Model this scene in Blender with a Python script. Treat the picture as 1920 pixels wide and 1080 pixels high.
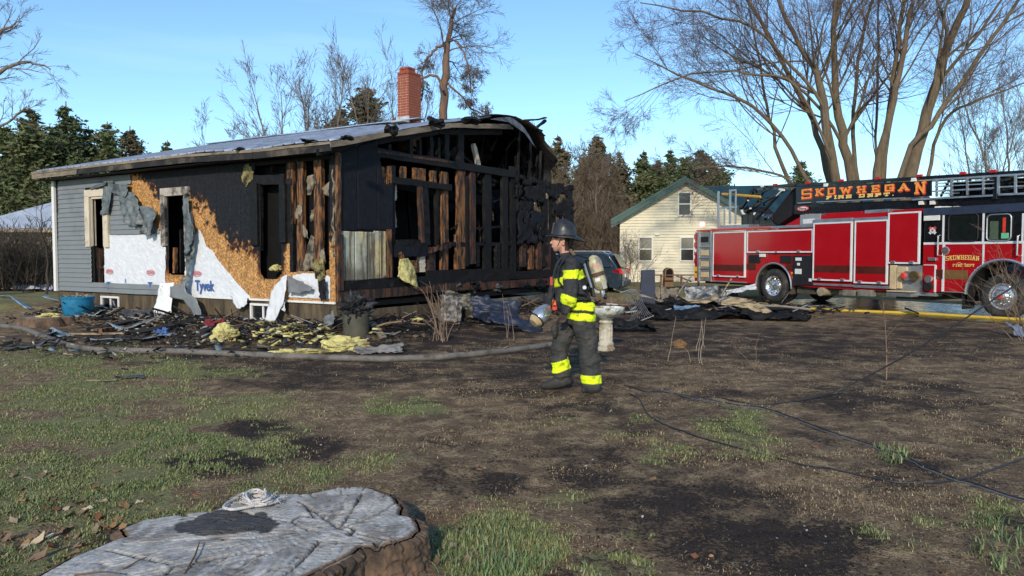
import bpy, bmesh, math, random
import numpy as np
from mathutils import Vector, Matrix, noise as mnoise

for _o in list(bpy.data.objects):
    bpy.data.objects.remove(_o, do_unlink=True)
S = bpy.context.scene
COL = S.collection
R = math.radians

# ------------------------------------------------------------------ camera
CAM_H, FPX, PITCH = 1.57, 1400.0, math.atan(62 / 1400.0)
cam_d = bpy.data.cameras.new('camera'); cam = bpy.data.objects.new('camera', cam_d); COL.objects.link(cam)
cam.location = (0, 0, CAM_H); cam.rotation_euler = (math.pi / 2 - PITCH, 0, 0)
cam_d.sensor_width = 36; cam_d.lens = FPX / 1920 * 36; cam_d.clip_end = 3000; cam_d.clip_start = .05
S.camera = cam
# ------------------------------------------------------------------ sky, sun, exposure
SUN_EL, SUN_AZ = R(25), R(188)          # azimuth from +Y clockwise: behind the camera, to the left
W = bpy.data.worlds.new('World'); S.world = W; W.use_nodes = True
_nt = W.node_tree; _nt.nodes.clear()
_out = _nt.nodes.new('ShaderNodeOutputWorld'); _bg = _nt.nodes.new('ShaderNodeBackground')
_sky = _nt.nodes.new('ShaderNodeTexSky'); _sky.sky_type = 'NISHITA'; _sky.sun_disc = False
_sky.sun_elevation = SUN_EL; _sky.sun_rotation = SUN_AZ; _sky.air_density = 1.0; _sky.dust_density = .2; _sky.ozone_density = 3.0
_tc = _nt.nodes.new('ShaderNodeTexCoord'); _mp = _nt.nodes.new('ShaderNodeMapping'); _mp.inputs['Scale'].default_value = (1.6, 1.6, 16)
_nz = _nt.nodes.new('ShaderNodeTexNoise'); _nz.inputs['Scale'].default_value = 1.7; _nz.inputs['Detail'].default_value = 5
_cr = _nt.nodes.new('ShaderNodeValToRGB'); _cr.color_ramp.elements[0].position = .5; _cr.color_ramp.elements[1].position = .85
_cr.color_ramp.elements[1].color = (.22, .22, .22, 1)
_mx = _nt.nodes.new('ShaderNodeMixRGB'); _mx.inputs[2].default_value = (5.2, 5.8, 6.3, 1)
_nt.links.new(_tc.outputs['Generated'], _mp.inputs[0]); _nt.links.new(_mp.outputs[0], _nz.inputs[0]); _nt.links.new(_nz.outputs[0], _cr.inputs[0])
_nt.links.new(_cr.outputs[0], _mx.inputs[0]); _nt.links.new(_sky.outputs[0], _mx.inputs[1]); _tn = _nt.nodes.new('ShaderNodeMixRGB'); _tn.blend_type = 'MULTIPLY'; _tn.inputs[0].default_value = 1.0; _tn.inputs[2].default_value = (.86, 1.01, 1.07, 1)
_nt.links.new(_mx.outputs[0], _tn.inputs[1]); _nt.links.new(_tn.outputs[0], _bg.inputs[0])
_bg.inputs[1].default_value = .125
_nt.links.new(_bg.outputs[0], _out.inputs[0])
sun_d = bpy.data.lights.new('sun', 'SUN'); sun = bpy.data.objects.new('sun', sun_d); COL.objects.link(sun)
sun_d.energy = 2.4; sun_d.angle = R(2.0); sun_d.color = (1, .88, .72)
_sv = Vector((math.sin(SUN_AZ) * math.cos(SUN_EL), math.cos(SUN_AZ) * math.cos(SUN_EL), math.sin(SUN_EL)))
sun.rotation_euler = _sv.to_track_quat('Z', 'Y').to_euler()
S.view_settings.view_transform = 'Standard'; S.view_settings.look = 'None'
S.view_settings.exposure = 0.62; S.view_settings.gamma = 1.0; S.view_settings.use_curve_mapping = False

# ------------------------------------------------------------------ where a point of the place lies
_cp, _sp = math.cos(PITCH), math.sin(PITCH)
def ray(px, py):
    a = (px - 960) / FPX; b = (540 - py) / FPX
    return Vector((a, _cp + b * _sp, -_sp + b * _cp))
def at(px, py, Y):
    d = ray(px, py); return Vector((d.x * Y / d.y, Y, CAM_H + d.z * Y / d.y))
def gp(px, py, z=0.0):
    d = ray(px, py); k = (z - CAM_H) / d.z
    return Vector((d.x * k, d.y * k, z))
class Frame:
    """a vertical plane standing at a world point, u along it"""
    def __init__(s, x, y, ux, uy):
        l = math.hypot(ux, uy); s.o = (x, y); s.u = (ux / l, uy / l)
    def __call__(s, px, py):
        d = ray(px, py); n = (-s.u[1], s.u[0])
        k = (s.o[0] * n[0] + s.o[1] * n[1]) / (d.x * n[0] + d.y * n[1])
        x, y = d.x * k, d.y * k
        return ((x - s.o[0]) * s.u[0] + (y - s.o[1]) * s.u[1], CAM_H + d.z * k)

# ------------------------------------------------------------------ numpy noise
def _hash(ix, iy, seed):
    h = (ix.astype(np.int64) * 374761393 + iy.astype(np.int64) * 668265263 + seed * 974634777) & 0x7fffffff
    h = ((h ^ (h >> 13)) * 1274126177) & 0x7fffffff
    return ((h ^ (h >> 16)) & 0xffff) / 65535.0
def vnoise(x, y, seed=0):
    x = np.asarray(x, float); y = np.asarray(y, float)
    ix = np.floor(x); iy = np.floor(y); fx = x - ix; fy = y - iy
    fx = fx * fx * (3 - 2 * fx); fy = fy * fy * (3 - 2 * fy)
    a = _hash(ix, iy, seed); b = _hash(ix + 1, iy, seed); c = _hash(ix, iy + 1, seed); d = _hash(ix + 1, iy + 1, seed)
    return (a * (1 - fx) + b * fx) * (1 - fy) + (c * (1 - fx) + d * fx) * fy
def fbm(x, y, oct=4, seed=0):
    x = np.asarray(x, float); y = np.asarray(y, float)
    s = 0; a = .5
    for i in range(oct):
        s = s + a * vnoise(x, y, seed + i * 17); x = x * 2.03 + 5.1; y = y * 2.03 + 1.7; a *= .5
    return s / (1 - .5 ** oct)
def sstep(a, b, x):
    t = np.clip((np.asarray(x, float) - a) / (b - a), 0, 1); return t * t * (3 - 2 * t)
def inpoly(poly, A, B):
    r = np.zeros(np.shape(A), bool); n = len(poly); j = n - 1
    for i in range(n):
        xi, yi = poly[i]; xj, yj = poly[j]
        if yi != yj:
            c = ((yi > B) != (yj > B)) & (A < (xj - xi) * (B - yi) / (yj - yi) + xi); r ^= c
        j = i
    return r

# ------------------------------------------------------------------ materials
def _n(nt, t, **k):
    n = nt.nodes.new(t)
    for a, b in k.items():
        if a in n.inputs: n.inputs[a].default_value = b
        else: setattr(n, a, b)
    return n
MATS = {}
def mat(name, col, rough=.7, metal=0., var=.25, scale=6., bump=.15, bscale=45., stain=None, sscale=2., spos=(.5, .62), stretch=(1, 1, 1), spec=.4, attr=None, coat=0., alpha=None, trans=0., emit=0., flake=None, detail=6, rvar=.1):
    if name in MATS: return MATS[name]
    m = bpy.data.materials.new(name); m.use_nodes = True; nt = m.node_tree; L = nt.links.new
    p = nt.nodes['Principled BSDF']
    p.inputs['Roughness'].default_value = rough; p.inputs['Metallic'].default_value = metal
    p.inputs['Specular IOR Level'].default_value = spec; p.inputs['Coat Weight'].default_value = coat; p.inputs['Coat Roughness'].default_value = .06
    tc = _n(nt, 'ShaderNodeTexCoord'); mp = _n(nt, 'ShaderNodeMapping'); mp.inputs['Scale'].default_value = stretch
    L(tc.outputs['Object'], mp.inputs[0])
    nz = _n(nt, 'ShaderNodeTexNoise', Scale=scale, Detail=float(detail), Roughness=.62); L(mp.outputs[0], nz.inputs['Vector'])
    mr = _n(nt, 'ShaderNodeMapRange'); mr.inputs[1].default_value = .3; mr.inputs[2].default_value = .7
    mr.inputs[3].default_value = 1 - var; mr.inputs[4].default_value = 1 + var; L(nz.outputs[0], mr.inputs[0])
    if attr:
        c = _n(nt, 'ShaderNodeAttribute', attribute_name=attr).outputs['Color']
    else:
        rg = _n(nt, 'ShaderNodeRGB'); rg.outputs[0].default_value = (*col, 1); c = rg.outputs[0]
    if stain:
        n2 = _n(nt, 'ShaderNodeTexNoise', Scale=sscale, Detail=7., Roughness=.65); L(mp.outputs[0], n2.inputs['Vector'])
        m2 = _n(nt, 'ShaderNodeMapRange'); m2.inputs[1].default_value = spos[0]; m2.inputs[2].default_value = spos[1]; L(n2.outputs[0], m2.inputs[0])
        mx = _n(nt, 'ShaderNodeMixRGB'); mx.inputs[2].default_value = (*stain, 1); L(m2.outputs[0], mx.inputs[0]); L(c, mx.inputs[1]); c = mx.outputs[0]
    if flake:
        vo = _n(nt, 'ShaderNodeTexVoronoi', Scale=flake[0]); L(mp.outputs[0], vo.inputs['Vector'])
        sp = _n(nt, 'ShaderNodeSeparateColor'); L(vo.outputs['Color'], sp.inputs[0])
        m3 = _n(nt, 'ShaderNodeMapRange'); m3.inputs[3].default_value = 1 - flake[1]; m3.inputs[4].default_value = 1 + flake[1]; L(sp.outputs[0], m3.inputs[0])
        v3 = _n(nt, 'ShaderNodeVectorMath', operation='SCALE'); L(c, v3.inputs[0]); L(m3.outputs[0], v3.inputs['Scale']); c = v3.outputs[0]
    vm = _n(nt, 'ShaderNodeVectorMath', operation='SCALE'); L(c, vm.inputs[0]); L(mr.outputs[0], vm.inputs['Scale'])
    L(vm.outputs[0], p.inputs['Base Color'])
    if rvar:
        m4 = _n(nt, 'ShaderNodeMapRange'); m4.inputs[1].default_value = .3; m4.inputs[2].default_value = .7
        m4.inputs[3].default_value = max(.02, rough - rvar); m4.inputs[4].default_value = min(1, rough + rvar); L(nz.outputs[0], m4.inputs[0]); L(m4.outputs[0], p.inputs['Roughness'])
    if bump:
        nb = _n(nt, 'ShaderNodeTexNoise', Scale=bscale, Detail=5.); L(mp.outputs[0], nb.inputs['Vector'])
        bp = _n(nt, 'ShaderNodeBump', Strength=bump, Distance=.02); L(nb.outputs[0], bp.inputs['Height']); L(bp.outputs[0], p.inputs['Normal'])
    if trans: p.inputs['Transmission Weight'].default_value = trans
    if emit:
        L(vm.outputs[0], p.inputs['Emission Color']); p.inputs['Emission Strength'].default_value = emit
    MATS[name] = m; return m

# ------------------------------------------------------------------ meshes and objects
def tag(o, label=None, cat=None, group=None, kind=None):
    if label: o['label'] = label
    if cat: o['category'] = cat
    if group: o['group'] = group
    if kind: o['kind'] = kind
    return o
def empty(name, loc=(0, 0, 0), rz=0., label=None, cat=None, group=None, parent=None):
    o = bpy.data.objects.new(name, None); COL.objects.link(o); o.location = loc; o.rotation_euler = (0, 0, rz); o.empty_display_size = .1
    if parent: o.parent = parent
    return tag(o, label, cat, group)
def link(name, me, parent=None, **k):
    o = bpy.data.objects.new(name, me); COL.objects.link(o)
    if parent: o.parent = parent
    return tag(o, **k)
def npmesh(name, V, F, m=None, col=None, smooth=False):
    """V (n,3) array; F (m,3|4) int array"""
    V = np.asarray(V, np.float32); F = np.asarray(F, np.int32); k = F.shape[1]
    me = bpy.data.meshes.new(name); me.vertices.add(len(V)); me.vertices.foreach_set('co', V.ravel())
    me.loops.add(F.size); me.loops.foreach_set('vertex_index', F.ravel())
    me.polygons.add(len(F)); me.polygons.foreach_set('loop_start', np.arange(0, F.size, k, dtype=np.int32)); me.polygons.foreach_set('loop_total', np.full(len(F), k, np.int32))
    if smooth: me.polygons.foreach_set('use_smooth', np.ones(len(F), bool))
    if col is not None:
        a = me.color_attributes.new('Col', 'FLOAT_COLOR', 'POINT')
        c = np.ones((len(V), 4), np.float32); c[:, :3] = col; a.data.foreach_set('color', c.ravel())
    if m: me.materials.append(m)
    me.update(calc_edges=True); me.validate(); return me
class MB:
    def __init__(s): s.v = []; s.f = []; s.mi = []; s.cur = 0
    def add(s, vs, fs):
        b = len(s.v); s.v += [tuple(p) for p in vs]; s.f += [tuple(b + i for i in f) for f in fs]; s.mi += [s.cur] * len(fs); return s
    def box(s, x0, x1, y0, y1, z0, z1):
        return s.add([(x0, y0, z0), (x1, y0, z0), (x1, y1, z0), (x0, y1, z0), (x0, y0, z1), (x1, y0, z1), (x1, y1, z1), (x0, y1, z1)],
                     [(0, 3, 2, 1), (4, 5, 6, 7), (0, 1, 5, 4), (1, 2, 6, 5), (2, 3, 7, 6), (3, 0, 4, 7)])
    def beam(s, p, q, w, h, up=(0, 0, 1), n=1, jag=0., rnd=None):
        """bar from p to q; w across, h along up; n pieces with wobble jag"""
        p = Vector(p); q = Vector(q); d = (q - p).normalized(); a = d.cross(Vector(up))
        if a.length < 1e-4: a = d.cross(Vector((1, 0, 0)))
        a.normalize(); b = a.cross(d).normalized(); vs = []; fs = []
        for i in range(n + 1):
            c = p.lerp(q, i / n)
            for (e, g) in ((-1, -1), (1, -1), (1, 1), (-1, 1)):
                j = (rnd.uniform(-jag, jag) if rnd else 0, rnd.uniform(-jag, jag) if rnd else 0)
                vs.append(c + a * (e * w / 2 + j[0]) + b * (g * h / 2 + j[1]))
        for i in range(n):
            for k in range(4): fs.append((4 * i + k, 4 * i + (k + 1) % 4, 4 * i + 4 + (k + 1) % 4, 4 * i + 4 + k))
        fs += [(3, 2, 1, 0), (4 * n, 4 * n + 1, 4 * n + 2, 4 * n + 3)]
        return s.add(vs, fs)
    def tube(s, pts, rad, n=8, cap=True, flat=1.):
        pts = [Vector(p) for p in pts]; m = len(pts); vs = []; fs = []
        if not hasattr(rad, '__len__'): rad = [rad] * m
        prev = None
        for i, p in enumerate(pts):
            d = (pts[min(i + 1, m - 1)] - pts[max(i - 1, 0)])
            d = d.normalized() if d.length > 1e-9 else Vector((0, 0, 1))
            if prev is None:
                a = d.cross(Vector((0, 0, 1))) if abs(d.z) < .9 else d.cross(Vector((1, 0, 0)))
            else: a = prev - d * prev.dot(d)
            a.normalize(); prev = a; b = d.cross(a)
            for k in range(n):
                t = 2 * math.pi * k / n; vs.append(p + a * (math.cos(t) * rad[i]) + b * (math.sin(t) * rad[i] * flat))
        for i in range(m - 1):
            for k in range(n): fs.append((i * n + k, i * n + (k + 1) % n, (i + 1) * n + (k + 1) % n, (i + 1) * n + k))
        if cap: fs += [tuple(range(n - 1, -1, -1)), tuple((m - 1) * n + k for k in range(n))]
        return s.add(vs, fs)
    def lathe(s, prof, n=20, c=(0, 0, 0), axis='z', close=True):
        vs = []; fs = []; m = len(prof)
        for r, h in prof:
            for k in range(n):
                t = 2 * math.pi * k / n; a, b = r * math.cos(t), r * math.sin(t)
                vs.append({'z': (c[0] + a, c[1] + b, c[2] + h), 'y': (c[0] + a, c[1] + h, c[2] - b), 'x': (c[0] + h, c[1] + a, c[2] + b)}[axis])
        for i in range(m - 1):
            for k in range(n): fs.append((i * n + k, i * n + (k + 1) % n, (i + 1) * n + (k + 1) % n, (i + 1) * n + k))
        if close: fs += [tuple(range(n - 1, -1, -1)), tuple((m - 1) * n + k for k in range(n))]
        return s.add(vs, fs)
    def prism(s, out, f0, f1):
        """outline of 2D points; f0/f1 map a 2D point to the two 3D sides"""
        n = len(out); vs = [f0(*p) for p in out] + [f1(*p) for p in out]
        fs = [tuple(range(n)), tuple(range(2 * n - 1, n - 1, -1))] + [(i, n + i, n + (i + 1) % n, (i + 1) % n) for i in range(n)]
        return s.add(vs, fs)
    def build(s, name, m, parent=None, smooth=False, bevel=0., loc=None, **k):
        me = bpy.data.meshes.new(name); me.from_pydata(s.v, [], s.f)
        for x in (m if isinstance(m, (list, tuple)) else [m]): me.materials.append(x)
        if any(s.mi): me.polygons.foreach_set('material_index', s.mi)
        bm = bmesh.new(); bm.from_mesh(me); bmesh.ops.recalc_face_normals(bm, faces=bm.faces); bm.to_mesh(me); bm.free()
        if smooth: me.polygons.foreach_set('use_smooth', [True] * len(me.polygons)); 
        o = link(name, me, parent, **k)
        if loc: o.location = loc
        if smooth:
            try: me.set_sharp_from_angle(angle=R(40))
            except Exception: pass
        if bevel:
            b = o.modifiers.new('bevel', 'BEVEL'); b.width = bevel; b.segments = 2; b.limit_method = 'ANGLE'
        return o
def sheet(name, m, inside, bounds, step, place, parent=None, col=None, thick=.004, smooth=False, jit=0., seed=0, **k):
    """a thin sheet cut from a grid: cells whose centre lies inside stay"""
    a0, a1, b0, b1 = bounds; na = max(1, round((a1 - a0) / step)); nb = max(1, round((b1 - b0) / step))
    A, B = np.meshgrid(np.linspace(a0, a1, na + 1), np.linspace(b0, b1, nb + 1), indexing='ij')
    ca = (A[:-1, :-1] + A[1:, 1:]) / 2; cb = (B[:-1, :-1] + B[1:, 1:]) / 2
    keep = inside(ca, cb) if inside else np.ones(ca.shape, bool)
    if not keep.any(): return None
    idx = np.arange((na + 1) * (nb + 1)).reshape(na + 1, nb + 1)
    F = np.stack([idx[:-1, :-1], idx[1:, :-1], idx[1:, 1:], idx[:-1, 1:]], -1)[keep]
    rng = np.random.default_rng(seed)
    if jit:
        A = A + rng.uniform(-jit, jit, A.shape) * step; B = B + rng.uniform(-jit, jit, B.shape) * step
    P = np.stack([np.broadcast_to(c, A.shape) for c in place(A, B)], -1).reshape(-1, 3)
    C = None if col is None else np.stack(col(A, B), -1).reshape(-1, 3)
    u, inv = np.unique(F, return_inverse=True)
    me = npmesh(name, P[u], inv.reshape(F.shape), m, None if C is None else C[u], smooth)
    o = link(name, me, parent, **k)
    if thick:
        s_ = o.modifiers.new('solid', 'SOLIDIFY'); s_.thickness = thick; s_.offset = 0
    return o
def mixc(a, b, f):
    return [a[i] * (1 - f) + b[i] * f for i in range(3)]
def text(name, s, size, m, parent, origin, ux, uz, bold=0., sx=1., ext=.002, kern=1., align='CENTER', **k):
    """flat lettering: ux reading direction, uz up"""
    c = bpy.data.curves.new(name, 'FONT'); c.body = s; c.size = size; c.offset = bold; c.extrude = ext; c.align_x = align; c.align_y = 'CENTER'; c.space_character = kern; c.resolution_u = 3
    o = bpy.data.objects.new(name, c); COL.objects.link(o)
    dg = bpy.context.evaluated_depsgraph_get(); me = bpy.data.meshes.new_from_object(o.evaluated_get(dg)); bpy.data.objects.remove(o)
    ux = Vector(ux).normalized(); uz = Vector(uz).normalized(); n = ux.cross(uz)
    M_ = Matrix((( ux.x * sx, uz.x, n.x, origin[0]), (ux.y * sx, uz.y, n.y, origin[1]), (ux.z * sx, uz.z, n.z, origin[2]), (0, 0, 0, 1)))
    me.transform(M_); me.materials.clear(); me.materials.append(m)
    return link(name, me, parent, **k)
# =================================================================== ground, road
def topx(x, y, z=0.):
    """where a ground point appears, used only to know which plot of the yard it belongs to"""
    fy = y * _cp - (z - CAM_H) * _sp; uy = y * _sp + (z - CAM_H) * _cp; fy = np.maximum(fy, .2)
    return 960 + FPX * x / fy, 540 - FPX * uy / fy
GREEN = [(200, 800, 380, 170, 1.), (60, 900, 300, 190, 1.), (330, 830, 180, 75, .55), (760, 762, 85, 18, .95), (700, 850, 90, 40, .35), (930, 1030, 150, 75, 1.), (1060, 945, 75, 28, .8), (1375, 795, 90, 40, .65), (1680, 855, 45, 28, .95), (1405, 840, 95, 28, .6), (1130, 800, 120, 40, .35), (1880, 1000, 90, 90, .5), (1900, 860, 40, 20, .8), (1200, 1000, 45, 25, .6), (600, 890, 45, 18, .7), (1240, 850, 70, 22, .3), (560, 950, 120, 30, .4), (900, 940, 60, 22, .6), (1830, 820, 50, 14, .6), (160, 700, 260, 50, .35), (420, 905, 160, 50, .4), (1150, 1065, 90, 40, .6), (1700, 1000, 120, 40, .3)]
CHAR = [(480, 800, 80, 22, .8), (400, 870, 110, 32, .95), (560, 840, 130, 40, .6), (620, 690, 300, 55, .6), (1000, 690, 240, 70, .6), (1250, 640, 300, 60, .62), (1500, 650, 260, 50, .62), (1750, 640, 300, 60, .55), (880, 905, 130, 40, .75), (1100, 880, 140, 60, .5), (1300, 960, 280, 70, .7), (1450, 1030, 250, 70, .8), (1650, 740, 260, 40, .55), (1100, 770, 120, 25, .5), (1700, 890, 160, 40, .5), (360, 640, 420, 45, .6), (760, 630, 330, 45, .7), (240, 1010, 60, 30, .6)]
def plots(X, Y, table):
    px, py = topx(X, Y); w = np.zeros(np.shape(X)); nx = 55 * (fbm(X * 1.3, Y * 1.3, 4, 5) - .5); ny = 30 * (fbm(X * 1.3, Y * 1.3, 4, 6) - .5)
    for cx, cy, rx, ry, s in table:
        d = np.hypot((px + nx - cx) / rx, (py + ny - cy) / ry); w = np.maximum(w, s * sstep(1.25, .45, d))
    return w
def greenness(X, Y):
    px, py = topx(X, Y); g = plots(X, Y, GREEN)
    far = sstep(24, 27, Y) * .8
    lft = sstep(520, 250, px) * sstep(660, 720, py) * .95 + sstep(160, 60, px) * sstep(600, 560, py) * (py < 640)
    g = np.maximum(np.maximum(g, np.clip(lft, 0, 1)), far)
    return np.clip(g * (.1 + 1.75 * sstep(.3, .68, fbm(X * 1.5, Y * 1.5, 5, 12)) * .75), 0, 1)
def charness(X, Y):
    px, py = topx(X, Y); c = plots(X, Y, CHAR); c = np.maximum(c, .55 * sstep(560, 900, px) * (fbm(X * .9, Y * .9, 4, 33)))
    return np.clip(c * (.35 + 1.25 * fbm(X * 2.2, Y * 2.2, 5, 14)) * sstep(27, 23, Y), 0, 1)
def ghn(x, y):
    x = np.asarray(x, float); y = np.asarray(y, float)
    h = .035 * (fbm(x * 1.1, y * 1.1, 4, 2) - .5) + .03 * (fbm(x * 6, y * 6, 4, 3) - .5) * sstep(30, 8, y)
    # low bank of dirt against the burned house
    lx = (x - HX0) * UX0[0] + (y - HY0) * UX0[1]; ly = -(x - HX0) * UX0[1] + (y - HY0) * UX0[0]
    d1 = np.where((ly > -.4) & (ly < 10.6), np.clip(-lx, -1, 9), 9); d2 = np.where((lx > -.4) & (lx < 10.3), np.clip(-ly, -1, 9), 9)
    d = np.minimum(d1, d2); h = h + .14 * sstep(2.2, .1, d) * (.5 + fbm(x * 1.6, y * 1.6, 3, 7))
    h = h - .0 * x
    rx = road_d(x, y); return np.where(rx < 0, h * .0 - .01, h * sstep(0, .8, rx) - .01 * (1 - sstep(0, .8, rx)))
HX0, HY0, UX0 = -3.49, 14.8, (.53, .848)
_l = math.hypot(*UX0); UX0 = (UX0[0] / _l, UX0[1] / _l)
_ra, _fa = gp(1450, 567), gp(1879, 598); _td = (_fa - _ra); _td.z = 0; _td.normalize()
def road_d(x, y):
    """distance outside the drive the engine stands on (negative inside)"""
    v = -(x - _ra.x) * _td.y + (y - _ra.y) * _td.x; u = (x - _ra.x) * _td.x + (y - _ra.y) * _td.y
    return np.maximum(np.maximum(-v - 1.25, v - 4.6), -u - 1.0) + .15 * (fbm(x * .8, y * .8, 3, 41) - .5)
def gh(x, y): return float(ghn(np.array([x]), np.array([y]))[0])
xs = [0.]
while xs[-1] < 900: xs.append(xs[-1] + (.042 if xs[-1] < 5 else .042 * (1 + (xs[-1] - 5) * .22)))
xs = np.array([-v for v in xs[:0:-1]] + xs)
ys = [2.6]
while ys[-1] < 1500: ys.append(ys[-1] + .011 * ys[-1] * (1 if ys[-1] < 30 else 2.5))
ys = np.array([-120, -30, -8, -2, 1.0, 2.0] + ys)
GX, GY = np.meshgrid(xs, ys, indexing='ij'); GZ = ghn(GX, GY) * sstep(80, 40, GY)
g_ = greenness(GX, GY); c_ = charness(GX, GY); st_ = fbm(GX * 3.1, GY * 3.1, 5, 51); n5 = fbm(GX * 9, GY * 9, 4, 52)
GC = np.stack([np.clip(c_, 0, 1), np.clip(g_, 0, 1), st_], -1).reshape(-1, 3)
idx = np.arange(GX.size).reshape(GX.shape); F = np.stack([idx[:-1, :-1], idx[1:, :-1], idx[1:, 1:], idx[:-1, 1:]], -1).reshape(-1, 4)
def ground_material():
    m = bpy.data.materials.new('yard soil and grass'); m.use_nodes = True; nt = m.node_tree; L = nt.links.new; p = nt.nodes['Principled BSDF']; p.inputs['Roughness'].default_value = .95; p.inputs['Specular IOR Level'].default_value = .12
    tc = _n(nt, 'ShaderNodeTexCoord').outputs['Object']; at_ = _n(nt, 'ShaderNodeAttribute', attribute_name='Col'); sp = _n(nt, 'ShaderNodeSeparateColor'); L(at_.outputs['Color'], sp.inputs[0])
    def nz(sc, det=10., ro=.68):
        n = _n(nt, 'ShaderNodeTexNoise', Scale=sc, Detail=det, Roughness=ro); L(tc, n.inputs['Vector']); return n.outputs[0]
    def mth(op, a, b):
        n = _n(nt, 'ShaderNodeMath', operation=op)
        for k, v in enumerate((a, b)):
            if hasattr(v, 'links'): L(v, n.inputs[k])
            else: n.inputs[k].default_value = v
        return n.outputs[0]
    def rng_(v, a, b, c=0., d=1.):
        n = _n(nt, 'ShaderNodeMapRange'); L(v, n.inputs[0]); n.inputs[1].default_value = a; n.inputs[2].default_value = b; n.inputs[3].default_value = c; n.inputs[4].default_value = d; return n.outputs[0]
    def mixn(f, a, b):
        n = _n(nt, 'ShaderNodeMixRGB'); L(f, n.inputs[0])
        for k, v in ((1, a), (2, b)):
            if isinstance(v, tuple): n.inputs[k].default_value = (*v, 1)
            else: L(v, n.inputs[k])
        return n.outputs[0]
    a1, a2, a3, a4 = nz(2.2), nz(11.), nz(38., 8.), nz(5.)
    c = mixn(rng_(a2, .35, .65), (.105, .070, .044), (.22, .150, .088))
    c = mixn(rng_(mth('ADD', mth('MULTIPLY', a3, .55), mth('MULTIPLY', a4, .45)), .49, .56), c, (.40, .285, .16))
    gm = rng_(mth('ADD', sp.outputs[1], mth('ADD', mth('MULTIPLY', mth('SUBTRACT', a4, .5), 1.6), mth('MULTIPLY', mth('SUBTRACT', a3, .5), 1.4))), .25, .62)
    c = mixn(gm, c, mixn(rng_(a3, .38, .62), (.125, .14, .055), (.29, .255, .12)))
    cm = rng_(mth('ADD', mth('MULTIPLY', sp.outputs[0], .9), mth('ADD', mth('ADD', mth('MULTIPLY', mth('SUBTRACT', a1, .5), 2.0), mth('MULTIPLY', mth('SUBTRACT', a2, .5), 1.6)), mth('MULTIPLY', mth('SUBTRACT', a3, .5), 2.4))), .30, .58)
    c = mixn(cm, c, mixn(rng_(a2, .4, .7), (.026, .021, .019), (.070, .048, .036)))
    f = _n(nt, 'ShaderNodeVectorMath', operation='SCALE'); L(c, f.inputs[0]); L(rng_(nz(110., 4.), .3, .7, .6, 1.4), f.inputs['Scale']); L(f.outputs[0], p.inputs['Base Color'])
    b = _n(nt, 'ShaderNodeBump', Strength=.8, Distance=.03); L(mth('ADD', a3, mth('MULTIPLY', a2, .8)), b.inputs['Height']); L(b.outputs[0], p.inputs['Normal']); return m
ground_m = ground_material()
link('ground', npmesh('ground', np.stack([GX, GY, GZ], -1).reshape(-1, 3), F, ground_m, GC, smooth=True), None, kind='structure')
# wet drive
asph = mat('wet asphalt', (.030, .031, .034), .22, var=.4, scale=3, bump=.12, bscale=50, stain=(.045, .043, .040), sscale=.7, spos=(.5, .6), spec=.5, rvar=.16)
u = np.concatenate([np.arange(-1.2, 14, .35), np.array([16, 20, 30, 50])]); v = np.arange(-1.45, 4.7, .2); U, Vv = np.meshgrid(u, v, indexing='ij')
RXm = _ra.x + _td.x * U - _td.y * Vv; RYm = _ra.y + _td.y * U + _td.x * Vv
keep = (road_d(RXm, RYm) < .02); kc = keep[:-1, :-1] & keep[1:, 1:]; idx = np.arange(U.size).reshape(U.shape)
F = np.stack([idx[:-1, :-1], idx[1:, :-1], idx[1:, 1:], idx[:-1, 1:]], -1)[kc]
link('road', npmesh('road', np.stack([RXm, RYm, -.004 + .004 * fbm(RXm, RYm, 2, 3)], -1).reshape(-1, 3), F, asph, smooth=True), None, kind='structure')
# ---- grass blades, straw and litter
def blades(name, n, lo, hi, h, seed, colA, colB, label, dens, wid=.0024):
    rng = np.random.default_rng(seed); y = 2.9 * (hi / 2.9) ** rng.uniform(0, 1, n * 4) if lo < 3 else lo * (hi / lo) ** rng.uniform(0, 1, n * 4)
    x = rng.uniform(-1, 1, n * 4) * y * .74; k = rng.uniform(0, 1, n * 4) < dens(x, y); k &= ~inpoly(STUMP_XY, x, y) & (road_d(x, y) > .1); x = x[k][:n]; y = y[k][:n]; N = len(x); z = ghn(x, y) - .004
    hh = h * rng.uniform(.35, 1.25, N) * (.6 + .8 * fbm(x * 2.5, y * 2.5, 3, 91)); a = rng.uniform(0, 6.283, N); lean = rng.uniform(.1, 1.1, N) * hh; w = wid * rng.uniform(.6, 1.4, N) * (1 + y * .10)
    dx, dy = np.cos(a), np.sin(a); B = np.stack([x, y, z], -1)
    s = np.stack([-dy * w, dx * w, 0 * w], -1); m_ = B + np.stack([dx * lean * .35, dy * lean * .35, hh * .6], -1); t = B + np.stack([dx * lean, dy * lean, hh], -1)
    V = np.stack([B - s, B + s, m_ + s * .7, m_ - s * .7, t], 1).reshape(-1, 3); i = np.arange(N)[:, None] * 5
    F = np.concatenate([i + np.array([[0, 1, 2]]), i + np.array([[0, 2, 3]]), i + np.array([[3, 2, 4]])])
    f = np.clip(rng.normal(.5, .3, N) + .8 * (fbm(x * 3, y * 3, 3, 92) - .5), 0, 1)[:, None]; C = np.repeat(np.array(colA) * (1 - f) + np.array(colB) * f, 5, axis=0)
    C = C * np.repeat(rng.uniform(.65, 1.3, N), 5)[:, None]
    link(name, npmesh(name, V, F, mat('grass blade', (1, 1, 1), .6, var=.1, bump=0, attr='Col', spec=.25), C), None, label=label, cat='grass', kind='stuff')
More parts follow.
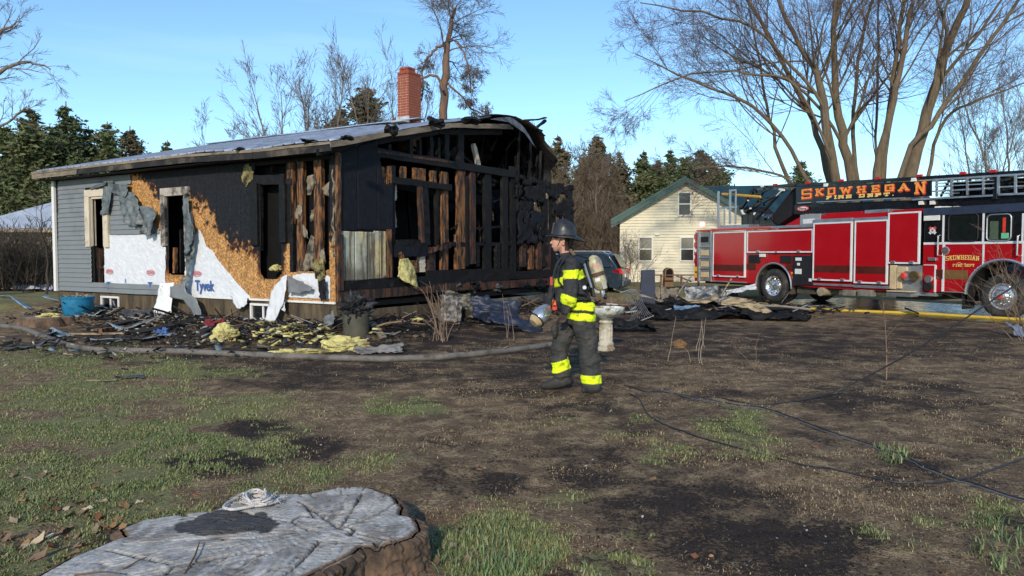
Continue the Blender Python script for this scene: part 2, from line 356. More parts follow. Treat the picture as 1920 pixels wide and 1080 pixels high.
STUMP_PX = [(60, 1086), (140, 1040), (205, 1012), (240, 1000), (228, 986), (265, 972), (330, 964), (400, 957), (430, 940), (480, 926), (530, 920), (575, 921), (640, 909), (690, 909), (735, 925), (752, 943), (748, 958), (776, 964), (785, 985), (770, 1000), (735, 1012), (700, 1018), (672, 1019), (655, 1034), (600, 1062), (560, 1080), (500, 1098), (400, 1122), (250, 1142), (110, 1136), (50, 1112)]
SH = .21
STUMP_XY = [(gp(*p, SH).x, gp(*p, SH).y) for p in STUMP_PX]
blades('grass', 170000, 2.9, 14, .024, 1, (.095, .150, .050), (.28, .265, .12), 'short green spring grass growing over the yard', lambda x, y: np.clip(greenness(x, y) * 1.6 * sstep(.36, .6, fbm(x * 5, y * 5, 4, 88)) - .4 * charness(x, y), 0, 1))
blades('grass', 12000, 2.9, 9, .06, 4, (.09, .17, .06), (.22, .25, .11), 'lush taller grass tufts in the foreground', lambda x, y: np.clip(plots(x, y, [(930, 1040, 140, 70, 1.), (1680, 856, 40, 25, .9), (1060, 945, 60, 22, .5), (600, 890, 25, 14, .8), (60, 960, 70, 40, .4), (1880, 1030, 70, 60, .5)]) * 1.2 - .2, 0, 1), wid=.0028)
blades('dead_grass', 60000, 2.9, 14, .017, 2, (.32, .24, .14), (.15, .108, .07), 'dry straw-coloured dead grass matted over the burnt soil', lambda x, y: np.clip(.15 + .9 * sstep(.45, .65, fbm(x * 1.9, y * 1.9, 4, 77)) - .75 * charness(x, y), 0, 1) * .8)
blades('charred_grass', 24000, 2.9, 12, .013, 3, (.014, .013, .012), (.03, .026, .022), 'blackened burnt stubble over the right of the yard', lambda x, y: np.clip(charness(x, y) * 1.1, 0, 1))
def litter(name, n, seed, dens, cols, size, label, hi=12., asp=.6, curl=.4, cat='litter'):
    rng = np.random.default_rng(seed); y = 2.9 * (hi / 2.9) ** rng.uniform(0, 1, n * 6); x = rng.uniform(-1, 1, n * 6) * y * .74
    k = (rng.uniform(0, 1, n * 6) < dens(x, y)) & ~inpoly(STUMP_XY, x, y); x = x[k][:n]; y = y[k][:n]; N = len(x); s = size * rng.uniform(.4, 1.3, N)[:, None]; z = ghn(x, y) + .006
    C0 = np.stack([x, y, z], -1); a = rng.uniform(0, 6.283, N); d = np.stack([np.cos(a), np.sin(a), rng.normal(0, curl, N)], -1); e = np.stack([-np.sin(a), np.cos(a), rng.normal(0, curl, N)], -1) * asp
    up = np.array([0, 0, 1.]) * np.abs(rng.normal(0, .35, (N, 1))) * s
    V = np.stack([C0 - d * s, C0 - d * s * .3 + e * s + up, C0 + d * s * .6 + e * s * .7, C0 + d * s + up, C0 + d * s * .4 - e * s * .9, C0 - d * s * .4 - e * s * .8 + up], 1).reshape(-1, 3); V[:, 2] = np.maximum(V[:, 2], np.repeat(z, 6) - .003)
    F = (np.arange(N)[:, None, None] * 6 + np.array([[[0, 1, 5, 0], [1, 2, 4, 5], [2, 3, 4, 2]]])).reshape(-1, 4); T = np.concatenate([F[:, :3], F[(F[:, 0] != F[:, 3])][:, [0, 2, 3]]])
    c = np.array(cols)[rng.integers(0, len(cols), N)] * rng.uniform(.6, 1.3, (N, 1)); link(name, npmesh(name, V, T, mat('litter', (1, 1, 1), .8, var=.2, bump=0, attr='Col', spec=.2), np.repeat(c, 6, axis=0)), None, label=label, cat=cat, kind='stuff')
litter('fallen_leaves', 800, 8, lambda x, y: plots(x, y, [(90, 1010, 190, 80, 1.), (60, 920, 130, 60, .7), (840, 1060, 60, 40, .6), (300, 960, 250, 120, .15)]) + .004, [(.26, .11, .05), (.33, .19, .09), (.20, .13, .08), (.40, .31, .2)], .034, 'dry orange-brown leaves scattered around the stump')
litter('chips', 1500, 9, lambda x, y: .10 + .2 * charness(x, y) + plots(x, y, [(1200, 1060, 250, 60, .5)]), [(.02, .018, .017), (.02, .02, .02), (.05, .04, .03), (.30, .28, .25), (.20, .14, .08)], .012, 'small charred chips and pale crumbs over the soil', hi=14, asp=.5)
# =================================================================== the burned house
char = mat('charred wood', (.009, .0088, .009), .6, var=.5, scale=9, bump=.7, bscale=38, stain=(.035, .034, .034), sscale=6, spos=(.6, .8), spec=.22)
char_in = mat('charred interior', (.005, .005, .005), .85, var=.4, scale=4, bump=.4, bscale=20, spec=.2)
wood_or = mat('scorched stud wood', (.22, .095, .033), .7, var=.35, scale=5, stretch=(6, 6, 1), bump=.2, stain=(.016, .013, .012), sscale=2.6, spos=(.44, .56))
wood_dk = mat('brown charred wood', (.09, .035, .016), .7, var=.4, scale=5, stretch=(5, 5, 1), bump=.3, stain=(.014, .013, .013), sscale=2.6, spos=(.42, .56))
siding_m = mat('grey vinyl siding', (.185, .195, .20), .5, var=.1, scale=3, bump=.05, bscale=20, stain=(.10, .115, .12), sscale=.8, spos=(.56, .8))
siding_s = mat('sooty melted siding', (.13, .15, .155), .5, var=.35, scale=5, bump=.1, bscale=15, stain=(.03, .033, .035), sscale=3.5, spos=(.5, .66))
tyvek_m = mat('white house wrap', (.64, .655, .68), .55, var=.07, scale=5, bump=.25, bscale=16, stain=(.45, .44, .42), sscale=2.4, spos=(.6, .85))
osb_m = mat('sheathing', (1, 1, 1), .75, var=.28, scale=7, bump=.3, bscale=60, attr='Col', flake=(34, .5), spec=.25)
trim_m = mat('cream window trim', (.58, .50, .38), .55, var=.12, scale=3, bump=.05, stain=(.09, .07, .05), sscale=1.6, spos=(.55, .75))
trim_w = mat('white trim', (.7, .69, .66), .5, var=.08, scale=3, bump=.04, stain=(.4, .37, .32), sscale=2, spos=(.6, .8))
fascia_m = mat('weathered fascia board', (.22, .175, .125), .75, var=.3, scale=3, stretch=(1, 1, 4), bump=.2, stain=(.035, .03, .026), sscale=.9, spos=(.5, .66))
fascia_k = mat('burnt fascia board', (.10, .08, .06), .75, var=.4, scale=3, bump=.3, stain=(.014, .013, .013), sscale=1.6, spos=(.40, .55))
roof_m = mat('metal roof', (.42, .47, .56), .45, .55, var=.25, scale=2.2, bump=.05, bscale=10, stain=(.10, .11, .13), sscale=1.3, spos=(.56, .8), rvar=.12)
roof_b = mat('burnt sheet metal', (.20, .17, .14), .5, .6, var=.4, scale=4, bump=.2, bscale=12, stain=(.03, .025, .022), sscale=1.5, spos=(.45, .62))
found_m = mat('foundation', (.115, .085, .048), .85, var=.35, scale=2.5, stretch=(3, 3, .6), bump=.25, bscale=25, stain=(.035, .026, .018), sscale=1.5, spos=(.42, .65))
conc_m = mat('sooty concrete', (.16, .15, .13), .85, var=.3, scale=3, bump=.3, stain=(.04, .037, .034), sscale=1.6, spos=(.45, .65))
glass_d = mat('dark glass', (.012, .014, .016), .06, var=.1, bump=0, spec=.6, rvar=.02)
insul_m = mat('yellow fibreglass', (.55, .49, .20), .95, var=.35, scale=14, bump=.9, bscale=30, stain=(.20, .16, .07), sscale=4, spos=(.48, .66), spec=.1)
print_b = mat('blue print', (.05, .11, .30), .6, var=.05, bump=0)
print_r = mat('red print', (.52, .06, .07), .6, var=.05, bump=0)
brick_m = mat('chimney brick', (.30, .075, .04), .85, var=.3, scale=9, bump=.4, bscale=60, stain=(.10, .03, .02), sscale=2.2, spos=(.5, .7))
mortar_m = mat('mortar', (.50, .36, .28), .9, var=.2, bump=.3)
wrap_dk = mat('dark grey cloth', (.16, .165, .175), .8, var=.2, bump=.2, bscale=25)

blk_ash = mat('grey ash', (.06, .058, .055), .9, var=.6, scale=9, bump=.6)
HX, HY = -3.49, 14.8
UX = Vector((.53, .848, 0)).normalized()
H_ANG = math.atan2(UX.y, UX.x)
HG = Frame(HX, HY, UX.x, UX.y)            # gable plane: s, z
HL = Frame(HX, HY, -UX.y, UX.x)           # long wall plane: t, z
LEN, WID, RX, RZ, EZ, SILL, TOP = 10.5, 10.2, 5.1, 5.2, 3.8, .62, 3.56
house = empty('burned_house', (HX, HY, 0), H_ANG, 'burned single-storey house with grey siding, torn white wrap and charred open gable', 'house')
rnd = random.Random(5)
def PL(pts): return [HL(*p) for p in pts]
def PG(pts): return [HG(*p) for p in pts]
# ---- foundation, floor, inner shell
b = MB()
bw = [HL(190, 560)[0], HL(224, 560)[0], HL(470, 575)[0], HL(517, 575)[0]]   # cellar windows, right to left in t
t1a, t1b = bw[1], bw[0]; t2a, t2b = bw[3], bw[2]
zc0 = {1: (.13, .52), 2: (.17, .53)}
for (a0, a1) in ((0.0, t2a), (t2b, t1a), (t1b, LEN)): b.box(0, .25, a0, a1, -.3, SILL - .03)
for (a0, a1, zz) in ((t2a, t2b, zc0[2]), (t1a, t1b, zc0[1])): b.box(0, .25, a0, a1, -.3, zz[0]); b.box(0, .25, a0, a1, zz[1], SILL - .03)
b.build('foundation', found_m, house)
b = MB(); b.box(.25, WID, .0, .25, -.3, .28); b.box(.25, WID, LEN - .25, LEN, -.3, SILL - .03); b.box(WID - .25, WID, .25, LEN - .25, -.3, .28)
b.build('foundation', conc_m, house)
for (a0, a1, zz) in ((t1a, t1b, zc0[1]), (t2a, t2b, zc0[2])):
    f = MB(); e = .05
    f.box(-.03, .06, a0, a1, zz[0], zz[0] + e); f.box(-.03, .06, a0, a1, zz[1] - e, zz[1])
    for q in (a0, a1 - e): f.box(-.028, .06, q, q + e, zz[0] + e, zz[1] - e)
    am = (a0 + a1) / 2; f.box(-.01, .05, am - .02, am + .02, zz[0] + e, zz[1] - e)
    w = f.build('cellar_window', trim_w, house, bevel=.006)
    for q0, q1 in ((a0 + e, am - .02), (am + .02, a1 - e)): MB().box(.02, .03, q0, q1, zz[0] + e, zz[1] - e).build('pane', glass_d, w)
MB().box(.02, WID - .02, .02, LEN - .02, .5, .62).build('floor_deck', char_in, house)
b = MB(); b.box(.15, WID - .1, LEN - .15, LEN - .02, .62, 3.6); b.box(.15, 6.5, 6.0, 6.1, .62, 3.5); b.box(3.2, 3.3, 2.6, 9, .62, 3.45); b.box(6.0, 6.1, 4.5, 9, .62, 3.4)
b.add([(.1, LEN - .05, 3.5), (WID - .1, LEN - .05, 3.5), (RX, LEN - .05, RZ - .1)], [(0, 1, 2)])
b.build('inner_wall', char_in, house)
# ceiling joists partly burned through
for k in range(14):
    y = 1.3 + k * .66
    MB().beam((.1, y, 3.42), (WID - rnd.uniform(.2, 4), y, 3.42 - rnd.uniform(0, .5)), .05, .17, n=5, jag=.012, rnd=rnd).build('joist', char, house)
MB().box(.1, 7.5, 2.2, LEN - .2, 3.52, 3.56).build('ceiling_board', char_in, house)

# ---- long wall: sheathing boards
W1 = PL([(175, 372), (198, 372), (198, 536), (175, 534)]); W2 = PL([(316, 363), (350, 363), (349, 516), (318, 514)]); W3 = PL([(489, 346), (529, 346), (529, 514), (520, 524), (497, 524), (490, 512)])
BAY = PL([(547, 296), (619, 289), (619, 505), (600, 512), (575, 508), (547, 511)])
GAPT = PL([(520, 300), (548, 300), (548, 335), (476, 335), (480, 305)])
OPEN = [W1, W2, W3, BAY]
bd = PL([(112, 320), (250, 330), (275, 340), (290, 365), (306, 378), (330, 380), (357, 366), (375, 381), (395, 404), (412, 434), (440, 460), (460, 474), (490, 472), (530, 458), (548, 452), (633, 440)])
bd = sorted(bd); bdt = np.array([p[0] for p in bd]); bdz = np.array([p[1] for p in bd])
def distpoly(poly, A, B):
    d = np.full(np.shape(A), 9.)
    for i in range(len(poly)):
        ax, ay = poly[i - 1]; bx, by = poly[i]; l2 = (bx - ax) ** 2 + (by - ay) ** 2 + 1e-9
        t = np.clip(((A - ax) * (bx - ax) + (B - ay) * (by - ay)) / l2, 0, 1)
        d = np.minimum(d, np.hypot(A - ax - t * (bx - ax), B - ay - t * (by - ay)))
    return d
def osb_col(A, B):
    zb = np.interp(A, bdt, bdz); n = fbm(A * 3.2, B * 3.2, 5, 3) - .5; n2 = fbm(A * 14, B * 14, 4, 9) - .5
    f = sstep(-.14, .20, B - zb + n * .7 + n2 * .55 + .5 * (fbm(A * 40, B * 40, 2, 19) - .5) * .5)
    for o in (W2, W3): f = np.maximum(f, .9 * sstep(.16, .03, distpoly(o, A, B) + n * .2 + n2 * .12) * sstep(.9, 1.5, B))
    gr = .8 + .4 * fbm(A * 9, B * 2.5, 4, 21)
    base = [.42 * gr, .220 * gr, .080 * gr]
    mid = mixc(base, (.13, .042, .010), sstep(.0, .45, f)); c = mixc(mid, (.011, .012, .015), sstep(.35, .75, f + n2 * .3))
    return [np.broadcast_to(x, A.shape) for x in c]
k = 0; edge = 0.
while edge < 8.6:
    e1 = min(edge + .406, 8.62)
    sheet('sheathing_board', osb_m, lambda a, b_: ~np.any([inpoly(o, a, b_) for o in OPEN + [GAPT]], axis=0), (edge + .004, e1 - .004, SILL, TOP + .0), .022, lambda a, b_: (-.014 + .006 * (fbm(a * 4, b_ * 4, 3, 5) - .5), a, b_), house, col=osb_col, thick=.012, seed=k, jit=.18)
    edge += .406; k += 1
MB().box(-.02, .0, 8.63, LEN, SILL, TOP).build('sheathing_board', char, house)
# studs and plates of the long wall
def stud_l(px0, px1, y0, y1, m, dx=0., dep=.09, jag=.006):
    t0, z0 = HL((px0 + px1) / 2, y1); t1_, z1 = HL((px0 + px1) / 2, y0); w = abs(HL(px0, y0)[0] - HL(px1, y0)[0])
    MB().beam((.05 + dx, t0, z0), (.05 + dx, t1_, z1), dep, w, up=(0, 1, 0), n=9, jag=jag, rnd=rnd).build('stud', m, house)
for a in ((536, 548, 300, 470, wood_or), (556, 567, 300, 512, wood_or), (588, 602, 300, 512, wood_or), (619, 633, 286, 566, wood_or), (545, 551, 420, 510, char), (478, 489, 346, 470, char), (530, 545, 345, 456, char)):
    stud_l(*a, dx=0. if a[4] is not char else -.03)
for t in np.arange(2.6, LEN, .6):
    if not any(abs(t - (w[0][0] + w[1][0]) / 2) < .35 for w in OPEN[:3]): MB().box(.02, .11, t, t + .045, SILL, TOP).build('stud', char_in, house)
MB().beam((.03, HL(478, 335)[0], HL(505, 336)[1]), (.0, HL(537, 335)[0], HL(537, 336)[1]), .13, .2, n=8, jag=.012, rnd=rnd).build('window_header', char, house)
MB().box(.0, .13, 0, LEN, TOP - .09, TOP).build('top_plate', char, house)
MB().box(.0, .13, 0, 8.6, SILL - .02, SILL + .1).build('bottom_plate', wood_dk, house)
MB().box(.25, .3, 0.1, 2.6, .62, 3.5).build('inner_lining', char_in, house)
MB().box(-.05, -.004, .0, HL(470, 560)[0], SILL - .03, SILL + .015).build('sill_ledge', trim_w, house, bevel=.005)
MB().box(-.04, -.004, HL(466, 560)[0], HL(315, 555)[0], SILL - .03, SILL + .01).build('sill_ledge', trim_w, house, bevel=.005)
# ---- house wrap
def wrapx(off):
    def f(a, b_):
        d = fbm(a * 7 + b_ * 4.5, b_ * 9 - a * 4, 4, 31) - .5; d2 = fbm(a * 2, b_ * 2, 3, 8) - .5
        return (-off - .018 * np.abs(d) * 2 - .012 * d2, a, b_)
    return f
TY1 = PL([(196, 437), (306, 433), (307, 462), (313, 463), (312, 540), (196, 534)])
TY2 = PL([(349, 556), (349, 478), (342, 476), (353, 466), (356, 400), (362, 396), (368, 440), (377, 431), (384, 446), (389, 462), (401, 470), (412, 488), (430, 510), (446, 530), (472, 557), (471, 566), (360, 558)])
TY3 = PL([(552, 516), (570, 513), (600, 513), (621, 519), (621, 561), (543, 557), (545, 530)])
for i, ty in enumerate((TY1, TY2, TY3)):
    A = [p[0] for p in ty]; B = [p[1] for p in ty]
    sheet('house_wrap', tyvek_m, lambda a, b_, ty=ty: inpoly(ty, a, b_) & ~np.any([inpoly(o, a, b_) for o in (W1, W2)], axis=0), (min(A), max(A), max(min(B), SILL), max(B)), .02, wrapx(.03), house, thick=.001, smooth=True, jit=.15, seed=i)
RD = (0, -1, 0)                            # reading direction on the long wall (house frame)
for px, py in ((209, 509), (286, 511), (373, 513)):
    t, z = HL(px, py); b = MB(); n = 40
    for r0, r1, s in ((1.0, .90, 0), (.82, .77, 1)):
        b.add([(-.058, t + .16 * r * math.cos(2 * math.pi * i / n), z + .068 * r * math.sin(2 * math.pi * i / n)) for r in (r0, r1) for i in range(n)], [(i, (i + 1) % n, n + (i + 1) % n, n + i) for i in range(n)])
    w = b.build('printed_oval', print_r, house)
    text('lettering', 'DUPONT', .10, print_r, w, (-.058, t, z), RD, (0, 0, 1), bold=.002, sx=.62, ext=.0005)
t, z = HL(387, 538); text('printed_word', 'Tyvek', .33, print_b, house, (-.06, t, z + .02), RD, (0, 0, 1), bold=.009, sx=.82, ext=.0005)
for px, py, s in ((207, 536, 'Tyvek'), (285, 537, 'Tyvek')):
    t, z = HL(px, py); text('printed_word', 'T', .26, print_b, house, (-.055, t, z - .0), RD, (0, 0, 1), bold=.009, ext=.0005)
t, z = HL(239, 526); MB().box(-.06, -.059, t - .012, t + .012, z - .06, z + .05).build('printed_stroke', print_b, house)
# ---- siding courses
SID = PL([(112, 341), (250, 329), (249, 347), (240, 352), (245, 374), (255, 394), (268, 408), (290, 421), (304, 425), (303, 440), (270, 438), (209, 440), (209, 464), (176, 464), (176, 529), (197, 529), (314, 532), (315, 556), (112, 545)])
WT1 = PL([(164, 357), (209, 355), (209, 464), (164, 463)])
nC = 24; ch = (TOP - SILL) / nC
tl = HL(112, 450)[0]; tr = HL(318, 450)[0]
for c in range(nC):
    z0 = SILL + c * ch - .01
    def ins(a, b_, z0=z0): return inpoly(SID, a, np.full_like(a, z0 + ch * .5)) & ~inpoly(WT1, a, np.full_like(a, z0 + ch * .5))
    te = min(tl, LEN - .05); ta_ = np.linspace(tr, te, 140); kk = ins(ta_, ta_ * 0); runs = []; cur_ = None
    for q_, k_ in zip(ta_, kk):
        if k_: cur_ = [q_, q_] if cur_ is None else [cur_[0], q_]
        elif cur_: runs.append(cur_); cur_ = None
    if cur_: runs.append(cur_)
    for rn in runs:
      if rn[1] - rn[0] > .05: sheet('siding_course', siding_m, None, (rn[0], rn[1], 0, 1), .06, lambda a, b_, z0=z0: (-.045 - .020 * (1 - b_) + .012 * (fbm(a * 1.3, z0 * 3 + b_ * 0, 3, 2) - .5) * sstep(8.6, 7.6, a), a, z0 + b_ * (ch + .004) + .02 * (fbm(a * 1.1, z0 * 0 + b_ * 0, 2, 6) - .5) * sstep(8.6, 7.4, a)), house, thick=.004, seed=c)
# butts: lower lip of each course as a shadow step is made by the overlap above
MB().box(-.085, .0, LEN - .06, LEN + .055, SILL - .03, TOP).build('corner_trim', trim_w, house, bevel=.008)
MB().box(-.0, .11, LEN, LEN + .055, SILL - .03, TOP).build('corner_trim', trim_w, house, bevel=.008)
# ---- window trims on the long wall
def wtrim(pxs, m, name='window'):
    b = MB()
    for (x0, y0, x1, y1) in pxs:
        (ta, za) = HL(x0, y0); (tb, zb) = HL(x1, y1); b.box(-.095, -.012, min(ta, tb), max(ta, tb), min(za, zb), max(za, zb))
    return b.build(name, m, house, bevel=.008)
w = wtrim([(164, 367.5, 174.5, 463), (198.5, 366, 209, 464), (164, 357, 209, 367)], trim_m)
b = MB()
for (x0, y0, x1, y1) in ((174.7, 372.5, 177.5, 461), (195.5, 372, 198.3, 461), (174.7, 367.7, 198.3, 372)):
    (ta, za) = HL(x0, y0); (tb, zb) = HL(x1, y1); b.box(-.06, .05, min(ta, tb), max(ta, tb), min(za, zb), max(za, zb))
b.build('sash_frame', trim_m, w)
sooty = mat('sooty trim', (.42, .36, .30), .6, var=.25, scale=4, bump=.15, stain=(.03, .028, .026), sscale=2.6, spos=(.45, .6))
w = wtrim([(306, 366, 316, 461), (350, 367, 358, 459), (306, 354, 358, 365.6)], sooty)
wtrim([(474, 345, 489, 460), (529, 345, 541, 455)], char)
# burned hollow under the first two windows
for (pa, pb, y0, y1, m) in ((183, 186, 466, 530, wood_dk), (176, 178, 464, 532, wood_dk), (322, 325, 464, 512, wood_or), (335, 337, 430, 512, char), (181, 195, 500, 503, wood_dk)):
    stud_l(pa, pb, y0, y1, m, dx=.02)
def rag(name, m, pts, n=(10, 24), amp=.05, off=.1, seed=0, parent=None, frame=None, lab=None, taper=None, freq=5., kids=True):
    """a hanging torn sheet: pts is a strip of left/right pixel pairs from top to bottom, hung in front of the wall"""
    fr = frame or HL; L_ = [fr(*p[0]) for p in pts]; R_ = [fr(*p[1]) for p in pts]; K = len(pts) - 1
    U, Vv = np.meshgrid(np.linspace(0, 1, n[0] + 1), np.linspace(0, 1, n[1] + 1), indexing='ij')
    q = Vv * K; i0 = np.minimum(q.astype(int), K - 1); f = q - i0
    L_ = np.array(L_); R_ = np.array(R_)
    l = L_[i0] * (1 - f)[..., None] + L_[i0 + 1] * f[..., None]; r = R_[i0] * (1 - f)[..., None] + R_[i0 + 1] * f[..., None]
    P = l * (1 - U)[..., None] + r * U[..., None]
    P = P + (np.stack([fbm(U * 4, Vv * 9, 3, seed + 50), fbm(U * 4, Vv * 9, 3, seed + 60)], -1) - .5) * .07 * (Vv > .03)[..., None]
    d = off + amp * 2 * (fbm(P[..., 0] * freq, P[..., 1] * freq * .6, 3, seed) - .35) * (.3 + Vv) + amp * .8 * (np.abs(fbm(P[..., 0] * freq * 3, P[..., 1] * freq, 3, seed + 9) - .5))
    X = np.stack([-d, P[..., 0], P[..., 1]], -1) if fr is HL else np.stack([P[..., 0], -d, P[..., 1]], -1)
    idx = np.arange(X.shape[0] * X.shape[1]).reshape(X.shape[:2])
    F = np.stack([idx[:-1, :-1], idx[1:, :-1], idx[1:, 1:], idx[:-1, 1:]], -1).reshape(-1, 4)
    o = link(name, npmesh(name, X.reshape(-1, 3), F, m, smooth=True), parent or house)
    s_ = o.modifiers.new('solid', 'SOLIDIFY'); s_.thickness = .004; s_.offset = 0
    return o
rag('melted_siding', siding_s, [((203, 341), (221, 339)), ((204, 362), (220, 360)), ((202, 385), (218, 385)), ((200, 405), (214, 402))], seed=1, off=.12, amp=.06)
rag('melted_siding', siding_s, [((214, 347), (252, 345)), ((216, 356), (252, 356)), ((220, 362), (250, 372))], seed=4, off=.12, amp=.08)
rag('melted_siding', siding_s, [((240, 358), (262, 362)), ((239, 380), (270, 378)), ((242, 398), (276, 395)), ((250, 418), (285, 410)), ((262, 426), (296, 420))], n=(18, 30), seed=2, off=.14, amp=.16, freq=7)
rag('melted_siding', siding_s, [((262, 386), (292, 388)), ((268, 402), (304, 398)), ((275, 418), (306, 404)), ((285, 428), (302, 428)), ((270, 434), (300, 443))], n=(18, 26), seed=12, off=.14, amp=.13, freq=7)
rag('melted_siding', siding_s, [((176, 352), (212, 342)), ((180, 355), (214, 347))], n=(10, 6), seed=14, off=.13, amp=.08)
rag('melted_siding', siding_s, [((355, 374), (364, 370)), ((356, 420), (370, 415)), ((362, 450), (378, 445)), ((363, 485), (374, 480)), ((361, 515), (368, 512)), ((356, 545), (364, 545))], n=(8, 40), seed=3, off=.14, amp=.11, freq=8)
rag('melted_siding', siding_s, [((366, 420), (376, 418)), ((366, 450), (381, 442)), ((362, 480), (372, 476))], n=(8, 20), seed=13, off=.2, amp=.1, freq=9)
rag('hanging_siding', siding_m, [((338, 537), (366, 530)), ((336, 556), (368, 548)), ((362, 560), (388, 560)), ((374, 580), (396, 574)), ((386, 599), (397, 588))], n=(8, 22), seed=6, off=.25, amp=.06, freq=2.5)
lace = mat('speckled white cloth', (.78, .78, .78), .8, var=.1, bump=.1, flake=None, stain=(.05, .05, .05), sscale=16, spos=(.6, .66))
o = rag('lace_curtain', lace, [((316, 531), (343, 529)), ((312, 548), (342, 545)), ((308, 568), (338, 566)), ((303, 585), (337, 589))], n=(12, 24), seed=7, off=.22, amp=.05, freq=3)
rag('torn_wrap', tyvek_m, [((440, 553), (472, 556)), ((446, 562), (474, 570)), ((455, 576), (466, 574)), ((457, 579), (459, 579))], n=(10, 12), seed=8, off=.13, amp=.05)
rag('torn_wrap', tyvek_m, [((540, 520), (551, 514)), ((524, 545), (548, 550)), ((517, 565), (546, 570)), ((514, 600), (529, 603))], n=(14, 26), seed=9, off=.18, amp=.06)
rag('torn_wrap', tyvek_m, [((531, 560), (547, 566)), ((536, 572), (546, 582)), ((541, 580), (544, 583))], n=(8, 10), seed=10, off=.16, amp=.05)
rag('grey_cloth', wrap_dk, [((549, 518), (553, 517)), ((551, 530), (578, 528)), ((553, 547), (597, 536)), ((575, 548), (594, 545))], n=(12, 12), seed=11, off=.14, amp=.04)
for i, pts in enumerate(([((558, 385), (567, 383)), ((553, 400), (565, 405)), ((556, 412), (562, 410))], [((577, 330), (592, 326)), ((575, 350), (594, 345)), ((578, 368), (586, 362))], [((583, 395), (590, 392)), ((581, 415), (589, 413))], [((605, 352), (618, 340)), ((608, 365), (618, 370))], [((600, 470), (608, 465)), ((600, 500), (612, 490)), ((603, 508), (610, 505))], [((568, 420), (575, 430)), ((569, 445), (578, 448))], [((584, 440), (590, 445)), ((570, 490), (588, 485)), ((566, 508), (585, 506))])):
    rag('charred_foil', mat('scorched kraft paper', (.23, .19, .13), .8, var=.4, scale=6, bump=.3, stain=(.03, .028, .025), sscale=5, spos=(.45, .6)), pts, n=(8, 10), seed=70 + i, off=-.0, amp=.03, freq=14)
def tuft(name, m, c, size, parent=None, seed=0, sub=3, amp=.5, k=3.0, **kw):
    """a torn lump of insulation or rubbish"""
    bm = bmesh.new(); bmesh.ops.create_icosphere(bm, subdivisions=sub, radius=1)
    for v in bm.verts:
        p = v.co * k * .5 + Vector((seed * 3.1, seed, 0)); d = mnoise.fractal(p, .9, 2.1, 4); d2 = mnoise.noise(v.co * 5 + Vector((0, seed, 0)))
        v.co = v.co * (1 + amp * d + .22 * d2); v.co = Vector((v.co.x * size[0], v.co.y * size[1], v.co.z * size[2]))
    me = bpy.data.meshes.new(name); bm.to_mesh(me); bm.free(); me.materials.append(m)
    o = link(name, me, parent, **kw); o.location = c; return o
insul_d = mat('dirty fibreglass', (.30, .255, .11), .95, var=.5, scale=12, bump=.9, bscale=30, stain=(.03, .027, .02), sscale=5, spos=(.42, .6), spec=.1)
for i, (px, py, s) in enumerate(((606, 505, (.10, .11, .2)), (599, 500, (.08, .1, .1)), (608, 525, (.06, .06, .2)))):
    t, z = HL(px, py); tuft('insulation', insul_d, (-.08, t, z), s, house, seed=i + 40)
t, z = HL(516, 503); tuft('insulation', insul_m, (.02, t, z), (.12, .13, .07), house, seed=61)
t, z = HL(465, 330); tuft('insulation', insul_d, (-.03, t, z), (.04, .15, .2), house, seed=62)
t, z = HL(626, 400); MB().tube([(-.0 + rnd.uniform(-.01, .01), t + .03 * math.sin(i * 2.1), z + .9 - i * .16) for i in range(12)], [.03 + .015 * math.sin(i * 3) for i in range(12)], 6).build('insulation', mat('scorched kraft paper', (0, 0, 0)), house)
o = rag('blackened_wrap', char, [((606, 528), (620, 522)), ((608, 545), (622, 540)), ((612, 565), (622, 560))], n=(8, 14), seed=90, off=.12, amp=.07)

# ---- gable wall
def gbeam(p0, p1, wpx, m, y=.05, dep=.09, name='stud', jag=.008, n=10):
    (s0, z0), (s1, z1) = HG(*p0), HG(*p1); mx_, my_ = (p0[0] + p1[0]) / 2, (p0[1] + p1[1]) / 2
    vert = abs(p1[1] - p0[1]) > abs(p1[0] - p0[0])
    w = abs(HG(mx_ + wpx / 2, my_)[0] - HG(mx_ - wpx / 2, my_)[0]) if vert else abs(HG(mx_, my_ + wpx / 2)[1] - HG(mx_, my_ - wpx / 2)[1])
    MB().beam((s0, y, z0), (s1, y, z1), w, dep, up=(0, 1, 0), n=n, jag=jag, rnd=rnd).build(name, m, house)
black = mat('black sheathing', (.010, .011, .015), .65, var=.4, scale=8, bump=.5, bscale=70, stain=(.024, .026, .032), sscale=9, spos=(.56, .8), spec=.2)
BP = PG([(633, 287), (705, 262), (712, 300), (718, 345), (736, 345), (736, 432), (633, 432)])
for a0, a1 in ((0.02, .60), (.608, 1.2), (1.208, 3.0)):
    A = [p[0] for p in BP]; B = [p[1] for p in BP]
    if a0 < max(A): sheet('sheathing_board', black, lambda a, b_: inpoly(BP, a, b_), (a0, min(a1, max(A)), min(B), max(B)), .03, lambda a, b_: (a, -.012 + 0 * a, b_), house, thick=.014, jit=.1, seed=int(a0 * 9))
def lp_col(A, B):
    n = fbm(A * 2.6, B * 1.3, 4, 77); n2 = fbm(A * 9, B * 5, 4, 78); st = fbm(A * 7.5, B * .7, 3, 80)
    f = np.maximum(sstep(.56, .66, st + .12 * (n2 - .5)), sstep(.36, .02, B - HG(690, 520)[1] + .5 * (n2 - .5)) * .8)
    c = mixc((.58, .47, .25), (.44, .43, .33), sstep(.4, .65, n)); c = mixc(c, (.07, .055, .04), f * .85)
    return [np.broadcast_to(x, A.shape) for x in c]
lp_m = mat('stained panel', (1, 1, 1), .8, var=.2, scale=10, bump=.25, bscale=40, attr='Col', spec=.2)
LP = PG([(641, 434), (733, 434), (733, 512), (715, 524), (641, 527)])
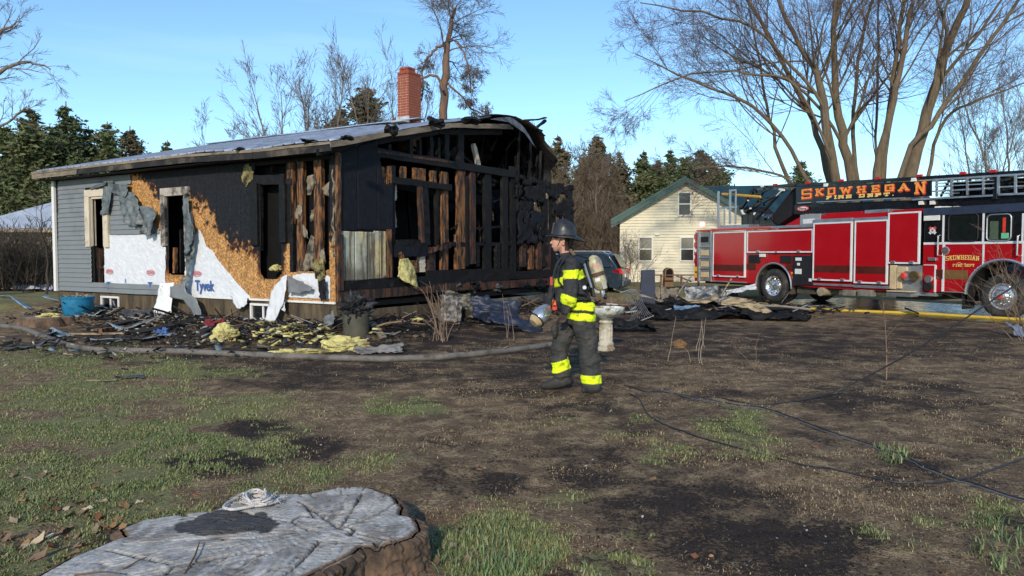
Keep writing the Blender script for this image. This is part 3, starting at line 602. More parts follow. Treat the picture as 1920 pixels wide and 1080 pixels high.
A = [p[0] for p in LP]; B = [p[1] for p in LP]
ww = (max(A) - min(A)) / 4
for k in range(4):
    sheet('insulation_panel', lp_m, lambda a, b_: inpoly(LP, a, b_), (min(A) + k * ww + .006, min(A) + (k + 1) * ww - .006, min(B), max(B)), .03, lambda a, b_: (a, -.004 + .012 * (fbm(a * 5, b_ * 2, 3, 4) - .5), b_), house, col=lp_col, thick=.012, jit=.1)
gbeam((636, 440), (636, 545), 8, wood_dk, y=-.02); gbeam((726, 430), (727, 520), 8, wood_or, y=-.022)
MB().beam((0, .04, HG(633, 430)[1]), (1.6, .04, HG(633, 430)[1]), .09, .09).build('blocking', char, house)
# plates and headers
gbeam((706, 286), (966, 327), 15, char, name='top_plate', dep=.14, jag=.012, n=16); gbeam((735, 337), (846, 352), 12, char, name='window_header', dep=.12, y=.03)
gbeam((706, 284), (850, 305), 5, wood_dk, name='top_plate', dep=.12, y=.03)
for a in ((720, 312, 346, 9, wood_or), (732, 312, 346, 7, wood_or), (738, 310, 462, 9, char), (760, 312, 346, 8, wood_or), (782, 315, 348, 9, wood_or), (794, 316, 349, 9, wood_or), (815, 320, 350, 9, wood_or), (838, 322, 506, 12, wood_or), (868, 318, 504, 13, wood_or), (888, 318, 495, 10, wood_dk), (917, 325, 505, 12, char), (948, 330, 505, 10, char), (965, 312, 532, 9, char), (876, 330, 500, 5, char), (800, 350, 462, 5, char), (823, 350, 460, 5, char), (735, 462, 530, 6, wood_dk), (778, 488, 512, 12, wood_or), (812, 465, 510, 14, wood_dk), (795, 480, 510, 10, trim_m), (860, 440, 505, 8, wood_or), (900, 455, 500, 6, char), (935, 455, 505, 7, char), (1000, 460, 505, 9, wood_or), (1012, 455, 505, 7, wood_dk), (983, 455, 500, 8, wood_dk), (1028, 455, 508, 9, wood_dk)):
    gbeam((a[0], a[1]), (a[0] + rnd.uniform(-.6, .6), a[2]), a[3], a[4], y=.05 + rnd.uniform(-.02, .05))
for a in ((733, 270, 292, 5), (773, 261, 298, 6), (811, 256, 304, 6), (840, 249, 312, 8), (866, 240, 320, 11), (790, 262, 300, 4), (825, 258, 308, 4)):
    gbeam((a[0], a[1]), (a[0] + 1, a[2]), a[3], char, y=.07)
gbeam((905, 268), (918, 322), 5, trim_m, y=.3); gbeam((918, 322), (917, 360), 5, char, y=.3)
gbeam((880, 310), (895, 285), 4, char, y=.5); gbeam((890, 285), (945, 330), 5, char, y=.5); gbeam((868, 318), (915, 262), 6, char, y=.9); gbeam((905, 258), (968, 332), 6, char, y=1.4)
gbeam((792, 342), (797, 460), 14, char, y=-.01, jag=.015); gbeam((785, 350), (790, 455), 6, wood_dk, y=-.02)
gbeam((744, 455), (796, 455), 11, char, y=-.0, name='window_sill'); gbeam((846, 458), (872, 458), 8, char); gbeam((876, 430), (960, 424), 4, char, y=.1); gbeam((880, 458), (960, 457), 6, char, y=.08)
gbeam((752, 345), (752, 375), 4, trim_m, y=.2); gbeam((808, 385), (812, 425), 8, trim_m, y=1.2)
# rim boards at the foot of the gable
gbeam((636, 537), (1074, 510), 17, char, name='rim_board', y=.03, dep=.12, jag=.016, n=22)
gbeam((634, 556), (900, 534), 16, wood_dk, name='rim_board', y=.02, dep=.12, jag=.006, n=14); gbeam((900, 536), (1074, 525), 14, wood_dk, name='rim_board', y=.03, dep=.12, jag=.01, n=10)
gbeam((738, 470), (800, 470), 22, black, name='sheathing_board', y=-.03, dep=.015, jag=.012, n=8); gbeam((800, 470), (843, 458), 9, wood_dk, name='splintered_board', y=-.03, jag=.03)
gbeam((800, 520), (966, 512), 22, char, name='rim_board', y=.0, dep=.05, jag=.014, n=16)
b = MB(); (s0, z0) = HG(634, 566); b.box(.0, WID * .47, -.02, .0, -.3, .44); b.build('foundation', found_m, house)
gx0 = WID * .47; MB().box(gx0, WID, -.03, -.002, -.3, .42).build('foundation', conc_m, house)
# right half: blackened boards, the burned lean-to end
def gsheet(name, poly, m, y=0., seed=0, step=.05):
    P_ = PG(poly); A = [p[0] for p in P_]; B = [p[1] for p in P_]
    return sheet(name, m, lambda a, b_: inpoly(P_, a + .34 * (fbm(a * 5, b_ * 5, 4, seed) - .5), b_ + .34 * (fbm(a * 5, b_ * 5, 4, seed + 4) - .5)) & (fbm(a * 6, b_ * 6, 3, seed + 8) < .66), (min(A), max(A), min(B), max(B)), step, lambda a, b_: (a, y + .12 * (fbm(a * 4, b_ * 4, 3, seed) - .5), b_), house, thick=.03, jit=.3, seed=seed)
gsheet('charred_board', [(964, 330), (1030, 338), (1034, 348), (964, 344)], char, -.03, 1); gsheet('charred_board', [(964, 346), (1034, 350), (1040, 372), (1000, 378), (966, 368)], char, -.02, 2)
gsheet('charred_board', [(970, 395), (1018, 398), (1020, 452), (990, 458), (970, 455)], black, -.02, 3)
gsheet('charred_board', [(1030, 345), (1074, 348), (1074, 362), (1050, 362), (1044, 372), (1032, 380)], char, .0, 4); gsheet('charred_board', [(1036, 382), (1060, 372), (1076, 385), (1076, 428), (1062, 432), (1056, 405), (1036, 404)], char, .0, 5)
gsheet('charred_board', [(1036, 425), (1076, 420), (1074, 470), (1050, 475), (1036, 470)], char, .0, 6); gsheet('charred_board', [(966, 470), (1040, 478), (1060, 500), (966, 508)], char, .12, 7)
gsheet('charred_board', [(975, 372), (1000, 374), (996, 396), (972, 396)], char, .02, 8)
for a in ((1024, 372, 500, 8), (1038, 345, 520, 9), (1070, 350, 515, 8), (1056, 430, 515, 6), (985, 368, 470, 6), (1005, 395, 420, 5)): gbeam((a[0], a[1]), (a[0], a[2]), a[3], char)
for i in range(46):
    x_ = rnd.uniform(3.2, 10.0); z_ = rnd.uniform(.9, 4.2); an = rnd.choice((0, 1)) * 1.57 + rnd.uniform(-.45, .45); L_ = rnd.uniform(.15, .7); d_ = Vector((math.cos(an), rnd.uniform(-.1, .1), math.sin(an))) * L_; p_ = Vector((x_, rnd.uniform(-.02, .9), min(z_, 3.3 if x_ > 8 else 4.2)))
    MB().beam(p_, p_ + d_, rnd.uniform(.02, .07), .03, n=4, jag=.012, rnd=rnd).build('burned_splinter', [char, char, char, wood_dk][i % 4], house)
for i in range(10):
    x_ = rnd.uniform(3.0, 9.8); tuft('burned_rubble', [char, blk_ash][i % 2], (x_, rnd.uniform(-.02, .1), rnd.uniform(.66, .9)), (rnd.uniform(.1, .35), .1, rnd.uniform(.05, .16)), house, seed=500 + i, sub=3, amp=.8)
# far long wall with gaps that let the daylight through
b = MB()
for y0, y1, z0, z1 in ((0, 1.2, .5, 1.0), (1.2, 3.2, .5, 2.1), (3.2, LEN, .5, 4.0), (1.4, 6, 2.6, 3.9), (1.2, 1.6, 1.9, 2.8), (2.4, 3.2, 1.9, 2.8)): b.box(WID - .14, WID - .04, y0, y1, z0, z1)
for x0, x1, z0, z1 in ((.3, 3.0, .6, 3.4), (3.8, 5.4, .6, 1.6), (3.8, 5.4, 2.3, 3.4), (3.0, 3.8, .6, 3.4), (5.4, 8.0, .6, 3.4), (8.6, 9.9, .6, 1.4)): b.box(x0, x1, 3.4, 3.5, z0, z1)
b.build('far_wall', char, house)
for k in range(9): MB().beam((WID - .1, .4 + k * .62, .6), (WID - .1 + rnd.uniform(-.1, .1), .4 + k * .62, 3.2), .09, .045, n=6, jag=.01, rnd=rnd).build('stud', char, house)
for k in range(7):
    y = .9 + k * .75; x = rnd.uniform(2, 8.4); MB().beam((x, y, .62), (x + rnd.uniform(-.3, .3), y + .1, 3.3), .09, .06, n=7, jag=.012, rnd=rnd).build('stud', char_in if k % 2 else char, house)
# rubble on the floor inside
for i in range(16):
    tuft('burned_rubble', char, (rnd.uniform(1, 9.5), rnd.uniform(.3, 1.6), .68), (rnd.uniform(.2, .6), rnd.uniform(.2, .4), rnd.uniform(.06, .26)), house, seed=100 + i, sub=2)
t = HG(757, 515); o = rag('insulation', insul_m, [((743, 486), (757, 484)), ((741, 502), (768, 500)), ((740, 518), (772, 520)), ((752, 530), (771, 540))], n=(14, 18), seed=21, off=.1, amp=.09, frame=HG, freq=6); o.modifiers[0].thickness = .035
gbeam((750, 486), (745, 474), 5, wood_or, y=-.06)

# ---- roof
def sag(x, y):
    return -.13 * sstep(5.5, 0, y) * sstep(0, RX, x) + .018 * np.sin(y * 2.3) * sstep(7, 2, y) - .05 * sstep(4, 1.5, y) * sstep(3.0, 0, x)
slope = (RZ - EZ) / (RX + .42); npan = 12; y0, y1 = -.32, LEN + .36; pw = (y1 - y0) / npan
for k in range(npan):
    n = 18; ys = []; hs = []
    for j in range(3):
        c0 = y0 + k * pw + j * pw / 3
        for q, h in ((.0, 0), (.03, 0), (.045, .028), (.075, .028), (.09, 0)): ys.append(c0 + q); hs.append(h)
    ys.append(y0 + (k + 1) * pw - .002); hs.append(0)
    xs = np.linspace(-.42, RX, 22); Xg, Yg = np.meshgrid(xs, np.array(ys), indexing='ij'); Hg = np.broadcast_to(np.array(hs), Xg.shape)
    buck = .05 * (fbm(Xg * 1.7, Yg * 2.4, 3, 3) - .5) * sstep(6, 2, Yg)
    Z = EZ + (Xg + .42) * slope + Hg + sag(Xg, Yg) + buck
    idx = np.arange(Xg.size).reshape(Xg.shape); F = np.stack([idx[:-1, :-1], idx[1:, :-1], idx[1:, 1:], idx[:-1, 1:]], -1).reshape(-1, 4)
    o = link('roof_panel', npmesh('roof_panel', np.stack([Xg, Yg, Z], -1).reshape(-1, 3), F, roof_m), house); s_ = o.modifiers.new('solid', 'SOLIDIFY'); s_.thickness = .006
sheet('roof_deck', char, None, (-.38, RX, -.28, LEN + .3), .3, lambda a, b_: (a, b_, EZ - .035 + (a + .42) * slope + sag(a, b_)), house, thick=.03)
for k in range(16):
    y = .1 + k * .66; MB().beam((-.36, y, EZ - .13 + .03 * slope + sag(-.3, y)), (RX, y, RZ - .13 + sag(RX, y)), .045, .15, n=6, jag=.006, rnd=rnd).build('rafter', char, house)
for k in range(5):
    ya, yb = y0 + (y1 - y0) * k / 5, y0 + (y1 - y0) * (k + 1) / 5 - .004
    MB().beam((-.405, ya, EZ - .115 + sag(-.4, ya)), (-.405, yb, EZ - .115 + sag(-.4, yb)), .03, .15, n=4, jag=.003, rnd=rnd).build('fascia_board', fascia_m if k > 3 else fascia_k, house)
    MB().beam((-.428, ya, EZ - .035 + sag(-.4, ya)), (-.428, yb, EZ - .035 + sag(-.4, yb)), .02, .055, n=4, jag=.004, rnd=rnd).build('drip_edge', fascia_m, house)
sheet('soffit', char, None, (-.38, .02, .0, LEN + .3), .3, lambda a, b_: (a, b_, TOP + .01 + 0 * a), house, thick=.01)
for (a, c) in ((-.44, 1.3), (1.305, 3.35), (3.36, 6.1)):
    za = EZ + (min(a, RX) + .42) * slope + float(sag(min(a, RX), -.3)); zc = EZ + (min(c, RX) + .42) * slope + float(sag(min(c, RX), -.3))
    if c > RX: zc = za + .36
    MB().beam((a, -.335, za - .08), (c, -.335, zc - .08 + (.02 if c == 1.3 else 0)), .11, .03, up=(0, 1, 0), n=5, jag=.012, rnd=rnd).build('rake_board', fascia_m, house)
    MB().beam((a, .02, za - .2), (c, .02, zc - .2), .12, .05, up=(0, 1, 0), n=5, jag=.01, rnd=rnd).build('rake_rafter', char, house)
MB().beam((-.42, y1 - .01, EZ - .09), (RX, y1 - .01, RZ - .09), .17, .03, up=(0, 1, 0)).build('rake_board', fascia_m, house)
# the far slope: buckled, curling down over the gable
prof = [HG(880, 219), HG(905, 217), HG(930, 217), HG(952, 220), HG(972, 228), HG(990, 240), HG(1006, 256), HG(1020, 275), HG(1032, 298), HG(1036, 322), HG(1034, 345)]
ps = np.array([p[0] for p in prof]); pz = np.array([p[1] for p in prof])
def curl(name, m, u0, u1, yA, yB, drop, seed, rag_=.25):
    u = np.linspace(u0, u1, 26); y = np.linspace(0, 1, 20); U, Yv = np.meshgrid(u, y, indexing='ij')
    q = U * (len(ps) - 1); s_ = np.interp(q, range(len(ps)), ps); z_ = np.interp(q, range(len(ps)), pz)
    Y = yA + (yB - yA) * Yv - rag_ * (fbm(U * 9, 0 * U, 3, seed) - .5) * (1 - Yv)
    tgt = RZ - (s_ - RX) * slope; f = sstep(.35, 1, Yv)
    Z = z_ * (1 - f) + np.minimum(z_, tgt + .1) * f + .09 * (fbm(U * 9, Yv * 5, 3, seed + 3) - .5) - drop
    idx = np.arange(U.size).reshape(U.shape); F = np.stack([idx[:-1, :-1], idx[1:, :-1], idx[1:, 1:], idx[:-1, 1:]], -1).reshape(-1, 4)
    o = link(name, npmesh(name, np.stack([s_, Y, Z], -1).reshape(-1, 3), F, m, smooth=True), house); t_ = o.modifiers.new('solid', 'SOLIDIFY'); t_.thickness = .012
curl('buckled_roof', char, 0, 1, -.1, LEN, .05, 5, .5); curl('buckled_roof', roof_b, .35, .83, -.28, 3.5, .0, 8, .35); curl('buckled_roof', roof_b, 0, .6, -.3, 5, .005, 9, .1)
sheet('curled_roof_sheet', mat('sooty roof sheet', (.20, .205, .215), .5, .5, var=.4, scale=4, bump=.1, stain=(.03, .03, .03), sscale=2.5, spos=(.45, .65)), None, (0, 1, 0, 1), .05, lambda a, b_: (np.interp(a, [0, .3, .6, 1], [HG(898, 226)[0], HG(930, 232)[0], HG(958, 252)[0], HG(984, 280)[0]]) + .25 * b_ * (1 - .5 * a), -.36 - .05 * np.sin(a * 3) + .1 * b_ + .05 * (fbm(a * 5, b_ * 5, 2, 3) - .5), np.interp(a, [0, .3, .6, 1], [HG(898, 226)[1], HG(930, 232)[1], HG(958, 252)[1], HG(984, 280)[1]]) + .20 * b_ * np.sin(math.pi * np.clip(a * .85 + .1, 0, 1))), house, thick=.006, smooth=True)
for i in range(14):
    q = rnd.uniform(.45, .98); s_ = float(np.interp(q * 10, range(11), ps)); z_ = float(np.interp(q * 10, range(11), pz)); yy = rnd.uniform(.1, 1.5)
    MB().beam((s_, yy, z_ - .05), (s_ + rnd.uniform(-.5, .2), yy + rnd.uniform(-.2, .2), z_ - rnd.uniform(.5, 1.3)), .07, .05, n=5, jag=.02, rnd=rnd).build('hanging_board', char, house)
for (pa, pb, wd) in (((968, 228), (1020, 222), 5), ((1000, 250), (1020, 226), 5), ((960, 225), (1012, 246), 6)):
    (s0, z0), (s1, z1) = HG(*pa), HG(*pb); MB().beam((s0, .1, z0), (s1, -.05, z1), .1, .05, n=5, jag=.02, rnd=rnd).build('broken_rafter', char, house)
for k in range(6): MB().beam((RX + .1 + k * .62, .06 + .02 * k, 3.4), (RX + .1 + k * .62, .06, float(np.interp(RX + .1 + k * .62, ps, pz)) - .15) if k > 2 else (RX + .1 + k * .62, 2.5, 4.6), .09, .05, n=5, jag=.014, rnd=rnd).build('rafter_stub', char, house)
# dark gable closure at the back of the loft
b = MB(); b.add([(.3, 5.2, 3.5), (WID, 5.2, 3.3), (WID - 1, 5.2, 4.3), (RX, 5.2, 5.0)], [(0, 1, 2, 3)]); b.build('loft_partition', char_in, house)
# ridge rubble and cap
MB().beam((RX, 1.9, RZ + .01), (RX, y1, RZ + .03), .3, .03, n=10, jag=.006, rnd=rnd).build('ridge_cap', roof_m, house)
for (px, py, s) in ((815, 217, (.18, .14, .10)), (826, 219, (.12, .1, .06)), (882, 213, (.2, .14, .06)), (735, 238, (.16, .10, .09)), (650, 246, (.14, .1, .05)), (580, 268, (.2, .12, .03)), (455, 290, (.2, .1, .03))):
    d = ray(px, py); o_ = Vector((HX, HY, 0)); best = None
    for k in range(120, 320):
        P = Vector((0, 0, CAM_H)) + d * (k * .1); l = P - o_; xs_ = l.x * UX.x + l.y * UX.y; ys_ = -l.x * UX.y + l.y * UX.x
        if -.4 < xs_ < RX + .3 and P.z < EZ + (min(xs_, RX) + .42) * slope + .1: best = (xs_, ys_, EZ + (min(xs_, RX) + .42) * slope + float(sag(min(xs_, RX), ys_)) + s[2] * .4); break
    if not best: best = (RX - .05, max(.1, (870 - px) / 45), RZ + s[2] * .3)
    tuft('charred_scrap', char, best, s, house, seed=int(px), sub=2, amp=.8)
# ---- chimney
cx0, cx1, cy0, cy1 = RX - .10, RX + .43, 2.28, 2.67
chim = MB().box(cx0 + .012, cx1 - .012, cy0 + .012, cy1 - .012, 4.4, 6.42).build('chimney', mortar_m, house)
bl, bh, jn = .2, .054, .016
bm_ = {}
def brick(x0, x1, yy0, yy1, z):
    key = (round(x1 - x0, 3), round(yy1 - yy0, 3))
    if key not in bm_:
        o = MB().box(-key[0] / 2, key[0] / 2, -key[1] / 2, key[1] / 2, 0, bh).build('brick', brick_m, chim); bm_[key] = o.data
    else: o = link('brick', bm_[key], chim)
    o.location = ((x0 + x1) / 2 + rnd.uniform(-.002, .002), (yy0 + yy1) / 2 + rnd.uniform(-.002, .002), z)
for r in range(30):
    z = 4.42 + r * (bh + jn); o0 = (r % 2) * .1
    for face in range(2):
        y = cy0 if face == 0 else cy1 - .09; x = cx0 - (0 if o0 == 0 else .1)
        while x < cx1 - .02:
            a0, a1 = max(x, cx0), min(x + bl, cx1)
            if a1 - a0 > .03 and z > 5.0: brick(a0, a1, y, y + .09, z)
            x += bl + jn
        xx = cx0 if face == 0 else cx1 - .09; y = cy0 + .09 + jn - (.1 if o0 == 0 else 0)
        while y < cy1 - .1:
            a0, a1 = max(y, cy0 + .09 + jn), min(y + bl, cy1 - .09 - jn)
            if a1 - a0 > .03 and z > 5.0: brick(xx, xx + .09, a0, a1, z)
            y += bl + jn
MB().box(cx0 + .06, cx0 + .36, cy0 + .06, cy1 - .06, 6.42, 6.47).build('cap', mortar_m, chim)
for r in range(3):
    z = 6.44 + r * (bh + jn)
    for (a0, a1, c0, c1) in ((cx0 + .04, cx0 + .13, cy0 + .04, cy0 + .22), (cx0 + .14, cx0 + .34, cy0 + .04, cy0 + .13), (cx0 + .04, cx0 + .13, cy0 + .23, cy1 - .04), (cx0 + .14, cx0 + .34, cy1 - .13, cy1 - .04), (cx0 + .25, cx0 + .34, cy0 + .14, cy1 - .14)): brick(a0, a1, c0, c1, z)
b = MB(); b.beam((cx0 - .16, cy0 - .03, RZ - .06), (cx0 - .16, cy1 + .03, RZ - .06), .3, .04); b.box(cx0 - .03, cx0, cy0 - .03, cy1 + .03, RZ - .06, RZ + .1); b.build('flashing', mat('pale flashing', (.45, .45, .45), .5, .3, var=.3, bump=.1, stain=(.1, .1, .1), sscale=4), chim)
# =================================================================== trees
bark_m = mat('maple bark', (.135, .10, .062), .9, var=.3, scale=4, stretch=(3, 3, .7), bump=.7, bscale=14, stain=(.09, .07, .045), sscale=1.6, spos=(.48, .66))
bark_g = mat('grey bark', (.17, .14, .11), .9, var=.3, scale=4, stretch=(3, 3, .6), bump=.5, bscale=14)
bark_r = mat('reddish bark', (.17, .10, .065), .9, var=.4, scale=4, stretch=(3, 3, .6), bump=.5, bscale=14, stain=(.08, .06, .05), sscale=2)
twig_m = mat('twigs', (.13, .095, .075), .9, var=.3, scale=2, bump=0)
twig_g = mat('grey twigs', (.15, .125, .105), .9, var=.3, scale=1, bump=0)
twig_p = mat('purplish twigs', (.12, .075, .075), .9, var=.3, scale=1, bump=0)
brush_m = mat('brown brush twigs', (.145, .105, .07), .95, var=.4, scale=.6, bump=0)
hedge_m = mat('dark brush twigs', (.055, .045, .035), .95, var=.4, scale=1.0, bump=0)
needle_m = mat('pine needles', (.085, .105, .040), .8, var=.5, scale=.9, bump=0, stain=(.15, .14, .055), sscale=.7, spos=(.5, .7))
needle_d = mat('dark pine needles', (.078, .10, .044), .8, var=.5, scale=.9, bump=0)
needle_b = mat('brown pine needles', (.13, .105, .06), .85, var=.5, scale=.8, bump=0, stain=(.05, .06, .025), sscale=.7, spos=(.5, .65))
def _norm(a): return a / np.maximum(np.linalg.norm(a, axis=-1, keepdims=True), 1e-9)
def grow(P0, D, L, R0, k, rng, wob=.12, up=.0, tip=.35):
    N = len(P0); pts = np.zeros((N, k, 3)); pts[:, 0] = P0; d = _norm(D); st = (L / (k - 1))[:, None]
    for i in range(1, k):
        d = _norm(d + rng.normal(0, wob, (N, 3)) + np.array([0, 0, up])); pts[:, i] = pts[:, i - 1] + d * st
    return pts, R0[:, None] * np.linspace(1, tip, k)[None]
def spawn(pts, rad, count, rng, t0=.25, t1=1., ang=(.5, .9), lr=(.4, .7), rr=.6, rmin=.004, bias=None):
    N, k, _ = pts.shape; L = np.linalg.norm(np.diff(pts, axis=1), axis=2).sum(1)
    t = rng.uniform(t0, t1, (N, count)) * (k - 1); i = np.minimum(t.astype(int), k - 2); f = t - i; n = np.arange(N)[:, None]
    P = pts[n, i] * (1 - f)[..., None] + pts[n, i + 1] * f[..., None]; T = _norm(pts[n, i + 1] - pts[n, i]); r = rad[n, i] * (1 - f) + rad[n, i + 1] * f
    pr = _norm(np.cross(T, rng.normal(0, 1, T.shape))); a = rng.uniform(*ang, (N, count))[..., None]
    D = T * np.cos(a) + pr * np.sin(a)
    if bias is not None: D = D + np.array(bias)
    ln = L[:, None] * rng.uniform(*lr, (N, count)) * (1.15 - .55 * t / (k - 1))
    return P.reshape(-1, 3), D.reshape(-1, 3), ln.ravel(), np.maximum(r.ravel() * rr, rmin)
def tubes(pts, rad, n=3):
    N, k, _ = pts.shape; T = np.empty_like(pts); T[:, 1:-1] = pts[:, 2:] - pts[:, :-2]; T[:, 0] = pts[:, 1] - pts[:, 0]; T[:, -1] = pts[:, -1] - pts[:, -2]
    T = _norm(T); ref = np.where(np.abs(T[:, :1, 2:3]) > .9, np.array([1., 0, 0]), np.array([0, 0, 1.])); a = _norm(np.cross(T, np.broadcast_to(ref, T.shape))); b = np.cross(T, a)
    th = np.arange(n) * 2 * np.pi / n
    V = pts[:, :, None] + rad[:, :, None, None] * (a[:, :, None] * np.cos(th)[:, None] + b[:, :, None] * np.sin(th)[:, None])
    idx = np.arange(N * k * n).reshape(N, k, n); j = np.roll(idx, -1, axis=2)
    F = np.stack([idx[:, :-1], j[:, :-1], j[:, 1:], idx[:, 1:]], -1).reshape(-1, 4)
    return V.reshape(-1, 3), F
def merge(parts):
    V = []; F = []; b = 0
    for v, f in parts: V.append(v); F.append(f + b); b += len(v)
    return np.concatenate(V), np.concatenate(F)
def resample(pts, rad, k):
    pts = np.array(pts, float); rad = np.array(rad, float); t = np.linspace(0, 1, len(pts)); q = np.linspace(0, 1, k)
    # smooth interpolation
    from_ = np.stack([np.interp(q, t, pts[:, c]) for c in range(3)], -1); 
    for _ in range(2): from_[1:-1] = (from_[:-2] + from_[1:-1] * 2 + from_[2:]) / 4
    return from_, np.interp(q, t, rad)
def bare_tree(name, label, stems, levels, seed, bark, twig, group=None, base=None, cat='tree', stem_n=8, limbs=1, twigr=.005):
    """stems: list of (points, radii); levels: dicts for spawn/grow"""
    rng = np.random.default_rng(seed); k = 16
    SP = []; SR = []
    for p, r in stems: a, b_ = resample(p, r, k); SP.append(a); SR.append(b_)
    SP = np.array(SP); SR = np.array(SR); base = np.array(base if base is not None else SP[0, 0])
    root = empty(name, tuple(base), 0, label, cat, group)
    SPw = SP.copy(); SPw[:, 2:-1] += rng.normal(0, .035, SPw[:, 2:-1].shape)
    for i in range(len(SP)):
        v, f = tubes(SPw[i:i + 1] - base, SR[i:i + 1], stem_n); link('trunk', npmesh('trunk', v, f, bark, smooth=True), root)
    P, Rr = SPw, SR; limb = []; tw = []
    for li, lv in enumerate(levels):
        s = spawn(P, Rr, lv['n'], rng, lv.get('t0', .25), lv.get('t1', 1.), lv.get('ang', (.4, .9)), lv.get('lr', (.35, .6)), lv.get('rr', .5), twigr, lv.get('bias'))
        P, Rr = grow(*s, lv.get('k', 6), rng, lv.get('wob', .12), lv.get('up', .03), lv.get('tip', .35))
        Rr = np.maximum(Rr, twigr * .8)
        (limb if li < limbs else tw).append(tubes(P - base, Rr, 5 if li < limbs else 3))
    if limb: v, f = merge(limb); link('limbs', npmesh('limbs', v, f, bark, smooth=True), root, kind='stuff')
    if tw: v, f = merge(tw); link('crown', npmesh('crown', v, f, twig), root, kind='stuff')
    return root
def pstem(pp, Y, dz=0, rs=1.):
    """points as (px, py, radius in px) at depth Y"""
    return [tuple(at(p[0], p[1], Y + (p[3] if len(p) > 3 else 0))) for p in pp], [p[2] * Y / FPX * rs for p in pp]
# ---- the big many-stemmed maple behind the engine
MY = 31.
ms = []
for pp, dy in (([(1625, 552, 15), (1552, 345, 10), (1545, 290, 10), (1530, 230, 9), (1505, 190, 8), (1478, 130, 7), (1440, 60, 6), (1400, 0, 5), (1350, -90, 2)], .6),
    ([(1635, 552, 22), (1562, 345, 15), (1549, 240, 14), (1541, 170, 13), (1527, 128, 9), (1505, 95, 7), (1485, 60, 7), (1462, 10, 6), (1420, -110, 2)], -.4),
    ([(1640, 552, 24), (1593, 345, 16), (1588, 290, 15), (1573, 240, 14), (1566, 170, 11), (1561, 60, 9), (1570, 0, 8), (1565, -140, 2)], .3),
    ([(1640, 552, 10), (1598, 330, 7), (1600, 200, 6), (1606, 120, 5), (1618, 60, 5), (1640, -10, 4), (1660, -120, 2)], 1.2),
    ([(1646, 552, 8), (1641, 340, 4), (1642, 260, 4), (1646, 150, 4), (1645, 60, 3), (1650, -100, 1.5)], 1.8),
    ([(1648, 552, 20), (1638, 345, 15), (1658, 270, 12), (1672, 200, 11), (1681, 150, 9), (1693, 100, 8), (1705, 40, 7), (1722, -60, 3)], -.5),
    ([(1650, 552, 14), (1650, 300, 11), (1671, 200, 9), (1676, 120, 7), (1686, 60, 6), (1697, 0, 5), (1690, -120, 2)], -.2),
    ([(1660, 552, 28), (1700, 345, 20), (1724, 270, 18), (1745, 190, 16), (1768, 120, 14), (1792, 50, 12), (1812, -10, 9), (1850, -140, 3)], -1.),
    ([(1655, 552, 12), (1670, 335, 9), (1704, 275, 8), (1735, 240, 8), (1770, 205, 8), (1812, 140, 7), (1862, 70, 6), (1912, 0, 5), (1980, -120, 2)], -1.6),
    ([(1622, 552, 9), (1470, 345, 7), (1450, 240, 5), (1432, 180, 4), (1420, 100, 3), (1400, -20, 1.5)], 1.),
    ([(1625, 552, 12), (1515, 345, 7), (1480, 265, 6), (1440, 225, 5.5), (1400, 190, 5), (1340, 165, 4), (1280, 148, 3), (1190, 100, 1.2)], -1.2),
    ([(1552, 300, 6), (1540, 170, 5), (1490, 130, 5), (1440, 70, 5), (1390, 35, 4), (1300, 25, 3), (1200, 5, 1.5)], -2.),
    ([(1560, 300, 5), (1500, 150, 4), (1430, 140, 4), (1350, 130, 3), (1270, 145, 2.5), (1170, 190, 1)], -2.4),
    ([(1655, 552, 11), (1740, 345, 6), (1760, 230, 5), (1800, 200, 4), (1860, 180, 3), (1940, 150, 1.5)], 1.5),
    ([(1640, 552, 6), (1500, 345, 4), (1440, 320, 3.5), (1380, 310, 3), (1300, 318, 2)], -.8)):
    p, r = pstem(pp, MY + dy, rs=.6); ms.append((p, r))
bare_tree('maple_tree', 'huge many-stemmed bare maple spreading above the red fire engine', ms,
    [dict(n=9, t0=.3, ang=(.35, .8), lr=(.22, .45), rr=.38, k=8, up=.04, wob=.08), dict(n=7, t0=.15, ang=(.4, .8), lr=(.35, .6), rr=.5, k=6, up=.02, wob=.13), dict(n=6, t0=.15, ang=(.4, .8), lr=(.4, .75), rr=.6, k=5, up=.03, wob=.15), dict(n=4, t0=.2, ang=(.4, .9), lr=(.45, .8), rr=.8, k=3, up=.03)], 11, bark_m, twig_p, limbs=2, twigr=.0046, base=gp(1640, 549))
# ---- broken-topped tree behind the house
p, r = pstem([(826, 560, 12), (830, 240, 8), (833, 180, 7.5), (834, 130, 7), (840, 80, 5), (847, 40, 4), (853, 16, 3)], 36.)
p2, r2 = pstem([(832, 170, 4), (815, 135, 3.5), (790, 148, 3), (770, 165, 2.5), (755, 190, 1.5)], 35.5, rs=.7)
p3, r3 = pstem([(838, 70, 3), (860, 80, 3), (875, 110, 2.5), (884, 160, 2), (880, 215, 1.2)], 35.6, rs=.6)
p4, r4 = pstem([(836, 80, 3), (815, 90, 2.5), (795, 120, 2), (790, 190, 1.2)], 36.4)
p5, r5 = pstem([(834, 150, 3), (860, 175, 3), (885, 205, 2.5), (920, 225, 1.5)], 36., rs=.6)
bare_tree('snapped_tree', 'tall bare tree with snapped top and drooping twigs behind the brick chimney', [(p, r), (p2, r2), (p3, r3), (p4, r4), (p5, r5)],
    [dict(n=15, t0=.45, t1=.93, ang=(.6, 1.2), lr=(.13, .27), rr=.26, k=8, up=-.10, wob=.09), dict(n=9, t0=.15, ang=(.4, 1.), lr=(.4, .8), rr=.45, k=6, up=.0, wob=.1), dict(n=7, t0=.2, ang=(.4, 1.), lr=(.4, .8), rr=.6, k=4, up=.0, wob=.12), dict(n=2, t0=.2, ang=(.4, 1.), lr=(.4, .8), rr=.8, k=3)], 12, bark_r, twig_g, twigr=.007)
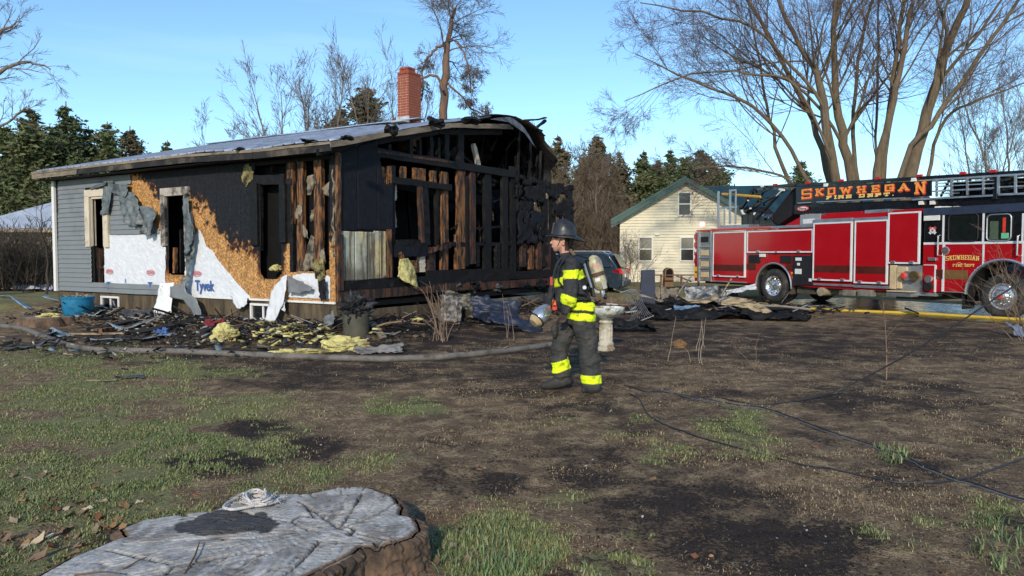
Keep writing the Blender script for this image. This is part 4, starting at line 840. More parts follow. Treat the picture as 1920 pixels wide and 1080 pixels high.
# ---- upright bare trees behind the ridge
def simple_tree(name, label, px, py_top, Y, seed, spread=.18, rpx=4, bark=bark_g, twig=twig_g, group=None, nst=3, tw=.009, dens=1., base_py=None, lev=None):
    rng = np.random.default_rng(seed); b0 = at(px, 478, Y); b0.z = 0; top = at(px, py_top, Y).z; st = []
    for i in range(nst):
        lean = (i - (nst - 1) / 2) * spread * 2 / max(1, nst - 1) if nst > 1 else 0; hh = top * rng.uniform(.82, 1.) if i else top
        pts = [(b0.x + lean * hh * .05 * 1, b0.y, 0), (b0.x + lean * hh * .3, b0.y + rng.normal(0, .1), hh * .35), (b0.x + lean * hh * .75 + rng.normal(0, .15), b0.y + rng.normal(0, .3), hh * .7), (b0.x + lean * hh * 1.1, b0.y + rng.normal(0, .3), hh)]
        r = rpx * Y / FPX; st.append((pts, [r, r * .75, r * .45, r * .12]))
    return bare_tree(name, label, st, lev or [dict(n=int(19 * dens), t0=.25, ang=(.3, .65), lr=(.18, .38), rr=.36, k=6, up=.07, wob=.07), dict(n=6, t0=.2, ang=(.3, .7), lr=(.35, .65), rr=.5, k=5, up=.05, wob=.1), dict(n=6, t0=.2, ang=(.3, .8), lr=(.35, .65), rr=.6, k=3, up=.04)], seed, bark, twig, group=group, twigr=tw, base=(b0.x, b0.y, 0))
simple_tree('bare_tree', 'leftmost upright bare tree rising behind the metal roof ridge', 560, 150, 44., 21, spread=.22, nst=4)
simple_tree('bare_tree', 'upright bare tree behind the roof, left of the brown pine', 632, 146, 46., 22, spread=.16, nst=3)
simple_tree('bare_tree', 'pale thin bare tree just left of the brick chimney', 735, 105, 50., 23, spread=.2, nst=3, rpx=3)
simple_tree('bare_tree', 'small faint bare tree far behind the roof slope', 440, 240, 75., 24, spread=.2, nst=3, rpx=2.2, tw=.013)
simple_tree('bare_tree', 'bare tree against the sky right of the collapsed roof', 1078, 268, 58., 25, spread=.25, nst=4, rpx=3, tw=.011)
simple_tree('bare_tree', 'brown bare tree close behind the burned lean-to end', 1035, 292, 44., 26, spread=.18, nst=4, rpx=3.2, twig=brush_m, tw=.009)
simple_tree('bare_tree', 'twiggy brown bare tree left of the cream house', 1120, 315, 50., 27, spread=.12, nst=5, rpx=2.6, twig=brush_m, tw=.010, dens=1.3)
simple_tree('bare_tree', 'tall faint bare tree at the right edge above the ladder', 1905, 60, 46., 28, spread=.3, nst=4, rpx=3, tw=.009)
simple_tree('bare_tree', 'slim bare tree between the big maple and the right edge', 1842, 150, 52., 29, spread=.15, nst=3, rpx=2.5, tw=.010)
simple_tree('small_bare_tree', 'small dark bare tree in front of the pale roof at far left', 84, 372, 27., 30, spread=.05, nst=1, rpx=2.6, bark=hedge_m, twig=hedge_m, tw=.006, lev=[dict(n=26, t0=.25, ang=(.7, 1.1), lr=(.2, .36), rr=.4, k=6, up=.05), dict(n=5, t0=.2, ang=(.4, .8), lr=(.3, .5), rr=.6, k=4, up=.03)])
# tree reaching in from beyond the left edge
p, r = pstem([(-150, 600, 16), (-140, 300, 13), (-110, 150, 9), (-90, 20, 5)], 24.); q, s = pstem([(-138, 290, 7), (-60, 200, 5), (-10, 140, 4), (40, 110, 3), (95, 130, 1)], 24.); q2, s2 = pstem([(-120, 180, 6), (-50, 90, 4), (0, 60, 3), (40, 40, 1)], 24.5); q3, s3 = pstem([(-138, 300, 6), (-60, 260, 4), (0, 235, 2.5), (50, 200, 1)], 23.5)
bare_tree('bare_tree', 'bare tree whose twigs reach in from the left edge', [(p, r), (q, s), (q2, s2), (q3, s3)], [dict(n=9, t0=.35, ang=(.4, .8), lr=(.2, .4), rr=.4, k=6, up=.02), dict(n=6, t0=.2, ang=(.4, .8), lr=(.35, .6), rr=.5, k=5, up=.02), dict(n=5, t0=.2, ang=(.4, .8), lr=(.4, .7), rr=.6, k=4)], 31, bark_g, twig_g, twigr=.005)
# ---- pines
def pine(label, px, py_top, Y, seed, width, m=needle_m, crown0=.2, group='white pines in the distance', tiers=30, flat=.25, name='pine_tree', needles=34):
    rng = np.random.default_rng(seed); b0 = at(px, 478, Y); H = at(px, py_top, Y).z
    root = empty(name, (b0.x, b0.y, 0), 0, label, 'tree', group); tr = [(0, 0, 0), (rng.normal(0, .1), 0, H * .5), (0, 0, H)]
    v, f = tubes(np.array([resample(tr, [H * .018, H * .012, H * .003], 8)[0]]), np.array([resample(tr, [H * .018, H * .012, H * .003], 8)[1]]), 6); link('trunk', npmesh('trunk', v, f, bark_g, smooth=True), root)
    br = []; Q = []
    for t in range(tiers):
        h = crown0 + (1 - crown0) * (t + rng.uniform(-.3, .3)) / tiers; n = rng.integers(4, 7)
        env = width * (1.01 - h) ** .75 * (.55 + .45 * min(1, (h - crown0) / .25 + .35)) * H * (.8 + .5 * mnoise.noise(Vector((h * 7, seed, 0))))
        for k in range(n):
            a = rng.uniform(0, 6.283); L = env * rng.uniform(.45, 1.15); rise = rng.uniform(-.12, .5) * L
            p0 = np.array([0, 0, h * H * .985]); p1 = p0 + np.array([math.cos(a) * L, math.sin(a) * L, rise]); br.append(np.linspace(p0, p1, 4))
            m_ = max(20, int(needles * 9 * L / (width * H)))
            tt = rng.uniform(.25, 1.05, m_)[:, None]; c = p0 + (p1 - p0) * tt + rng.normal(0, 1, (m_, 3)) * np.array([.3, .3, .26]) * L * .8
            Q.append(c)
    br = np.array(br); v, f = tubes(br, np.full(br.shape[:2], H * .0022), 3); link('limbs', npmesh('limbs', v, f, bark_g), root, kind='stuff')
    C = np.concatenate(Q); C[:, 2] = np.clip(C[:, 2], .3, H); N = len(C); s = H * .017; d1 = _norm(rng.normal(0, 1, (N, 3)) * np.array([1, 1, .45])); d2 = _norm(np.cross(d1, rng.normal(0, 1, (N, 3))))
    sz = rng.uniform(.6, 1.4, (N, 1)) * s
    V = np.stack([C - d1 * sz, C + d2 * sz * .33, C + d1 * sz, C - d2 * sz * .33], 1); V = V + rng.normal(0, s * .12, V.shape)
    link('crown', npmesh('crown', V.reshape(-1, 3), np.arange(N * 4).reshape(N, 4), m), root, kind='stuff'); return root
for i, a in enumerate((('leftmost dark pine at the left edge of the picture', 14, 232, 62, .16, needle_m), ('broad pine second from the left edge', 62, 196, 60, .17, needle_m), ('tallest pointed pine behind the left end of the house', 131, 190, 63, .15, needle_d), ('pine just right of the tallest pine at left', 172, 236, 66, .17, needle_m), ('rounded pine behind the left end of the metal roof', 207, 228, 64, .17, needle_m), ('lowest brownish pine at the right of the left pine group', 249, 236, 68, .17, needle_b),
    ('pine filling the gap behind the leftmost pines', 38, 262, 70, .17, needle_m), ('pine between the two tallest pines at left', 100, 232, 68, .17, needle_m), ('low pine mass above the grey siding corner', 150, 280, 58, .18, needle_m),
    ('small lone pine peeking over the metal roof slope', 318, 262, 80, .14, needle_m), ('brown bushy pine left of the brick chimney', 688, 158, 55, .19, needle_b), ('brown pine showing between the bare trees over the roof', 640, 196, 58, .18, needle_b), ('olive pine at the left of the right pine group', 1205, 280, 72, .15, needle_m), ('tall dark pine behind the cream gable peak', 1256, 276, 74, .13, needle_d), ('broad dark pine right of the cream gable peak', 1312, 275, 72, .19, needle_d), ('olive pine just left of the cream gable peak', 1232, 296, 70, .18, needle_m), ('green pine directly above the cream gable peak', 1284, 290, 78, .18, needle_m), ('green pine right of the cream gable behind the bare limb', 1336, 300, 70, .18, needle_m), ('dark pine low behind the maple stems', 1500, 300, 70, .17, needle_d),
    ('brown spruce right of the burned roof curl', 1045, 252, 52, .15, needle_b), ('brown pointed spruce left of the cream house', 1118, 250, 60, .14, needle_b), ('brown spruce between the burned house and cream house', 1088, 300, 56, .16, needle_b), ('brownish pine against the cream house eave', 1160, 280, 70, .13, needle_b), ('small rounded pine right of the broad dark pine', 1352, 312, 76, .16, needle_d))):
    pine(a[0], a[1], a[2], a[3], 60 + i, a[4] * 2.3, a[5], crown0=.08 if i < 10 else .18, needles=34)
# ---- far brush that reads as one mass, and the dark hedge at the left
def brush(name, label, spots, h, seed, m, count, cat='brush', twr=.012, sp=.22):
    rng = np.random.default_rng(seed); N = count; i = rng.integers(0, len(spots) - 1, N); f = rng.uniform(0, 1, N)[:, None]; S_ = np.array(spots, float)
    P = S_[i] * (1 - f) + S_[i + 1] * f; P3 = np.stack([P[:, 0] + rng.normal(0, 1.2, N), P[:, 1] + rng.normal(0, 1.2, N), np.zeros(N)], -1)
    L = h * rng.uniform(.55, 1.1, N) * (P[:, 2] if P.shape[1] > 2 else 1)
    D = np.stack([rng.normal(0, sp, N), rng.normal(0, sp, N), np.ones(N)], -1); p, r = grow(P3, D, L, np.full(N, twr * 2), 6, rng, .1, .02)
    a = [tubes(p, r, 3)]
    for n, lr, rr in ((6, (.25, .5), .6), (4, (.3, .6), .8)):
        s = spawn(p, r, n, rng, .15, 1., (.3, .8), lr, rr, twr); p, r = grow(*s, 4, rng, .12, .03); r = np.maximum(r, twr * .7); a.append(tubes(p, r, 3))
    v, f = merge(a); return link(name, npmesh(name, v, f, m), None, label=label, cat=cat, kind='stuff')
def gx(px, Y): return at(px, 478, Y).x
brush('far_wood', 'brown leafless thicket filling the gap behind the burned house', [(gx(985, 48), 48, 1), (gx(1060, 50), 50, 1), (gx(1165, 52), 52, 1), (gx(1175, 66), 66, 1)], 5.2, 3, brush_m, 420, twr=.011)
brush('far_wood', 'low brown thicket along the horizon behind all the houses', [(gx(-100, 85), 85, .8), (gx(300, 88), 88, .7), (gx(700, 90), 90, .8), (gx(1200, 90), 90, 1), (gx(1500, 88), 88, .9), (gx(2100, 85), 85, 1)], 7., 4, brush_m, 620, twr=.03)
brush('hedge', 'dark leafless hedge left of the grey siding', [(gx(-90, 29), 29, 1), (gx(0, 30), 30, 1), (gx(100, 31), 31, 1.0)], 2.5, 5, hedge_m, 520, cat='hedge', twr=.008, sp=.3)
brush('thicket', 'leafless brush behind the fire engine at right', [(gx(1440, 44), 44, 1), (gx(1560, 42), 42, 1.1), (gx(1750, 40), 40, .9), (gx(2000, 40), 40, 1.1)], 3.6, 6, brush_m, 260, twr=.010)
# =================================================================== the ladder engine
red_m = mat('red paint', (.40, .006, .012), .2, var=.06, scale=1.5, bump=0, coat=.6, spec=.5, rvar=.06, stain=(.36, .006, .010), sscale=.4, spos=(.5, .95))
blk_m = mat('black paint', (.008, .008, .010), .25, var=.2, bump=0, coat=.5, rvar=.06)
blk_d = mat('black plastic', (.014, .014, .015), .6, var=.3, bump=.1)
alu_m = mat('brushed aluminium', (.55, .55, .55), .38, .85, var=.12, scale=3, bump=.04, rvar=.12)
chrome = mat('chrome', (.78, .78, .77), .24, .9, var=.05, bump=0, rvar=.05)
white_s = mat('reflective white edging', (.68, .68, .68), .45, var=.06, bump=0)
gold_m = mat('gold leaf stripe', (.34, .19, .07), .32, .55, var=.2, scale=3, bump=0)
gold_dk = mat('gold stripe in dark reflection', (.13, .028, .02), .3, .4, var=.15, scale=3, bump=0)  # gold stripe along the body, its dark reflection painted into the base colour
tyre_m = mat('tyre rubber', (.028, .026, .024), .8, var=.3, scale=8, bump=.2, stain=(.075, .065, .05), sscale=4, spos=(.5, .7))
under_m = mat('muddy chassis', (.07, .058, .042), .85, var=.4, scale=5, bump=.3)
tan_m = mat('tan board', (.55, .42, .24), .6, var=.15, bump=.05)
letter_o = mat('orange gold letter', (.88, .34, .06), .4, var=.2, scale=12, bump=0)
letter_r = mat('red letter edge', (.62, .05, .03), .4, var=.1, bump=0)
letter_y = mat('gold letter', (.85, .55, .16), .4, var=.15, bump=0)
glass_t = mat('tinted cab glass', (.010, .013, .013), .05, var=.2, bump=0, spec=.6, rvar=.02)
redlens = mat('red lamp', (.45, .012, .015), .25, var=.1, bump=0); redglow = mat('lit red beacon', (1., .09, .10), .3, var=.05, bump=0, emit=7.)
clear_l = mat('clear lamp', (.75, .74, .66), .15, var=.1, bump=0, spec=.7); amber = mat('amber lamp', (.8, .25, .02), .3, var=.1, bump=0)
ra, fa = gp(1450, 567), gp(1879, 598)
TD = (fa - ra); TD.z = 0; WB = TD.length; TD.normalize()
T_ANG = math.atan2(TD.y, TD.x)
truck = empty('fire_engine', (ra.x, ra.y, 0), T_ANG, 'red and black ladder fire engine parked on the wet road at right', 'fire engine')
NL = Vector((-TD.y, TD.x, 0))               # truck's far side
def TF(off): return Frame(ra.x + NL.x * off, ra.y + NL.y * off, TD.x, TD.y)
T0 = TF(0.)
def tb(name, m, px0, py0, px1, py1, y0, y1, fr=None, parent=None, bevel=.008, sk=False):
    """box whose front face covers these picture corners on the side plane"""
    f = fr or T0; (xa, za) = f(px0, py0); (xb, zb) = f(px1, py1)
    return MB().box(min(xa, xb), max(xa, xb), y0, y1, min(za, zb), max(za, zb)).build(name, m, parent or truck, bevel=bevel)
WR = .55
xr, xf = 0., WB
XR0 = T0(1302, 500)[0]; XB = T0(1731, 480)[0]; XE = xf + 2.1
ZB = T0(1397, 531)[1]; ZT = T0(1450, 430)[1]; ZTF = T0(1700, 405)[1]
# body with its rear wheel arch
arc = [(xr + .72 * math.cos(a), WR + .72 * math.sin(a)) for a in np.linspace(math.asin((ZB - WR) / .72) if abs(ZB - WR) < .72 else 0, math.pi - math.asin((ZB - WR) / .72), 16)]
XD = T0(1604, 480)[0]
out = [(XR0, ZB), (xr - .72, ZB)] + arc[::-1] + [(xr + .72, ZB), (T0(1526, 500)[0], ZB - .04), (T0(1667, 500)[0], ZB - .04), (T0(1667, 500)[0], ZT + .36), (T0(1500, 400)[0], ZT + .36), (T0(1458, 427)[0], ZT), (XR0, ZT)]
out = [out[0], out[1]] + [p for p in arc[::-1]] + out[2 + len(arc):]
MB().prism(out, lambda x, z: (x, 0.02, z), lambda x, z: (x, 2.48, z)).build('body', red_m, truck, bevel=.01)
MB().box(XR0 + .05, XE - .4, .5, 2.0, .5, ZB + .05).build('chassis', under_m, truck)
b = MB(); b.tube([(xr + .75 * math.cos(a), -.02, WR + .75 * math.sin(a)) for a in np.linspace(-.1, math.pi + .1, 24)], .03, 6); b.build('arch_trim', alu_m, truck, smooth=True)
b = MB(); nA = 20
vs = [(xr + .73 * math.cos(a), y, WR + .73 * math.sin(a)) for y in (.0, .9) for a in np.linspace(-.35, math.pi + .35, nA)]
b.add(vs, [(i, i + 1, nA + i + 1, nA + i) for i in range(nA - 1)]); o = b.build('wheel_well', under_m, truck); o.modifiers.new('s', 'SOLIDIFY').thickness = .02
tb('pump_panel_wall', under_m, 1667, 560, 1735, 400, .3, 2.4)
# cab with its front wheel arch
ca = .88; zc = T0(1800, 549)[1]; zr = T0(1800, 392)[1]; zm = T0(1800, 456)[1]
arcf = [(xf + ca * math.cos(a), WR + ca * math.sin(a)) for a in np.linspace(math.asin((zc - WR) / ca), math.pi - math.asin((zc - WR) / ca), 18)]
MB().prism([(XB, zc), (xf - ca, zc)] + arcf[::-1] + [(XE, zc), (XE + .06, zm), (XB, zm)], lambda x, z: (x, 0, z), lambda x, z: (x, 2.5, z)).build('cab_lower', red_m, truck, bevel=.015)
MB().prism([(XB, zm), (XE + .06, zm), (XE - .12, zr - .15), (XE - .4, zr), (XB, zr)], lambda x, z: (x, 0.004, z), lambda x, z: (x, 2.496, z)).build('cab_upper', blk_m, truck, bevel=.03)
b = MB(); b.tube([(xf + (ca + .02) * math.cos(a), -.02, WR + (ca + .02) * math.sin(a)) for a in np.linspace(.02, math.pi - .02, 26)], .035, 6); b.build('arch_trim', chrome, truck, smooth=True)
b = MB(); vs = [(xf + (ca - .01) * math.cos(a), y, WR + (ca - .01) * math.sin(a)) for y in (.0, .9) for a in np.linspace(-.2, math.pi + .2, nA)]
b.add(vs, [(i, i + 1, nA + i + 1, nA + i) for i in range(nA - 1)]); o = b.build('wheel_well', blk_d, truck); o.modifiers.new('s', 'SOLIDIFY').thickness = .02
# windscreen, headlamps and bumper beyond the frame
MB().prism([(XE + .05, zm + .05), (XE - .09, zr - .22)], lambda x, z: (x + .03, .2, z), lambda x, z: (x + .03, 2.3, z)).build('windscreen', glass_t, truck) if False else None
b = MB(); b.add([(XE + .075, .2, zm + .06), (XE + .075, 2.3, zm + .06), (XE - .09, 2.3, zr - .2), (XE - .09, .2, zr - .2)], [(0, 1, 2, 3)]); o = b.build('windscreen', glass_t, truck); o.modifiers.new('s', 'SOLIDIFY').thickness = .02
MB().box(XE, XE + .45, .05, 2.45, .5, .95).build('front_bumper', chrome, truck, bevel=.05)
for y in (.25, 2.0): MB().box(XE + .02, XE + .09, y, y + .3, 1.15, 1.35).build('headlight', clear_l, truck, bevel=.02)
# ---- doors, shutters and edging
def door(px0, py0, px1, py1, name='locker_door', y=-.0, edge=3.0, m=red_m, lip=True, skew=0.):
    o = tb(name, m, px0, py0, px1, py1, y - .035, y + .03, bevel=.006)
    (xa, za) = T0(px0, py0); (xb, zb) = T0(px1, py1); za, zb = max(za, zb), min(za, zb); e = .045
    for q in ((xa - e, xa, zb, za), (xb, xb + e, zb, za), (xa - e, xb + e, za, za + e), (xa - e, xb + e, zb - e, zb)):
        MB().box(q[0], q[1], y - .045, y + .02, q[2], q[3]).build('door_edging', white_s, o, bevel=.004)
    if lip:
        for fx in (.18, .82):
            x = xa + (xb - xa) * fx; MB().box(x - .06, x + .06, y - .08, y - .04, zb - .02, zb + .035).build('latch', chrome, o, bevel=.008)
    return o
d1 = door(1340, 438, 1396, 518); d2 = door(1404, 436, 1523, 471); d3 = door(1530, 421, 1596, 525, y=-.03); d4 = door(1608, 417, 1663, 530, y=-.03); d5 = door(1671, 402, 1723, 492, y=-.03)
tb('latch', chrome, 1456, 471, 1460, 474, -.08, -.04, parent=d2); 
for a in ((1336, 526, 1399, 531), (1526, 531, 1602, 538), (1602, 534, 1670, 542)): tb('running_board_edge', alu_m, *a, -.04, .04)
b = MB(); (x0, z0), (x1, z1) = T0(1334, 430), T0(1526, 428); b.box(x0, x1, -.03, .2, z0 - .06, z0 + .02); b.build('top_rail', alu_m, truck, bevel=.008)
for a in ((1526, 412, 1600, 417), (1604, 409, 1668, 414)): tb('top_rail', alu_m, *a, -.05, .15)
for a in ((1339, 496, 1396, 509, -.05), (1530, 497, 1596, 512, -.08), (1608, 499, 1663, 514, -.08)): tb('stripe', gold_dk, *a[:4], a[4] + .012, a[4] + .03, bevel=0)
tb('stripe', gold_dk, 1400, 494, 1416, 506, -.004, .03, bevel=0); tb('stripe', gold_dk, 1474, 495, 1486, 507, -.004, .03, bevel=0)
# rear tool and ladder bay
tb('rear_bay', mat('dull aluminium', (.30, .29, .26), .5, .5, var=.3, scale=6, bump=.1), 1311, 435, 1334, 527, -.012, .03, bevel=0)
for y in (461, 482, 502): tb('bay_shelf', alu_m, 1311, y, 1334, y + 3, -.05, .0)
for x in (1310, 1333): tb('bay_frame', alu_m, x, 433, x + 2.4, 528, -.06, .0)
for y in (441, 466, 487, 507): tb('stowed_tool', tan_m if y > 450 else blk_d, 1315, y + 3, 1329, y + 13, -.03, .0)
for y in (440, 455, 470, 485, 500, 512): tb('chevron_patch', mat('yellow chevron', (.75, .4, .03), .4, var=.1, bump=0) if y in (500, 512) else red_m, 1302, y, 1307, y + 9, -.02, .03)
tb('tail_plate', white_s, 1303, 467, 1306, 473, -.03, .0)
x, z = T0(1309, 421); o = MB().lathe([(.09, 0), (.10, .05), (.09, .14), (.03, .17)], 14, (x, .2, z - .06)).build('beacon', redglow, truck, smooth=True)
# wheel-arch lockers and pump controls
tb('vent_panel', blk_d, 1404, 478, 1425, 493, -.02, .03); tb('vent_panel', blk_d, 1464, 479, 1484, 493, -.02, .03); tb('lamp', clear_l, 1425, 476, 1436, 482, -.04, .0)
tb('control_panel', blk_d, 1488, 479, 1507, 535, -.03, .03); tb('control_panel', blk_d, 1508, 479, 1524, 535, -.03, .03)
for a in ((1493, 483, 1504, 489), (1496, 493, 1501, 498), (1492, 504, 1504, 514)): tb('label_plate', white_s, *a, -.045, -.02)
tb('label_plate', white_s, 1518, 522, 1523, 528, -.045, -.02); x, z = T0(1486, 512); MB().lathe([(.04, 0), (.04, .03), (.02, .04)], 10, (x, -.03, z), 'y').build('marker_lamp', amber, truck)
tb('grey_plate', mat('grey plate', (.33, .34, .35), .5, .3, var=.12, bump=.05), 1500, 403, 1538, 426, -.0, .03); tb('label_plate', white_s, 1506, 411, 1527, 419, -.02, .0)
tb('roof_box', red_m, 1541, 400, 1611, 411, .1, 1.0); tb('roof_box', red_m, 1615, 399, 1668, 409, .1, 1.0); tb('roof_box_lid', alu_m, 1617, 394, 1662, 399, .1, 1.0); tb('roof_box', red_m, 1670, 394, 1731, 400, .1, 1.0)
# pump bay
tb('pump_panel', mat('grey pump panel', (.30, .31, .31), .45, .5, var=.2, scale=3, bump=.05), 1671, 497, 1754, 556, -.0, .3)
tb('pump_post', tan_m, 1671, 497, 1682, 542, -.06, .0); tb('pump_post', tan_m, 1684, 500, 1692, 541, -.06, .0); tb('gauge_plate', tan_m, 1685, 500, 1703, 512, -.07, -.0)
for (px, py, r, m) in ((1706, 517, .13, alu_m), (1719, 517, .13, mat('brass', (.5, .36, .16), .3, .9, var=.2)), (1745, 537, .11, blk_d), (1746, 523, .10, chrome)):
    x, z = T0(px, py); MB().lathe([(r, 0), (r, .06), (r * .8, .09), (r * .8, .14), (r * .5, .15)], 16, (x, -.15, z), 'y').build('pump_outlet', m, truck, smooth=True)
x, z = T0(1701, 517); MB().lathe([(.05, 0), (.09, .02), (.09, .05), (.04, .06)], 12, (x, -.2, z), 'y').build('valve_wheel', redlens if False else letter_r, truck)
tb('cab_step_frame', red_m, 1731, 497, 1754, 549, -.02, .1); tb('step', tan_m, 1675, 544, 1718, 548, -.3, .05); tb('step', alu_m, 1674, 548, 1720, 557, -.28, .05)
# cab details
for px in (1769, 1844, 1918): tb('door_edging', white_s, px - 1, 400, px + 1, 455.0, -.012, .0, bevel=0); tb('door_edging', white_s, px - 1, 456.6, px + 1, 500 if px > 1800 else 547, -.014, .0, bevel=0)
tb('waist_line', white_s, 1732, 454.6, 1920, 456.4, -.01, .01, bevel=0); tb('edging', white_s, 1733, 496, 1754, 497.6, -.03, .0, bevel=0); tb('edging', white_s, 1753.5, 497, 1755, 548, -.03, .0, bevel=0); tb('cab_sill', alu_m, 1769, 546, 1814, 550, -.03, .05)
def window(px0, py0, px1, py1, fm):
    (xa, za) = T0(px0, py0); (xb, zb) = T0(px1, py1)
    def rr(x0, x1, z0, z1, r, n=6): return [(x1 - r + r * math.cos(a), z1 - r + r * math.sin(a)) for a in np.linspace(0, math.pi / 2, n)] + [(x0 + r + r * math.cos(a), z1 - r + r * math.sin(a)) for a in np.linspace(math.pi / 2, math.pi, n)] + [(x0 + r + r * math.cos(a), z0 + r + r * math.sin(a)) for a in np.linspace(math.pi, 1.5 * math.pi, n)] + [(x1 - r + r * math.cos(a), z0 + r + r * math.sin(a)) for a in np.linspace(1.5 * math.pi, 2 * math.pi, n)]
    o = MB().prism(rr(xa, xb, zb, za, .1), lambda x, z: (x, -.012, z), lambda x, z: (x, .02, z)).build('cab_window', glass_t, truck)
    p = [(x, -.018, z) for x, z in rr(xa, xb, zb, za, .1)]; MB().tube(p + [p[0]], .018, 6).build('window_frame', fm, o, smooth=True); return o
window(1780, 403, 1834, 452, blk_d); w2 = window(1852, 403, 1896, 451, alu_m)
tb('window_sticker', mat('green sticker', (.15, .5, .25), .5, var=.2, bump=0), 1878, 437, 1892, 447, -.016, -.013, parent=w2, bevel=0); tb('seat_belt', letter_r, 1881, 408, 1886, 436, -.0155, -.013, parent=w2, bevel=0); tb('seat_back', mat('green seat', (.07, .10, .06), .7), 1857, 415, 1872, 449, -.0152, -.013, parent=w2, bevel=0)
tb('scene_light', clear_l, 1734, 405, 1763, 413, -.05, .0)
x, z = T0(1749, 432); b = MB(); b.lathe([(.08, 0), (.08, .006)], 8, (x, -.012, z), 'y'); o = b.build('cross_emblem', white_s, truck)
for k in range(4): a = math.pi / 4 + k * math.pi / 2; MB().beam((x + .05 * math.cos(a), -.009, z + .05 * math.sin(a)), (x + .12 * math.cos(a), -.009, z + .12 * math.sin(a)), .07, .006, up=(0, 1, 0)).build('emblem_arm', letter_r if math.sin(a) > 0 else white_s, o)
MB().lathe([(.03, 0), (.03, .004)], 10, (x, -.017, z), 'y').build('emblem_centre', letter_r, o)
for px in (1762, 1911):
    x, z0 = T0(px, 480); z1 = T0(px, 441)[1]; MB().tube([(x, .0, z0), (x, -.09, z0 + .02), (x, -.09, z1 - .02), (x, .0, z1)], .022, 8).build('grab_rail', chrome, truck, smooth=True)
tb('step_light', chrome, 1742, 483, 1757, 489, -.06, .0); x, z = T0(1774, 470); MB().lathe([(.10, 0), (.11, .02), (.05, .05)], 14, (x, -.05, z), 'y').build('door_handle', chrome, truck, smooth=True)
tb('stripe', gold_m, 1770, 506, 1814, 524, -.006, .01, bevel=0); tb('stripe', gold_dk, 1755, 505, 1768, 523, -.026, .0, bevel=0)
for i in range(8): tb('roof_light', clear_l, 1750 + i * 12 + (10 if i > 1 else 0), 387, 1760 + i * 12 + (10 if i > 1 else 0), 391, .05, .3)
tb('roof_rack', mat('dark blue roof', (.03, .04, .07), .4, var=.2), 1732, 391, 1925, 396, -.02, 2.45)
# ---- wheels
def wheel(x, y, rim, seed, dual=False):
    w = empty('wheel', (x, y, WR), 0, parent=truck); n = 40
    p = [(.33, .02), (.36, -.0), (.44, -.02), (.50, -.01), (.535, .02), (.55, .05), (.55, .26), (.53, .3), (.44, .33), (.34, .32)]
    MB().lathe(p, n, axis='y', close=False).build('tyre', tyre_m, w, smooth=True)
    b = MB()
    for k in range(36):
        a = 2 * math.pi * k / 36; b.beam((.553 * math.cos(a), .06, .553 * math.sin(a)), (.553 * math.cos(a + .05), .25, .553 * math.sin(a + .05)), .06, .012, up=(math.cos(a), 0, math.sin(a)))
    b.build('tread', tyre_m, w, kind='stuff')
    if rim == 'front': MB().lathe([(.34, .02), (.33, -.01), (.31, -.01), (.28, .03), (.24, .01), (.14, .0), (.13, -.06), (.09, -.09), (.02, -.10)], n, axis='y').build('rim', chrome, w, smooth=True)
    else: MB().lathe([(.34, .02), (.33, -.005), (.31, -.0), (.28, .07), (.24, .10), (.15, .12), (.14, .05), (.10, .03), (.02, .02)], n, axis='y', close=False).build('rim', chrome, w, smooth=True)
    yy = -.015 if rim == 'front' else .09
    for k in range(10): a = 2 * math.pi * k / 10; MB().lathe([(.018, .0), (.018, -.04), (.008, -.05)], 6, (.2 * math.cos(a), yy, .2 * math.sin(a)), 'y').build('lug_nut', chrome, w)
    for k in range(8 if rim != 'front' else 0): a = 2 * math.pi * (k + .5) / 8; MB().lathe([(.028, 0), (.028, -.006)], 10, (.262 * math.cos(a), .062, .262 * math.sin(a)), 'y').build('hand_hole', blk_d, w)
    if rim == 'front': MB().lathe([(.07, 0), (.06, -.03), (.02, -.04)], 12, (0, -.1, 0), 'y').build('hub_cap', letter_r, w, smooth=True)
    return w
wheel(xr, -.03, 'rear', 1); wheel(xr, .33, 'rear', 2); wheel(xf, -.02, 'front', 3); wheel(xr, 2.15, 'rear', 4); wheel(xf, 2.1, 'front', 5)
MB().box(xr - .64, xr - .6, .0, .6, .18, .9).build('mud_flap', blk_d, truck); MB().box(xf - 1.0, xf - .965, .0, .5, .18, .8).build('mud_flap', blk_d, truck)
x, z = T0(1542, 547); MB().lathe([(.10, 0), (.13, .0), (.13, .7), (.10, .7)], 16, (x, -.1, z), 'y').build('exhaust_pipe', tan_m if False else mat('dusty pipe', (.32, .26, .18), .7, .2, var=.2), truck, smooth=True)
for a in ((1584, 543, 1606, 555), (1612, 543, 1637, 556)): tb('step', mat('dusty step', (.22, .20, .16), .7, .3, var=.3), *a, -.1, .4)
tb('fuel_tank', under_m, 1640, 540, 1668, 556, .1, .6); tb('air_tank', under_m, 1488, 537, 1520, 552, .15, .6); tb('outrigger', under_m, 1555, 538, 1600, 546, .1, .7)
# ---- turntable and ladder
TA = TF(.75)
def ta(px, py): return TA(px, py)
def abeam(p, q, wpx, m, y0=.75, dep=.1, name='ladder_rail', parent=None):
    (xa, za), (xb, zb) = ta(*p), ta(*q); w = wpx * 22 / FPX
    return MB().beam((xa, y0 + dep / 2, za), (xb, y0 + dep / 2, zb), w, dep, up=(0, 1, 0)).build(name, m, parent or truck)
def apoly(pts, m, y0, y1, name, parent=None, bevel=.01):
    return MB().prism([ta(*p) for p in pts], lambda x, z: (x, y0, z), lambda x, z: (x, y1, z)).build(name, m, parent or truck, bevel=bevel)
apoly([(1384, 426), (1384, 394), (1396, 386), (1410, 400), (1440, 412), (1452, 426)], blk_m, .9, 1.9, 'turntable')
apoly([(1446, 424), (1480, 400), (1490, 372), (1490, 350), (1478, 352), (1462, 372), (1440, 400), (1420, 424)], blk_d, 1.0, 1.7, 'ladder_cradle')
